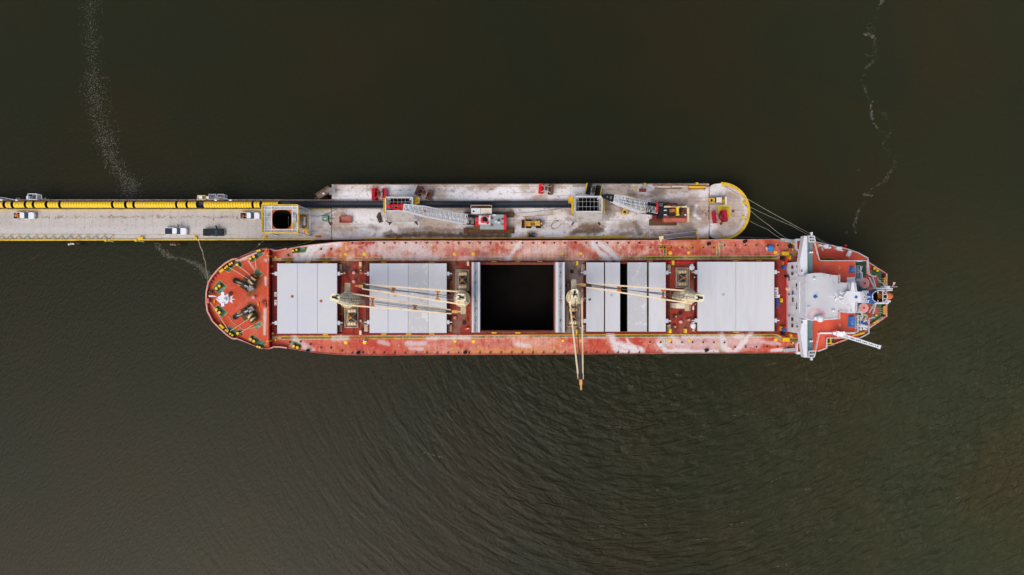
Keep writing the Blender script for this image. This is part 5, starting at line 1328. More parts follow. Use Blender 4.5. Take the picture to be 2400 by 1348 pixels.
def windlass(cx, cy, s):
    """chain windlass with rope drums; s = +1 for the upper one, mirrored below"""
    L = lambda x, y, z: P(cx + x, cy + y * s, z)
    w = MB(); w.prism([(cx - 36, cy - 6 * s), (cx - 26, cy - 11 * s), (cx + 20, cy - 8 * s), (cx + 22, cy + 12 * s), (cx + 6, cy + 22 * s), (cx - 10, cy + 14 * s)], ZF + .005, ZF + .06) if False else w.box(L(4, 4, ZF + .15), (3.8, 3.2, .3), R(-35 * s))
    o = w.build("windlass", M['brown'], ship)
    b = MB(); b.cyl(L(-6, 3, ZF + 1.1), L(4, 9, ZF + 1.1), 1.0, n=16); b.build("gypsy_wheel", M['grime'], o)
    b = MB(); b.bar(L(-3, 5, ZF + 2.1), L(5, 9, ZF + 2.1), .45, .2); b.bar(L(8, 6, ZF + 1.6), L(14, 10, ZF + 1.6), .5); b.build("brake_band", M['galv'], o)
    for (a, c, r) in (((9, -1), (15, -6), .95), ((16, -9), (20, -14), .9)):
        b = MB(); b.cyl(L(*a, ZF + 1.1), L(*c, ZF + 1.1), r, n=16); b.build("rope_drum", M['cream'], o)
        for q in (a, c):
            b = MB(); d = np.array(L(*c, 0)) - np.array(L(*a, 0)); d /= np.linalg.norm(d); p = np.array(L(*q, ZF + 1.1)); b.cyl(p - d * .1, p + d * .1, r * 1.35, n=18); b.build("drum_flange", M['brown'], o)
    b = MB(); b.cyl(L(21.5, -15.5, ZF + 1.1), L(24, -18, ZF + 1.1), .45, .6); b.build("warping_head", M['rust'], o)
    b = MB(); b.box(L(13, 12, ZF + .9), (1.5, 1.2, 1.4), R(30)); b.cyl(L(10, 14, ZF + 1), L(16, 10, ZF + 1), .5); b.build("motor", M['steel'], o)
    b = MB(); b.box(L(-2, 12, ZF + .6), (2.4, .7, 1.0), R(-35 * s)); b.box(L(16, -1, ZF + .5), (1.2, 2.6, .8), R(-35 * s)); b.build("gear_case", M['rust_brown'], o)
    b = MB(); b.box(L(-18, -2, ZF + .4), (1.8, 1.1, .8), R(-25 * s)); b.cyl(L(-24, -6, ZF + .02), L(-24, -6, ZF + .4), .75, .6); b.build("hawse_pipe", M['black'], o)
    b = MB(); b.cyl(L(-22, -4, ZF + .5), L(-12, -1, ZF + .9), .28, n=8); b.cyl(L(-12, -1, ZF + .9), L(-4, 4, ZF + 1.9), .25, n=8); b.build("anchor_chain", M['steel'], o)
    b = MB(); b.bar(L(-19, 2, ZF + .6), L(-10, 8, ZF + .6), .5, .6); b.build("chain_stopper", M['rust_orange'], o)
windlass(576, 664, 1); windlass(576, 737, -1)
for a, c in (((537, 627), (584, 655)), ((559, 623), (588, 646)), ((540, 776), (584, 747)), ((562, 781), (592, 762)), ((491, 706), (536, 775)), ((598, 606), (600, 630))):
    b = MB(); b.bar(P(*a, ZF + .7), P(*c, ZF + .9), .14); b.build("mooring_wire", M['rope'], ship)
b = MB(); b.tube([P(x, y, ZF + .08) for x, y in ((617, 752), (612, 765), (604, 763), (596, 768), (570, 772), (545, 755), (536, 742))], .07); b.build("mooring_wire", M['rope'], ship)
# foremast
fm = MB(); fm.cyl(P(520, 701, ZF), P(524, 701.5, 21), .5, .3, 10); fm = fm.build("foremast", M['white'], ship)
b = MB(); z = 21
b.prism([(506, 701), (512, 695), (517, 692), (533, 692), (536, 697), (536, 706), (533, 711), (526, 713), (516, 711)], z, z + .25); b.prism([(534, 699), (546, 692), (543, 700), (552, 701.5), (543, 703.5), (546, 711), (534, 705)], z - .4, z - .2); b.build("mast_platform", M['white'], fm)
b = MB(); b.pbox(518.5, 685, 525, 693, z, z + .6); b.pbox(518.5, 710, 525, 718.5, z, z + .6); b.pbox(531, 689, 534, 694, z, z + .5); b.build("mast_light", M['wall_white'], fm)
b = MB(); b.cyl(P(526, 701.5, z + .2), P(526.5, 701.8, z + 3), .14); b.pbox(524, 698.5, 530, 705, z + .25, z + .7); b.bar(P(506, 700, z + .3), P(513, 704, z + .3), .2); b.build("mast_top", M['white'], fm)
b = MB(); b.bar(P(489, 694, ZF + 1.3), P(500, 694, ZF + 1.3), .35, .12); b.prism([(490, 693), (500, 692.5), (508, 695), (499, 696.4), (490, 696)], ZF + 1.0, ZF + 1.2); b.build("bow_sprit_light", M['white'], ship)
for x, y, m in ((597, 697, 'pink'), (497, 685, 'green_dark')): w = P(x, y, ZF); b = MB(); b.cyl((w[0], w[1], ZF), (w[0], w[1], ZF + .8), .3); b.ball((w[0], w[1], ZF + .9), (.5, .5, .3)); b.build("mushroom_vent", M[m], ship)
b = MB(); b.pbox(610, 707.5, 622.5, 720, ZF, ZF + 1.0); b.cyl(P(615, 713.5, ZF + 1), P(615, 713.5, ZF + 1.4), .4); b.build("deck_house", M['deck_clean'], ship)
b = MB(); b.pbox(482.6, 699, 489, 711, ZF + 1.0, ZF + 1.4); b.build("bow_chock", M['bulwark'], ship)
b = MB(); w = P(541, 688, ZF); b.cyl((w[0], w[1], ZF), (w[0], w[1], ZF + .3), .5); b.build("store_hatch", M['maroon'], ship)

# ---------------- hatches
ZC = 12.2
def hatch(x0, y0, x1, y1, seams, mt, tabs=True, ribs=None, gap=.35):
    c = MB(); c.pbox(x0 - .8, y0 - 1.4, x1 + .8, y1 + 1.4, ZD, ZC - .75) if ribs is None else None
    if ribs is None: co = c.build("hatch_coaming", M['maroon'], ship)
    edges = [x0] + seams + [x1]
    for i, (a, b_) in enumerate(zip(edges[:-1], edges[1:])):
        if ribs and i in ribs: continue
        ga, gb_ = (.35 if i % 2 == 0 else gap), (gap if i % 2 == 0 else .35); c = MB(); c.pbox(a + ga, y0, b_ - gb_, y1, ZC - .7, ZC)
        o = c.build("hatch_cover", M[mt[i % len(mt)]], ship)
        e = MB()
        for yy in (y0 - .5, y1 + .5):
            for k in range(max(1, int((b_ - a) / 9))): e.pbox(a + 3 + k * 9, yy - .7, a + 5 + k * 9, yy + .7, ZC - 1.0, ZC - .5)
        e.build("cleat", M['dark_steel'], o)
    if tabs:
        b = MB(); ty = (y0 + 24, y1 - 25)
        for sx, x in ((-1, x0), (1, x1)):
            if sx < 0 and not tabs & 1 or sx > 0 and not tabs & 2: continue
            for y in ty:
                b.pbox(*sorted((x, x + sx * 6))[:1], y - 4.5, sorted((x, x + sx * 6))[1], y + 4.5, ZC - 1.3, ZC - .25); b.pbox(sorted((x + sx * 5, x + sx * 12))[0], y - 1.3, sorted((x + sx * 5, x + sx * 12))[1], y + 1.3, ZC - 1.5, ZC - .45)
        b.build("hatch_arm", M['hatch'], ship)
    # coaming stays and ledges on the short ends
    for sx, x in ((-1, x0), (1, x1)):
        b = MB()
        for (u, v) in ((y0 + 1, y0 + 15), (y0 + 33, y1 - 33), (y1 - 15, y1 - 1)):
            a, c = sorted((x + sx * 1.0, x + sx * 7.5)); b.pbox(a, u, c, v, ZD + .3, ZD + .45)
            n = max(2, int((v - u) / 8))
            for k in range(n + 1): y = u + (v - u) * k / n; a, c = sorted((x + sx * 1.0, x + sx * 6)); b.pbox(a, y - .6, c, y + .6, ZD, ZD + 1.5)
        b.build("coaming_stay", M['maroon'], ship)
def rest_blocks(x0, x1, y0, y1):
    for fx in (.18, .5, .8):
        for y, k in ((y0 - 2.6, 1), (y1 + 2.4, -1)):
            if random.random() < .35: continue
            b = MB(); x = x0 + (x1 - x0) * fx; b.pbox(x - 5, y - 1.2, x + 7, y + 1.2, ZD + .6, ZD + 1.5); b.build("hatch_stopper", M['yellow'], ship)
hatch(649.5, 617.5, 790, 782, [697, 744], ['hatch'], 3); rest_blocks(649, 790, 617.5, 782)
hatch(866, 617.5, 1047, 780.5, [909.5, 956.5, 1003.5], ['hatch', 'hatch', 'hatch_worn', 'hatch_dust'], 3); rest_blocks(866, 1047, 617.5, 780.5)
hatch(1635, 613.8, 1815, 776.4, [1677.5, 1724.6, 1771], ['hatch_dust', 'hatch_dust', 'hatch_dust', 'hatch_dust'], 3, gap=.1); rest_blocks(1635, 1815, 614, 776)
b = MB()
for y0_, y1_ in ((614.4, 617), (777.6, 780)): b.pbox(1373, y0_ - 1, 1561.4, y1_ + 1, ZD, ZC - .75)
b.pbox(1373.4, 615, 1453, 778, ZD, ZC - .75); b.pbox(1471, 615, 1561.4, 778, ZD, ZC - .76); b.build("hatch_coaming", M['maroon'], ship)
hatch(1374, 615.2, 1560.6, 777.4, [1415.6, 1418, 1453.6, 1470.6, 1516.5, 1520.5], ['hatch_dust', 'maroon', 'hatch_dust', 'hold', 'hatch_worn', 'maroon', 'hatch_dust'], 3, ribs=(1, 3, 5)); rest_blocks(1374, 1560, 615, 777)
for x in (1416, 1418, 1518, 1520): b = MB(); b.pbox(x - .6, 615.6, x + .3, 777, ZC - .7, ZC - .25); b.build("seam_rubber", M['grime'], ship)
# open hold with folded covers standing at each end
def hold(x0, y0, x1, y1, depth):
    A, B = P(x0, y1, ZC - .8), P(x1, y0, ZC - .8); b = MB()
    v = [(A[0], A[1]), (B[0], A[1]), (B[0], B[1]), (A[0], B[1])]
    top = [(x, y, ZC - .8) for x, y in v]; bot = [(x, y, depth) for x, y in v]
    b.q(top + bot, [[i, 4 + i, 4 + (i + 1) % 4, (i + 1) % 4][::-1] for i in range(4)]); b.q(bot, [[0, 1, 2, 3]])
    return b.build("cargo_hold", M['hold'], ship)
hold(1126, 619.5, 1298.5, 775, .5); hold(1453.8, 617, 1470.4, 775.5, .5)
b = MB()
for p in ((1104, 614, 1126.2, 779.6), (1298.3, 614, 1324, 779.6), (1126, 614.4, 1298.5, 620), (1126, 774.6, 1298.5, 779)): b.pbox(*p, ZD, ZC - .75)
b.build("hatch_coaming", M['rim_rust'], ship)
b = MB()
for y0_, y1_ in ((616.4, 617.6), (776.6, 778)):
    b.pbox(1128, y0_, 1297, y1_, ZC - .74, ZC - .55)
    for i in range(14): b.pbox(1131 + i * 12, y0_ - 1, 1134 + i * 12 + random.random() * 3, y1_ + .6, ZC - .75, ZC - .35)
b.build("rim_track", M['rust_brown'], ship)
for x0, x1 in ((1105.5, 1110.4), (1111.2, 1113.6), (1114.6, 1118.6), (1119.4, 1124.6), (1302.4, 1309.4), (1310.2, 1313.8), (1314.6, 1317.4), (1318, 1323.6)):
    b = MB(); b.pbox(x0, 614.8, x1, 779.4, ZC - .7, ZC + 3.2); o = b.build("folded_cover", M['cover_edge'] if x1 - x0 < 4.6 else M['hatch_dust'], ship)
b = MB()
for y in (640, 697, 752):
    for x in (1113.8, 1313.8): b.pbox(x - .8, y - 1.6, x + .8, y + 1.6, ZC + 3.1, ZC + 3.5)
b.build("cover_hinge", M['dark_steel'], ship)
rest_blocks(1126, 1299, 616, 778)
# round lifting eyes and stains on the covers
for x, y, z in ((685, 695, 'rust'), (752.5, 705.5, 'rust'), (926, 694, 'platform'), (987, 704, 'platform'), (1499.5, 701.5, 'platform'), (1433.5, 691.5, 'galv'), (1695, 690.5, 'galv'), (1382, 701.6, 'grime')):
    w = P(x, y, ZC); MB().cyl((w[0], w[1], ZC - .01), (w[0], w[1], ZC + .03), .4, n=18).build("lifting_socket", M[z], ship)

# ---------------- deck cranes
def deck_crane(bx0, by0, head, jib0, jib1, tip, rest, braces, cab=None):
    """px of the slewing platform (z 20), of the house head (z 29), both jib feet and ends"""
    zs = 20.0; c = P(bx0, by0, zs)
    b = MB(); b.cyl((c[0], c[1], ZD - .01), (c[0], c[1], zs - .6), 1.55, 1.55, 20); b.cyl((c[0], c[1], zs - .9), (c[0], c[1], zs - .3), 1.6, 2.0, 20); cr = b.build("deck_crane", M['cream'], ship)
    b = MB(); b.cyl((c[0], c[1], zs - .3), (c[0], c[1], zs - .12), 2.15, 2.15, 26)
    r = rest; a = [P(x, y, zs - .15) for x, y in r]; b.bar(a[0], a[1], 1.15, .16); b.build("slewing_platform", M['platform'], cr)
    b = MB(); n = 22
    for i in range(n):
        t0, t1 = 2 * math.pi * i / n, 2 * math.pi * (i + 1) / n; q0 = (c[0] + 2.12 * math.cos(t0), c[1] + 2.12 * math.sin(t0)); q1 = (c[0] + 2.12 * math.cos(t1), c[1] + 2.12 * math.sin(t1))
        b.bar((*q0, zs + .9), (*q1, zs + .9), .09); b.box((*q0, zs + .4), (.07, .07, 1.0))
    d = np.array(a[1]) - np.array(a[0]); pe = np.array((-d[1], d[0], 0)); pe /= np.linalg.norm(pe)
    for s in (-.58, .58): b.bar(np.array(a[0]) + pe * s + (0, 0, .9), np.array(a[1]) + pe * s + (0, 0, .9), .09)
    b.bar(np.array(a[1]) - pe * .58 + (0, 0, .9), np.array(a[1]) + pe * .58 + (0, 0, .9), .09)
    b.build("platform_rail", M['cream'], cr)
    hd = P(head[0], head[1], 29.5); jd = np.array(P(*tip, 20)) - np.array(c); ja = math.atan2(jd[1], jd[0]); ca, sa = math.cos(ja), math.sin(ja)
    def ring(ox, oy, z, l0, l1, w, ch):
        q = [(-l0, -w + ch), (-l0 + ch, -w), (l1 - ch, -w), (l1, -w + ch), (l1, w - ch), (l1 - ch, w), (-l0 + ch, w), (-l0, w - ch)]
        return [(ox + x * ca - y * sa, oy + x * sa + y * ca, z) for x, y in q]
    lv = [ring(c[0], c[1], zs - .1, 1.85, 1.8, 1.7, .7), ring(c[0] * .9 + hd[0] * .1, c[1] * .9 + hd[1] * .1, zs + 3.2, 1.55, 1.4, 1.3, .5), ring(hd[0], hd[1], 29.5, 1.35, .95, .92, .35)]
    b = MB(); 
    for l0, l1 in zip(lv[:-1], lv[1:]): b.hexa(l0, l1)
    b.build("crane_house", M['house'], cr)
    b = MB(); u = .30
    g0 = [(c[0] + (hd[0] - c[0]) * u + (1.55 - .55 * u) * ca, c[1] + (hd[1] - c[1]) * u + (1.5 - .5 * u) * sa, zs + 2.6)]
    b.box(g0[0], (.7, 1.0, 1.5), ja); b.build("cab_window", M['galv'], cr)
    b = MB(); b.box((hd[0] - .3 * ca, hd[1] - .3 * sa, 29.6), (1.2, .5, .35), ja)
    for s in (-.45, .4): b.cyl((hd[0] + .35 * ca - s * sa, hd[1] + .35 * sa + s * ca, 29.3), (hd[0] + .35 * ca - (s + .2) * sa, hd[1] + .35 * sa + (s + .2) * ca, 29.3), .5)
    b.build("head_sheave", M['black'], cr)
    b = MB(); b.box((hd[0] - .9 * ca, hd[1] - .9 * sa, 28.2), (1.0, .9, .2), ja); b.box((hd[0] * .6 + c[0] * .4 + .9 * sa, hd[1] * .6 + c[1] * .4 - .9 * ca, 26), (.9, .3, 1.8), ja); b.build("house_ladder", M['grime'], cr)
    J = MB()
    zt = 19.4 if abs(jd[0]) > abs(jd[1]) else 25.5
    e0 = [P(*q, zs + .8) for q in jib0]; e1 = [P(*q, zt) for q in jib1]
    for A, B in zip(e0, e1): J.bar(A, B, .38, .6)
    J.build("jib", M['jib'], cr)
    b = MB()
    for u in braces:
        A = np.array(e0[0]) + (np.array(e1[0]) - np.array(e0[0])) * u; B = np.array(e0[1]) + (np.array(e1[1]) - np.array(e0[1])) * u
        dd = (B - A); dn = dd / np.linalg.norm(dd); al = np.array(e1[0]) - np.array(e0[0]); al = al / np.linalg.norm(al)
        b.bar(A, B, .42, .3)
        for p, s in ((A, 1), (B, -1)):
            b.hexa([p - al * .9, p + al * .9, p + al * .25 + dn * s * .8, p - al * .25 + dn * s * .8], [q + np.array((0, 0, .2)) for q in (p - al * .9, p + al * .9, p + al * .25 + dn * s * .8, p - al * .25 + dn * s * .8)])
    b.build("jib_brace", M['rust_orange'], cr)
    tp = P(*tip, zt + .1); m1 = (np.array(e1[0]) + np.array(e1[1])) / 2
    b = MB(); al = np.array(tp) - m1; al /= np.linalg.norm(al); b.bar(m1 - al * 1.3, m1 + al * .2, np.linalg.norm(np.array(e1[0]) - np.array(e1[1])) * .95, .6); b.build("jib_sheave_block", M['black'], cr)
    b = MB(); b.bar(m1, m1 + (np.array(tp) - m1) * .55, .75, .4); b.bar(m1 + (np.array(tp) - m1) * .5, tp, .42, .35); w_ = np.linalg.norm(np.array(e1[0]) - np.array(e1[1])); pn = np.array((-al[1], al[0], 0)); b.bar(m1 - pn * w_ * .62, m1 + pn * w_ * .62, .3, .4); b.build("jib_tip", M['jib_rust'], cr)
    b = MB()
    for k in (-.55, -.34, -.12, .1, .34, .55):
        A = (np.array(e0[0]) + np.array(e0[1])) / 2 + (np.array(e0[0]) - np.array(e0[1])) * k * .3; B = m1 + pn * k * w_ * .7
        b.bar((hd[0] + (A[0] - c[0]) * .3, hd[1] + (A[1] - c[1]) * .3, 29.2) if abs(k) < .2 else A + np.array((0, 0, 1.2)), B + np.array((0, 0, .3)), .085)
    b.build("hoist_cable", M['cable'], cr)
    b = MB(); 
    for s in (-1, 1):
        if abs(jd[0]) < abs(jd[1]) or s > 0: q = (c[0] + ca * 2.1 * s * (1 if abs(jd[0]) > abs(jd[1]) else 0) + (2.1 * s if abs(jd[0]) < abs(jd[1]) else 0), c[1] - .3, zs + .4); q2 = (q[0] + (1.8 * s if abs(jd[0]) < abs(jd[1]) else 1.9 * ca), q[1], zs + .4); b.bar(q, q2, .09); b.box(q2, (.35, .3, .25))
    b.build("light_arm", M['galv'], cr)
    return cr
deck_crane(816, 702.5, (787, 697.5), [(808, 685), (808, 714.8)], [(1056, 727), (1058, 735)], (1086, 730.5), [(816, 690), (816, 664)], (.26, .66))
deck_crane(1083, 700, (1079, 697), [(1090, 685), (1090, 715)], [(857, 667), (849, 676.5)], (832, 670), [(1086, 712), (1086, 735)], (.27, .71))
deck_crane(1346, 697, (1347, 690), [(1333.5, 693), (1363.5, 698)], [(1355.4, 886), (1366, 889)], (1362, 914), [(1345, 690), (1344, 656)], (.67,))
deck_crane(1611, 694.5, (1638, 698), [(1621, 682.5), (1621, 712)], [(1376, 664), (1374, 673)], (1345, 666), [(1610, 706), (1610, 728)], (.27, .69))
b = MB(); b.pbox(1585, 711, 1605, 723, 9.0, 16.5); b.build("winch_house", M['house_cream'], ship)
# stowed cargo grabs beside the crane pedestals
def cargo_grab(x, y, w, h, label, well=True):
    t = thing("cargo_grab", label, "cargo grab", (*P(x, y, 10)[:2], ZD), "cargo grabs stowed beside the deck cranes")
    z = 11.4; c = P(x, y, z); W, L = w * sc(z) / 2, h * sc(z) / 2
    for s in (-1, 1):
        b = MB(); cy = c[1] + s * L * .78
        n = 7; pr = [(math.cos(math.pi * i / n) * L * .24, math.sin(math.pi * i / n) * .7) for i in range(n + 1)]
        A = [(c[0] - W, cy + p, 10.7 + q) for p, q in pr]; B = [(c[0] + W, cy + p, 10.7 + q) for p, q in pr]
        b.q(A + B, [[i, i + 1, n + 2 + i, n + 1 + i] for i in range(n)]); b.q(A + [(c[0] - W, cy + L * .1, 9.1), (c[0] - W, cy - L * .1, 9.1)], [list(range(n + 3))]); b.q(B + [(c[0] + W, cy + L * .1, 9.1), (c[0] + W, cy - L * .1, 9.1)], [list(range(n + 3))])
        b.build("jaw", M['cream'], t)
        b = MB()
        for k in range(4): xx = c[0] - W * .9 + k * W * .6; b.bar((xx, cy - L * .2, 11.42), (xx, cy + L * .2, 11.42), .1, .1)
        b.build("jaw_rib", M['rust'], t)
    b = MB(); b.box((c[0], c[1], 10.1), (W * 1.7, L * 1.0, 1.2)); b.build("jaw_plate", M['grime'], t)
    b = MB()
    for sx in (-1, 1):
        for sy in (-1, 1): b.bar((c[0] + sx * W * .15, c[1] + sy * L * .08, 12.6), (c[0] + sx * W * .95, c[1] + sy * L * .5, 11.0), .12)
    b.bar((c[0] - W * .95, c[1] - L * .5, 11.0), (c[0] - W * .95, c[1] + L * .5, 11.0), .1); b.build("arm", M['galv'], t)
    b = MB(); b.box((c[0], c[1], 12.3), (W * .6, L * .35, .8)); b.cyl((c[0] - W * .3, c[1], 12.9), (c[0] + W * .3, c[1], 12.9), .3); b.build("head", M['rust_orange'], t)
    b = MB(); q = P(x, y, 9.5)
    for sx in (-1, 1): b.box((q[0] + sx * (W + .55), q[1], 9.4), (.2, L * 2 + 1.4, .8)); b.box((q[0], q[1] + sx * (L + .6), 9.4), (W * 2 + 1.1, .2, .8))
    b.box((q[0], q[1], 9.05), (W * 2 + 1.2, L * 2 + 1.2, .08)); b.build("stowage_tray", M['platform'], t)
cargo_grab(824, 743.5, 21, 38, "cargo grab in its tray below the leftmost deck crane")
cargo_grab(1084, 656.5, 21, 38, "cargo grab in its tray above the deck crane left of the open hold")
cargo_grab(1343, 741, 20, 38, "cargo grab straddled by the jib swung out over the water")
cargo_grab(1600, 651, 21, 36, "cargo grab in its tray above the deck crane left of the last hatch")
for x, y, m in ((831, 639.5, 'pink'), (831, 660, 'pink'), (1594, 754, 'pink')):
    w = P(x, y, ZD); b = MB(); b.cyl((w[0], w[1], ZD), (w[0], w[1], ZD + .7), .3); b.ball((w[0], w[1], ZD + .85), (.5, .5, .3)); b.build("mushroom_vent", M[m], ship)
for x, y in ((1088, 757), (1340, 637), (1594, 734)):
    w = P(x, y, ZD); b = MB(); b.box((w[0], w[1], ZD + .35), (.85, .85, .7)); b.build("access_hatch", M['black'], ship)
for x, y in ((1618, 628), (1621, 763)):
    w = P(x, y, ZD); b = MB(); b.cyl((w[0], w[1], ZD), (w[0], w[1], ZD + 1.6), .45); b.ball((w[0], w[1], ZD + 1.7), (.8, .8, .45), 14, 8); b.box((w[0] + .1, w[1] + .8, ZD + .9), (.5, .5, 1.6)); b.build("hold_ventilator", M['white'], ship)
for x, y in ((844.5, 619), (844.5, 780), (1097, 618), (1353, 617), (1353, 778), (1578, 616), (1571, 776), (1607.6, 776)):
    b = MB(); b.pbox(x - 2.6, y - 5, x + 2.6, y + 5, ZD + .01, ZD + 1.6); b.build("locker", M['cream'] if x < 1000 or 1090 < x < 1100 else M['yellow'], ship)
for x0, x1 in ((791, 801), (853, 864), (1048, 1059), (1362, 1372), (1562, 1572), (1623, 1633)):
    for y0, y1 in ((620, 637), (761, 777)):
        b = MB(); b.pbox(x0 + .5, y0, x1 - .5, y1, ZD + .2, ZD + .7); b.build("well_cover", M['platform'] if random.random() < .6 else M['rust_brown'], ship)
    for k in range(4):
        y = random.uniform(648, 750); xx = random.uniform(x0, x1); b = MB(); w = P(xx, y, ZD)
        b.box((w[0], w[1], ZD + .35), (random.uniform(.4, .9), random.uniform(.3, 1.0), .7)); b.cyl((w[0], w[1], ZD + .7), (w[0], w[1], ZD + 1.0), .16, n=8); b.build("deck_valve", M[random.choice(('grime', 'brown', 'rust_brown', 'platform'))], ship)
    b = MB(); xx = (x0 + x1) / 2 + random.uniform(-3, 3); b.bar(P(xx, 642, ZD + .5), P(xx, 756, ZD + .5), .22); b.build("deck_pipe", M[random.choice(('rust', 'rust_brown', 'maroon'))], ship)
for x, y in ((808, 640), (846, 752), (1066, 745), (1096, 770), (1330, 668), (1358, 768), (1578, 690), (1582, 742), (1612, 750), (1625, 650), (846, 634), (1580, 766)):
    b = MB(); w = P(x, y, ZD); b.box((w[0], w[1], ZD + .4), (random.uniform(.5, 1.3), random.uniform(.4, 1.0), .8), random.random() * .3); b.m = 1; b.box((w[0] + .1, w[1], ZD + .85), (.35, .35, .14)); b.build("deck_machinery", [M[random.choice(('grime', 'brown', 'salmon'))], M['cream']], ship)
# pipes along the hatch sides
b = MB()
for y in (613, 785.4): b.bar(P(640, y + (1.2 if y < 700 else -1), ZD + .5), P(1830, y - 2.6, ZD + .5), .14)
b.build("deck_pipe", M['maroon'], ship)
b = MB(); b.bar(P(1560, 615.4, ZD + .6), P(1632, 615, ZD + .6), .35); b.build("fire_main", M['crane_red'], ship)
b = MB(); 
for x in (803, 1094, 1103, 1332, 1572, 1585): b.bar(P(x, 625, ZD + .4), P(x, 775, ZD + .4), .12)
b.build("deck_pipe", M['rust'], ship)
b = MB()
for x0, x1 in ((1558, 1700), (1558, 1680)): pass
b.bar(P(1555, 565, ZD + 1), P(1636, 565, ZD + 1), .2, .5); b.bar(P(1636, 555, ZD + 1.4), P(1636, 572, ZD + 1), .22); b.build("accommodation_ladder_rail", M['bulwark'], ship)
for x, y in ((1844, 569), (1851, 813)):
    b = MB(); b.bar(P(x - 15, y - (7 if y < 690 else -9), ZD + .8), P(x + 22, y - (2 if y < 690 else -5), ZD + .8), .9, .35); b.build("accommodation_ladder", M['galv'], ship)
for x0, y0, x1, y1 in ((1834, 590, 1849, 598.4), (1835, 792, 1851, 801)):
    b = MB(); b.pbox(x0, y0, x1, y1, ZD + .5, ZD + 1.3)
    for i in range(5): b.pbox(x0 + 1 + i * 2.8, y0 - .5, x0 + 2 + i * 2.8, y1 + .5, ZD + 1.29, ZD + 1.36)
    b.build("step_bridge", M['kerb'], ship)
for x, y in ((1853.5, 570.5), (1864, 585), (1855, 585), (1851, 820), (1856, 803), (1864, 803), (1857.5, 573)): bollards([(x, y)], ZD, .3, False)
for x, y, m in ((1836, 605, 'black'), (1839, 626, 'blue'), (1837, 783, 'black'), (1836, 617, 'rust_orange'), (1852, 604, 'kerb'), (1854, 787, 'kerb'), (1832, 704, 'kerb'), (1832, 770, 'kerb'), (1853, 577, 'dark_steel'), (1838, 773, 'blue')):
    b = MB(); h = 1.6 if m in ('black', 'blue') else .8; b.pbox(x - 3, y - 4.5, x + 3, y + 4.5, ZD, ZD + h); b.pbox(x - 1.5, y - 2, x + 1.5, y + 2, ZD + h - .01, ZD + h + .4); b.build("winch_unit", M[m], ship)
b = MB(); b.bar(P(1842, 604, ZD + 1), P(1842, 624, ZD + 1), .4); b.bar(P(1838, 614, ZD + .8), P(1845, 614, ZD + .8), .4); b.bar(P(1830, 772, ZD + 1), P(1842, 765, ZD + 1), .4); b.bar(P(1842, 640, ZD + .9), P(1842, 770, ZD + .9), .2); b.build("fire_main", M['crane_red'], ship)

# ---------------- superstructure
X0 = 76.6; YT, YB = 6.95, -12.3
su = MB(); su.box(((X0 + 91.0) / 2, (YT + YB) / 2, 14.2), (90.6 - X0, YT - YB, 10.4)); su.box(((X0 + 78.3) / 2, (YT + YB) / 2, 19.15), (78.3 - X0, YT - YB - .6, 3.6))
su = su.build("superstructure", M['wall_white'], ship)
# aft house decks
AD = [(1893, 566.5), (1908, 566.8), (1947, 575.5), (1984, 584), (2008, 592.4), (2030.5, 604.5), (2033, 614), (2033, 770), (2033, 778), (2010, 790), (1986, 792.5), (1934, 792.5), (1934, 816), (1914, 824), (1893, 824)]
b = MB(); b.prism(AD, ZD, 14.0); b.build("poop_house", M['deck_clean'], ship)
b = MB(); b.prism([(1886, 612.2), (2004, 612.2), (2004, 650), (1985, 650), (1985, 779.4), (1886, 779.4)], 13.99, 19.6); b.prism([(1984.9, 735), (2004, 735), (2004, 779.4), (1984.9, 779.4)], 13.99, 19.6); b.build("boat_deck", M['deck_clean'], ship)
b = MB(); b.prism([(1893, 566.6), (1904.6, 566.6), (1917.5, 612.2), (1893, 612.2)], 19.3, 19.6); b.prism([(1893, 779.4), (1916.5, 779.4), (1905, 824), (1893, 824)], 19.3, 19.6); b.build("wing_deck", M['deck_clean'], ship)
b = MB(); b.prism([(1985, 650.1), (2016, 650.1), (2030, 660), (2033, 664), (2033, 735), (2028, 740), (1985, 740)], 14.0, 14.06); b.prism([(2004, 612), (2030, 612), (2030, 650), (2004, 650)], 14.0, 14.06); b.prism([(2004, 740), (2030, 740), (2030, 775), (2004, 775)], 14.0, 14.06); b.build("green_deck", M['green_dark'], ship)
# poop mooring deck
g = Grid(); xs = np.arange(1884, 2079, 2.0); g.cols(xs, lambda x: float(ytop(x)) + .8, lambda x: float(ybot(x)) - .8, 60, ZP, (64, 112, 86))
def pc(px, py, b):
    b = blend(b, (186, 74, 60), ((px < 2043) | ((px > 2046) & (px < 2059) & ((np.abs(py - 660) < 12) | (np.abs(py - 730) < 10)))).astype(float))
    return blend(b * (1 + (fbm(px / 12, py / 12, 101) - .5)[:, None] * .4), (150, 160, 150), sst(.55, .75, fbm(px / 8, py / 8, 102)) * .4)
g.build("poop_deck", pc, ST, ship)
for fn, s in ((ytop, 1), (ybot, -1)):
    bulwark([(x, float(fn(x)) + s * .8) for x in (1900, 1947, 1984, 2008, 2031, 2036, 2057, 2075)], ZP, ZP + 1.0, 'bulwark', .18)
bulwark([(2077.6, 641), (2078, 660), (2078, 720), (2077.6, 743)], ZP, ZP + 1.0)
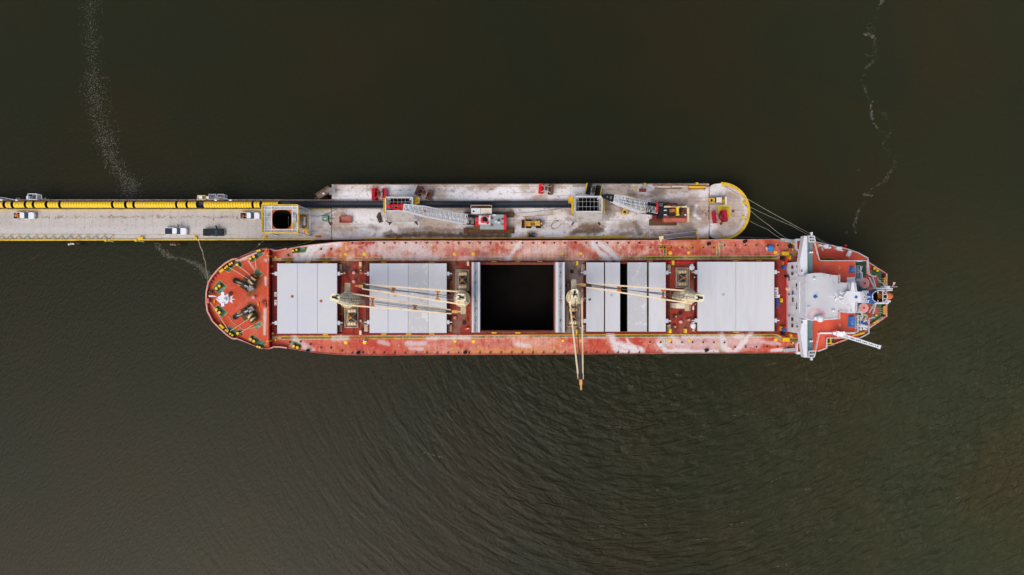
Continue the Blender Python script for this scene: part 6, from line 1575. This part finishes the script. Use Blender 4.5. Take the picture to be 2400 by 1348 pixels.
# bridge wings
for pts_w, pts_g in (([(1884.6, 553), (1892.2, 553), (1892.2, 644), (1880, 644), (1874.6, 613), (1875, 612)], (1892.2, 567, 1904.4, 642)), ([(1880, 749.5), (1892.2, 749.5), (1892.2, 838), (1885, 838), (1875.4, 778)], (1892.2, 750.5, 1904.4, 823))):
    b = MB(); b.prism(pts_w, 20.6, 22.6); b.build("wing_bulwark", M['white'], su)
    b = MB(); x0, y0, x1, y1 = pts_g; b.pbox(x0, y0 - (14 if y0 < 690 else 0), x1, y1 + (14 if y0 > 690 else 0), 21.0, 21.4); b.build("bridge_wing", M['teal'], su)
    ye0, ye1 = (553.5, 567) if y0 < 690 else (823, 837.5)
    b = MB()
    for p, q in (((1893, ye0), (1908, ye0)), ((1908, ye0), (1911, ye1)), ((1911, ye1), (1896, ye1)), ((1896, ye1), (1896, ye0)), ((1896, (ye0 + ye1) / 2), (1909.5, (ye0 + ye1) / 2))) if y0 < 690 else (((1893, ye1), (1908, ye1)), ((1908, ye1), (1912, ye0)), ((1912, ye0), (1896, ye0)), ((1896, ye0), (1896, ye1)), ((1896, (ye0 + ye1) / 2), (1909.5, (ye0 + ye1) / 2))):
        b.bar(P(*p, 22.4), P(*q, 22.4), .22)
    b.build("wing_end_rail", M['white'], su)
    b = MB(); b.pbox(1901.5, ye0 + 2, 1907, ye1 - 2, 21.4, 22.2); b.build("wing_console", M['steel'], su)
    yy = 548 if y0 < 690 else 843
    b = MB(); b.bar(P(1902, 553 if y0 < 690 else 838, 22.4), P(1902, yy, 22.4), .25); b.pbox(1900, yy - 3.5, 1905, yy + 1.5, 22.2, 22.6); b.build("wing_light", M['white'], su)
    for xx in (1896.5, 1900.8): 
        w = P(xx, 592 if y0 < 690 else 799.5, 21.4); b = MB(); b.cyl((w[0], w[1], 21.4), (w[0], w[1], 22.2), .24); b.build("compass_repeater", M['white'], su)
# wheelhouse and its grey roof
RF = [(1886, 648), (1888, 643.4), (1908, 640.4), (1921, 640.6), (1931, 642.4), (1947, 645.6), (1964, 646.4), (1964, 662.6), (1986, 664), (1986, 733), (1964, 729.8), (1964, 747), (1922, 749.8), (1899, 751), (1886, 745.5)]
b = MB(); b.prism(RF, 19.6, 24.2); b.build("wheelhouse", M['white'], su)
b = MB(); b.prism([(1925 + (x - 1925) * .985, 697 + (y - 697) * .985) for x, y in RF], 24.2, 24.32); b.build("monkey_deck", M['roof_grey'], su)
b = MB(); rail(b, [P(x, y, 24.3) for x, y in RF + RF[:1]], 1.0, .055, 1.6); b.build("roof_rail", M['white'], su)
b = MB()
fr = [(1884.5, 643), (1875, 661), (1875, 732), (1886, 749)]
for p, q in zip(fr[:-1], fr[1:]): b.bar(P(p[0] + 2, p[1], 21.0), P(q[0] + 2, q[1], 21.0), .55, .12)
b.build("front_walkway", M['walk_red'], su)
b = MB()
for dx in (-1.6, 5.6):
    for p, q in zip(fr[:-1], fr[1:]): b.bar(P(p[0] + dx, p[1], 21.1), P(q[0] + dx, q[1], 21.1), .14, .3)
b.build("front_rail", M['white'], su)
b = MB(); b.prism([(1874, 661), (1886, 643), (1892, 643), (1892, 750), (1887, 750), (1874, 732)], 19.5, 20.94); b.build("bridge_front", M['wall_white'], su)
def win(px, py, w, h, z=None, m='glass_dark'):
    s = X0 / (px - 1200); zz = H - s / K; y = (674 - py) * s
    b = MB(); b.box((X0 - .03, y, zz), (.09, w, h)); b.m = 1; b.box((X0 - .02, y, zz - h / 2 - .08), (.16, w + .2, .1)); b.build("window", [M[m], M['galv']], su)
for py in (627, 641.5, 748.5, 763.5): win(1857, py, .85, 1.0)
for py in (686.5,): win(1858, py, 1.1, .7, m='blue')
win(1858, 703, 1.1, .7)
for py in (668.5, 722): win(1868, py, .75, 1.0)
for py in (625, 677, 713, 765.5): win(1869, py, .45, .8)
for py in (651, 656, 690, 740): win(1849.5, py, .4, .7)
for y0, x in ((634.5, 1879.5), (755.5, 1880)):
    b = MB(); b.pbox(x - 1.4, y0 - 2.5, x + 1.4, y0 + 2.5, 22.59, 22.64); b.build("roof_hatch", M['glass_dark'], su)
b = MB()
for y in (640, 655, 675, 690, 715, 740, 757): b.bar((X0 - .2, (674 - y) * .1166, 10 + random.random() * 5), (X0 - .2, (674 - y) * .1166, 17 + random.random()), .09)
b.build("wall_pipe", M['galv'], su)
b = MB(); b.pbox(1844.5, 645, 1848.5, 650, 9, 11); b.build("doorway", M['black'], su)
w = P(1841, 676.5, ZD); MB().ball((w[0], w[1], 10.2), (.55, .55, .55)).build("mushroom_vent", M['pink'], ship)
# small side platforms forward of the wings
for pts in ([(1864.8, 560), (1879, 560), (1879, 566), (1874, 610), (1872.5, 611), (1872.5, 590), (1864.8, 584)], [(1866.4, 829), (1882, 830), (1880, 822), (1874.5, 790), (1873, 788), (1873, 798), (1866.4, 806)]):
    b = MB(); b.prism(pts, 13.0, 13.2); b.build("side_platform", M['deck_clean'], su)
    b = MB()
    if pts[0][1] < 690: q = [(1879, 561), (1865.4, 561), (1865.4, 583), (1873, 589), (1873, 611)]
    else: q = [(1882, 829), (1866.8, 829), (1866.8, 806), (1873, 799), (1873, 788)]
    for p, r in zip(q[:-1], q[1:]): b.bar(P(*p, 13.7), P(*r, 13.7), .28, 1.1)
    b.build("side_bulwark", M['white'], su)
b = MB(); b.pbox(1866, 560, 1879, 564, 13.2, 14.3); b.build("side_locker", M['white'], su)
b = MB(); b.pbox(1867, 824.5, 1881, 829, 13.2, 14.3); b.build("side_locker", M['white'], su)
b = MB(); w = P(1876.5, 572.5, 13.3); b.ball((w[0], w[1], 13.8), (.35, .35, .5)); b.build("side_light", M['blue'], su)
# roof fittings
def blob(x, y, z, r, m, name, parent=su, flat=1.0): MB().ball(P(x, y, z), (r, r, r * flat), 16, 9).build(name, M[m], parent)
blob(1908.5, 653.5, 25.0, .36, 'white', "dome_antenna"); blob(1953, 728.5, 24.8, .38, 'white', "dome_antenna"); blob(1890.8, 720, 24.7, .2, 'white', "dome_antenna"); blob(1896.5, 719.5, 24.7, .2, 'white', "dome_antenna")
b = MB(); w = P(1910, 695.5, 24.3); b.cyl((w[0], w[1], 24.3), (w[0], w[1], 25.4), .45, .2); b.build("compass_binnacle", M['blue'], su)
blob(1922, 747, 25.6, .95, 'white', "satellite_dome"); blob(1913, 745.5, 25.0, .6, 'white', "satellite_dome"); 
b = MB(); w = P(1922, 747, 24.4); b.cyl((w[0], w[1], 24.3), (w[0], w[1], 25), .4); b.build("dome_stand", M['white'], su)
g = Grid(); n = 14
for i in range(n):
    a0, a1 = math.pi * (1.0 + .9 * i / n), math.pi * (1.0 + .9 * (i + 1) / n); g.quad([(1914, 745), (1914, 745), (1914 + 23 * math.cos(a1), 745 + 23 * math.sin(a1)), (1914 + 23 * math.cos(a0), 745 + 23 * math.sin(a0))], 24.335, (200, 204, 212))
g.build("roof_patch", lambda px, py, b: blend(b, (224, 150, 146), sst(.35, .6, fbm(px / 6, py / 6, 104)) * .3 + sst(10, 22, dist(px, py, [(1914, 745), (1915, 745)])) * .4 + sst(12, 4, dist(px, py, [(1930, 740), (1920, 746)])) * .5), ST, su)
b = MB(); b.pbox(1947, 646, 1958, 652, 24.3, 24.9); b.bar(P(1951, 652, 24.6), P(1951, 664, 24.4), .1); b.bar(P(1951, 664, 24.4), P(1956, 664, 24.4), .1); b.build("vent_trunk", M['roof_grey'], su)
# radar mast
ms = MB(); ms.cyl(P(1966, 696, 24.3), P(1969, 696, 35), .4, .28, 10); ms = ms.build("radar_mast", M['white'], ship)
b = MB(); z = 31
b.prism([(1954, 695), (1957, 688), (1964, 691), (1976, 689), (1978, 700), (1970, 705), (1964, 701), (1957, 704)], z, z + .2); b.prism([(1957, 681), (1961, 688), (1968, 690), (1966, 693), (1956, 691)], z + .3, z + .5); b.prism([(1957, 711), (1960, 703), (1967, 700), (1966, 697), (1956, 700)], z + .3, z + .5); b.bar(P(1942, 695.4, z + .6), P(1957, 695.6, z + .6), .14); b.build("mast_platform", M['white'], ms)
for a, c in (((1966, 686), (1972, 682)), ((1970, 690), (1977, 686)), ((1966, 703), (1972, 707)), ((1961, 697), (1958, 702))):
    b = MB(); b.bar(P(*a, z + .8), P(*c, z + .8), .22, .3); b.build("radar_scanner", M['wall_white'], ms)
b = MB(); 
for x, y in ((1970, 686), (1974, 697), (1968, 706), (1976, 704)): b.ball(P(x, y, z + .8), (.28, .28, .35), 8, 5)
b.build("mast_light", M['wall_white'], ms); blob(1975.6, 708.6, 28.5, .36, 'white', "dome_antenna", ms); w = P(1974.8, 696, z + .4); MB().ball(w, (.22, .22, .22)).build("sheave", M['grime'], ms)
# funnel and its casing
fu = MB(); zf = 26.0
fu.prism([(1976, 696), (1984, 683), (1994, 682), (2021, 684.5), (2026, 688), (2026, 706), (2021, 709.4), (1994, 711.4), (1984, 711)], 14, zf); fu = fu.build("funnel_casing", M['white'], ship)
b = MB(); b.prism([(1993.5, 684), (1996.7, 662.4), (1999, 661), (2003.6, 661), (2007, 684)], zf - .6, zf - .1); b.prism([(1994.4, 710), (1998.4, 731.4), (2005.6, 731.6), (2007, 710)], zf - .6, zf - .1); b.build("funnel_wing", M['white'], fu)
b = MB(); b.bar(P(2003.4, 662.5, zf + .3), P(2006.5, 684, zf + .3), .2, .8); b.bar(P(2005.4, 730, zf + .3), P(2006.6, 710.5, zf + .3), .2, .8); b.build("wing_rail", M['roof_grey'], fu)
blob(2006.5, 696.4, zf + .1, .38, 'blue', "fan_cover", fu, .5); blob(1992, 714.5, 24, .5, 'white', "dome_antenna", fu)
b = MB(); b.prism([(2008, 680.4), (2048, 680), (2048, 711), (2008, 710)], 14, 23.5); b.build("engine_casing", M['blue'], fu)
ov = [(2062 + 18.2 * math.cos(2 * math.pi * i / 30), 695.3 + 14.6 * math.copysign(abs(math.sin(2 * math.pi * i / 30)) ** .85, math.sin(2 * math.pi * i / 30))) for i in range(30)]
b = MB(); zo = 28.5; oo = [P(x, y, zo) for x, y in ov]; cc = P(2062, 695.3, zo); ii = [(cc[0] + (p[0] - cc[0]) * .93, cc[1] + (p[1] - cc[1]) * .93, zo) for p in oo]; n = 30
b.m = 0; b.q(oo + [(p[0], p[1], 16) for p in oo], [[i, n + i, n + (i + 1) % n, (i + 1) % n] for i in range(n)]); b.m = 1; b.q(oo + ii, [[i, (i + 1) % n, n + (i + 1) % n, n + i] for i in range(n)])
b.m = 2; lo = [(p[0], p[1], 22.0) for p in ii]; b.q(ii + lo, [[i, (i + 1) % n, n + (i + 1) % n, n + i] for i in range(n)]); b.q(lo, [list(range(n))]); b.build("funnel", [M['blue'], M['white'], M['rust_brown']], fu)
b = MB(); b.cyl(P(2056, 694, 25), P(2067, 694, 25.4), .95, n=16); b.build("exhaust_pipe", M['rust_orange'], fu)
b = MB(); b.cyl(P(2071, 694.5, 23), P(2072.5, 694.5, 27), .4); b.cyl(P(2062, 703.5, 24.5), P(2068, 703.5, 24.5), .4); b.build("silencer", M['galv'], fu)
b = MB(); 
for p, q in (((2057.5, 681), (2057.5, 688)), ((2069, 681), (2069, 710)), ((2069, 700), (2079, 700)), ((2069, 690), (2079, 690)), ((2057.5, 704), (2057.5, 709))): b.bar(P(*p, zo - .3), P(*q, zo - .3), .16)
b.build("funnel_stay", M['white'], fu)
b = MB()
for k in range(4):
    cx = 2037 - k * 4; pts = [(cx - 8 * math.cos(t), 696 + 14.8 * math.sin(t)) for t in np.linspace(-1.35, 1.35, 12)]
    for p, q in zip(pts[:-1], pts[1:]): b.bar(P(*p, zf + .5 - k * .1), P(*q, zf + .5 - k * .1), .14)
for y in (687, 692, 700, 705): b.bar(P(2022, y, zf + .3), P(2044, y, zf + .4), .1)
b.build("casing_rail", M['white'], fu)
b = MB(); b.bar(P(2030, 696, zf), P(2046, 696, zo), .3, .2); b.bar(P(2035, 683, zf), P(2035, 709, zf), .2, .2); b.build("casing_ladder", M['white'], fu)
# railings of the aft decks
def railing(pts, z, parent=ship, r=.075, m='white'):
    b = MB(); rail(b, [P(x, y, z) for x, y in pts], 1.0, r, 1.5); return b.build("guard_rail", M[m], parent)
railing([(1905.5, 568), (1917.5, 611.4), (2030, 611.6), (2030, 640), (2034, 645), (2048, 648)], 19.6); railing([(1908, 822), (1917, 779.6), (1990, 779), (2007, 778)], 19.6)
railing([(2004, 613), (2016, 613)], 19.6); railing([(1985, 657.5), (2017, 656.4), (2017, 641), (2013, 636), (2016, 625)], 19.6); railing([(2007, 778), (2007, 738)], 19.6); railing([(1983, 731.6), (2017, 733.6), (2017, 743), (2012, 745)], 19.6)
railing([(1908, 567.6), (1947, 576), (1984, 584.6), (2008, 592.8), (2030.4, 605), (2033.4, 640), (2037, 645)], 14.0); railing([(1914, 823), (1934, 815.6), (1934.6, 792), (2012, 792), (2032.6, 781), (2032.6, 746), (2046, 744)], 14.0)
railing([(2042, 648), (2049, 675)], 14.0); railing([(2034, 650), (2046, 676)], 14); railing([(2034, 732), (2045, 713)], 14.0); railing([(2042, 735), (2049, 713)], 14)
railing([(2044, 690 - 42), (2071, 669)], ZP + .4, r=.05)
b = MB()
for y0 in (630, 640, 653, 655, 741, 747, 757, 765):
    b.bar(P(2006 + random.random() * 4, y0, 15.6), P(2014 + random.random() * 4, y0 + random.uniform(-7, 7), 15.8), .16)
for x in (2006, 2011, 2016): b.bar(P(x, 622, 15), P(x, 652, 15.4), .14); b.bar(P(x, 740, 15), P(x, 772, 15.4), .14)
b.build("stair_frame", M['white'], ship)
for x, y in ((2026, 664), (2024, 722)):
    z = 17.4; w = P(x, y, z); b = MB(); b.cyl((w[0], w[1], 14.05), (w[0], w[1], z), 1.32, 1.32, 26); b.m = 1; b.cyl((w[0], w[1], z), (w[0], w[1], z + .12), 1.24, 1.2, 26); b.m = 2; b.cyl((w[0], w[1], z + .12), (w[0], w[1], z + .4), .24); b.build("fan_house", [M['white'], M['pink'], M['crane_red']], ship)
for y0 in (650, 717):
    b = MB(); b.pbox(2075.4, y0, 2077, y0 + 21, ZP + .1, ZP + .9); b.build("fairlead_frame", M['yellow'], ship)
    b = MB(); b.pbox(2067, y0 - 7 if y0 < 690 else y0 - 3, 2074.4, y0 + 22 if y0 < 690 else y0 + 27, ZP, ZP + .25); b.build("roller_base", M['black'], ship)
    for k in range(4): w = P(2073, y0 + 3 + k * 5, ZP + .8); b = MB(); b.cyl((w[0], w[1], ZP + .2), (w[0], w[1], ZP + .8), .22, .22); b.build("roller", M['yellow'], ship)
bollards([(2046, 629.5), (2053, 634)], ZP); bollards([(2046, 757.5), (2053.5, 753)], ZP); bollards([(2049, 647.5)], ZP, .3, False); bollards([(2049.5, 739)], ZP, .3, False)
for y0 in (648, 718):
    b = MB(); b.pbox(2047, y0 + 1, 2057, y0 + 18, ZP, ZP + 1.0); b.cyl(P(2052, y0 + 3, ZP + 1), P(2052, y0 + 16, ZP + 1), .5); b.build("mooring_winch", M['salmon'], ship)
    b = MB(); 
    for k in range(3): b.bar(P(2056, y0 + 4 + k * 5, ZP + 1), P(2072, y0 + 5 + k * 5, ZP + .7), .07)
    b.build("mooring_wire", M['rope'], ship)
b = MB(); b.tube([P(x, y, ZP + .4) for x, y in ((2036, 767), (2048, 759), (2058, 752), (2070, 744))], .45, 8); b.build("rope_coil", M['rope'], ship)
# engine casing clutter on the lower side
b = MB()
for _ in range(26):
    x, y = random.uniform(2015, 2031), random.uniform(752, 772); b.m = random.choice((0, 0, 1, 2)); w = P(x, y, 14.5); b.ball((w[0], w[1], 14.6), (random.uniform(.25, .55),) * 3, 8, 5)
b.build("deck_clutter", [M['white'], M['blue'], M['grime']], ship)
b = MB(); b.tube([P(x, y, 14.6) for x, y in ((2018, 740), (2026, 736), (2032, 742), (2024, 752), (2016, 748), (2022, 742))], .4, 7); b.build("hose_bundle", M['platform'], ship)
for p in ((1965.5, 627), (1965.5, 645), (1966, 744.5), (1966, 762)):
    b = MB(); x, y = p; b.bar(P(x, y - 2.4, 19.7), P(x + 3, y - 2.4, 19.7), .14); b.bar(P(x + 3, y - 2.4, 19.7), P(x + 3, y + 2.4, 19.7), .14); b.bar(P(x + 3, y + 2.4, 19.7), P(x, y + 2.4, 19.7), .14); b.build("deck_cleat", M['cream'], ship)
# stern gear: upper quarter
b = MB(); b.pbox(1910, 569, 1920, 582, 14, 15.2); b.build("rescue_boat_rack", M['orange'], ship)
b = MB(); b.ball(P(1921, 574.6, 15.6), (.4, .4, .4)); b.bar(P(1921, 574.6, 15.6), P(1934, 578, 16), .3); b.pbox(1932, 573.5, 1942, 582.5, 14, 16.4); b.ball(P(1944.5, 580.5, 15.6), (.5, .4, .4)); b.bar(P(1926, 580, 15), P(1928, 588, 15), .25); b.build("boat_davit", M['white'], ship)
b = MB(); b.pbox(1960.6, 578.5, 1974, 585.5, 14, 15.6); b.bar(P(1962, 586, 15), P(1976, 588, 15), .3); b.build("liferaft_cradle", M['white'], ship)
w = P(1990, 595, 15.2); b = MB(); b.cyl((w[0] - .35, w[1] - .7, 15), (w[0] + .35, w[1] + .7, 15), .6, n=14); b.build("liferaft_canister", M['white'], ship)
b = MB(); b.pbox(1925.5, 605, 1954.5, 611, 14.0, 14.1); b.m = 1
for yy in (605.2, 609.8): b.bar(P(1925.5, yy, 14.9), P(1955, yy, 14.9), .12)
b.build("stairwell", [M['black'], M['kerb']], ship)
b = MB(); b.pbox(1938, 793, 1956, 811, ZP + .02, ZP + .4); b.build("side_winch", M['green_dark'], ship)
b = MB(); b.bar(P(1946.5, 793, ZP + 1), P(1946.5, 806, ZP + 1), .35); b.bar(P(1938, 805, ZP + .8), P(1955, 805, ZP + .8), .3); b.build("winch_frame", M['kerb'], ship)
b = MB(); b.bar(P(1962, 789, 14.5), P(1992, 788, 14.5), .5, .3); b.bar(P(1998, 787, 14.5), P(2026, 780, 14.5), .45, .3); b.build("rail_cover", M['kerb'], ship)
w = P(1983, 578.6, 15); b = MB(); b.cyl((w[0], w[1], 12), (w[0], w[1], 15), .12); b.box((w[0] - .1, w[1] + .4, 15), (.5, .3, .3)); b.build("life_ring", M['crane_red'], ship)
# davit frame for the free fall boat
b = MB(); b.bar(P(2052, 676.5, 21), P(2080, 676, 21), .3, .3); b.bar(P(2056, 681, 21), P(2072, 680, 21), .3); b.pbox(2072, 670.4, 2086, 676, 19, 20.6); b.pbox(2082, 675.4, 2092.5, 678.4, 18.8, 20); b.pbox(2078, 679.4, 2092, 682, 18.8, 20.2)
b.bar(P(2050, 711.6, 21), P(2082, 711, 21), .3, .3); b.pbox(2076, 704, 2087.5, 708.6, 19, 20.4); b.pbox(2071, 706.5, 2078, 710.6, 19, 20.6); b.build("lifeboat_davit", M['white'], ship)
for y in (676, 709): 
    b = MB(); q = P(2078, y, 19); b.bar((q[0], q[1], ZP), (q[0] + .4, q[1], 19.2), .35); b.build("davit_leg", M['white'], ship)
# provision crane
pcn = MB(); pcn.cyl(P(1968, 783, 14), P(1968.5, 783.5, 22), .55, .5, 12); pcn = pcn.build("provision_crane", M['white'], ship)
b = MB(); b.box(P(1967, 783, 22.4), (1.6, 1.2, 1.1), -.3); b.box(P(1975, 782, 22.6), (.9, 1.0, 1.0), .3); b.bar(P(1952, 780, 22), P(1965, 786, 22), .7, .6); b.build("crane_house", M['wall_white'], pcn)
A, B = np.array(P(1972, 785.5, 22.4)), np.array(P(2061, 813.5, 22.0)); d = B - A; a = np.array((-d[1], d[0], 0)); a /= np.linalg.norm(a)
b = MB()
for s in (-1, 1): b.bar(A + a * s * .34, B + a * s * .26, .3, .4)
for i in range(18): c = A + d * (i + .5) / 18; b.bar(c - a * .3, c + a * .3, .16 if i % 3 else .5, .2)
b.bar(B - a * .5, B + a * .5, .5, .5); b.build("boom", M['white'], pcn)
b = MB(); b.bar(A + d * .25, A + d * .97, .26, .12); b.build("boom_cylinder", M['black'], pcn)

# things standing on the ship
def boat():
    t = thing("lifeboat", "orange free fall lifeboat behind the funnel at the stern", "lifeboat", (*P(2068, 694, 16)[:2], 16))
    c = P(2068, 694, 16.6); b = MB(); b.ball((c[0], c[1], 16.6), (2.9, 1.25, 1.2), 22, 12); b.build("shell", M['lifeboat'], t, True)
    b = MB(); b.box((c[0] - 1.4, c[1], 17.8), (1.2, 1.1, .6), 0, .8); b.build("conning_hatch", M['lifeboat'], t)
boat()
def tarp(x0, y0, x1, y1, z, label, m='blue_tarp'):
    t = thing("covered_crate", label, "crate", (*P((x0 + x1) / 2, (y0 + y1) / 2, z)[:2], z), "blue covered crates on the aft deck")
    b = MB(); A, B = P(x0, y1, z + 1.5), P(x1, y0, z + 1.5); cx, cy = (A[0] + B[0]) / 2, (A[1] + B[1]) / 2; w, h = (B[0] - A[0]) / 2, (B[1] - A[1]) / 2
    nx, ny = 7, 11; vs = []; 
    for j in range(ny):
        for i in range(nx):
            u, v = i / (nx - 1) * 2 - 1, j / (ny - 1) * 2 - 1; e = max(abs(u), abs(v))
            vs.append((cx + u * w, cy + v * h, z + (1.5 - .12 * e + .1 * math.sin(j * 2.2) + random.uniform(-.05, .05) if e < 1 else .05)))
    b.q(vs, [[j * nx + i, j * nx + i + 1, (j + 1) * nx + i + 1, (j + 1) * nx + i] for j in range(ny - 1) for i in range(nx - 1)]); b.build("tarpaulin", M[m], t)
    b = MB(); b.box((cx, cy, z + .06), (w * 1.8, h * 1.8, .1)); b.build("pallet", M['wood'], t)
tarp(1995.5, 625, 2005.5, 639.5, 19.6, "small blue covered crate on the upper half of the red aft deck")
tarp(1993.5, 741.5, 2006.5, 767.5, 19.6, "larger blue covered crate on the lower half of the red aft deck")
b = MB(); w = P(1804.5, 582, ZD); b.ball((w[0], w[1], ZD + .6), (1.05, .95, .8), 12, 7); b.m = 1; b.box((w[0] - .7, w[1] - .1, ZD + .3), (.8, .9, .6), .4); b.m = 0; b.box((w[0], w[1], ZD + .2), (1.5, 1.4, .4), .3)
single(b, "covered_winch", [M['blue_tarp'], M['white']], "blue tarpaulin bundle on the red side deck by the last hatch", "bundle")
for k, (x, y) in enumerate(((1818.5, 701), (1819, 706), (1822.5, 706), (1818.5, 711), (1822.5, 711), (1818.5, 715), (1822, 715), (1818, 720))):
    w = P(x, y, ZD); b = MB(); b.cyl((w[0], w[1], ZD), (w[0], w[1], ZD + .88), .27, n=12); b.cyl((w[0], w[1], ZD + .88), (w[0], w[1], ZD + .92), .22, n=12); single(b, "oil_drum", M['blue'], "blue oil drum clustered between the last hatch and the white house front", "drum", "blue drums by the last hatch")
for y0, lab in ((674, "upper white chest beside the last hatch"), (682, "middle white chest beside the last hatch"), (690.5, "lower larger white chest beside the last hatch and blue drums")):
    b = MB(); b.pbox(1816, y0, 1824 + (4 if y0 > 690 else 0), y0 + 7.4, ZD, ZD + 1.1); b.pbox(1819, y0 + 2, 1822, y0 + 4, ZD + 1.09, ZD + 1.16); single(b, "storage_chest", M['white'], lab, "chest", "white chests by the last hatch")
b = MB(); b.pbox(1816, 755, 1820.5, 763, ZD, ZD + 1.0); b.pbox(1817, 757, 1819, 761, ZD + .99, ZD + 1.1); single(b, "covered_chest", M['blue'], "blue chest at the lower right corner of the last hatch", "chest")
b = MB(); b.pbox(852, 796.6, 858.5, 801, ZD + .2, ZD + .9); b.m = 1; b.pbox(853.5, 797.2, 858, 799.4, ZD + .89, ZD + .95); single(b, "tool_box", [M['white'], M['bed_navy']], "small white and navy box on the lower side deck", "box")
for x, y, lab in ((1604.6, 721, "white rag heap right of the last deck crane's pedestal"),):
    w = P(1626, 721.5, ZD); b = MB(); b.ball((w[0], w[1], ZD + .2), (.5, .7, .3), 9, 5); b.ball((w[0] + .3, w[1] - .4, ZD + .2), (.4, .4, .3), 9, 5); single(b, "rag_heap", M['white'], lab, "rags")
# ensign at the stern
t = thing("ensign", "small faded striped ensign on a staff at the stern", "flag", P(2094, 672, 17))
b = MB(); b.bar(P(2084, 672.6, 16), P(2103, 672.4, 18), .12); b.build("staff", M['white'], t)
b = MB(); n = 8
for i in range(6):
    b.m = i % 2
    for k in range(n):
        def fp(u, v): q = P(2091 + 5.2 * v + 2.6 * u, 671.8 - 10.5 * u, 17.8 + .25 * math.sin(u * 7 + v * 2)); return q
        u0, u1, v0, v1 = k / n, (k + 1) / n, i / 6, (i + 1) / 6
        b.m = 2 if (i > 2 and k < 3) else i % 2
        b.q([fp(u0, v0), fp(u1, v0), fp(u1, v1), fp(u0, v1)], [[0, 1, 2, 3]])
b.build("cloth", [M['flag_red'], M['flag_white'], M['flag_blue']], t)

# mooring lines
def line(pts, r, label, m='rope_grey'):
    b = MB(); Q = []
    for (p, q) in zip(pts[:-1], pts[1:]):
        for i in range(10): u = i / 10; s = 4 * u * (1 - u) * .5; Q.append((p[0] + (q[0] - p[0]) * u, p[1] + (q[1] - p[1]) * u, p[2] + (q[2] - p[2]) * u - s))
    Q.append(pts[-1]); b.tube(Q, r * .68, 6); single(b, "mooring_line", M[m], label, "mooring line", "mooring lines", smooth=True)
line([P(1694, 434, 5.6), P(1751.7, 466, 6.0), P(1906, 551.5, 11), P(1947, 574.5, 12.6)], .1, "mooring line reaching highest, from the round platform past the bridge wing")
line([P(1743, 476, 5.6), P(1759, 486, 5.9), P(1857, 530, 9), P(1946, 575.5, 12.6)], .075, "mooring line from the upper rim bollard joining the highest line")
line([P(1743, 476, 5.5), P(1759.4, 494, 5.9), P(1805, 530, 8), P(1846.5, 561, 9.6)], .09, "mooring line running steepest from the round rim to the red side deck")
line([P(1741, 509, 5.5), P(1757.5, 518, 5.9), P(1800, 538, 8), P(1832, 560, 9.6)], .075, "mooring line leaving the rim lowest toward the red side deck")
line([P(1694, 554, 5.5), P(1755, 556.5, 7), P(1800, 558, 8), P(1826, 561.5, 9.6)], .06, "thin mooring line lying almost flat between round platform and ship")
line([P(460, 557, 5.6), P(469, 577, 5), P(477, 603, 5.2), P(483, 632, 7), P(487.4, 660, 12.9)], .15, "thick mooring rope curving from the pier to the bow", 'rope')
line([P(622, 557, 5.6), P(608, 573, 6.5), P(585, 592, 12.6)], .1, "thin mooring rope between the hopper tower and the bow")
line([P(626, 584, 12.2), P(660, 579.5, 8), P(690, 576.5, 6), P(740, 562, 5.4)], .06, "thin rope running along the ship's upper bow edge")
w = P(608, 573, 6.5); b = MB(); b.ball(w, (.3, .3, .3), 8, 6); single(b, "rope_float", M['rope'], "knot of rope halfway along the thin bow rope", "knot")
for x, y in ((459.5, 556.5), (622.5, 556)):
    w = P(x, y, 5); b = MB(); b.box((w[0], w[1], 5.1), (.9, .9, .2)); b.cyl((w[0], w[1], 5.1), (w[0], w[1], 5.6), .26); b.bar((w[0] - .5, w[1], 5.55), (w[0] + .5, w[1], 5.55), .24); b.build("bollard", M['kerb'], pier)
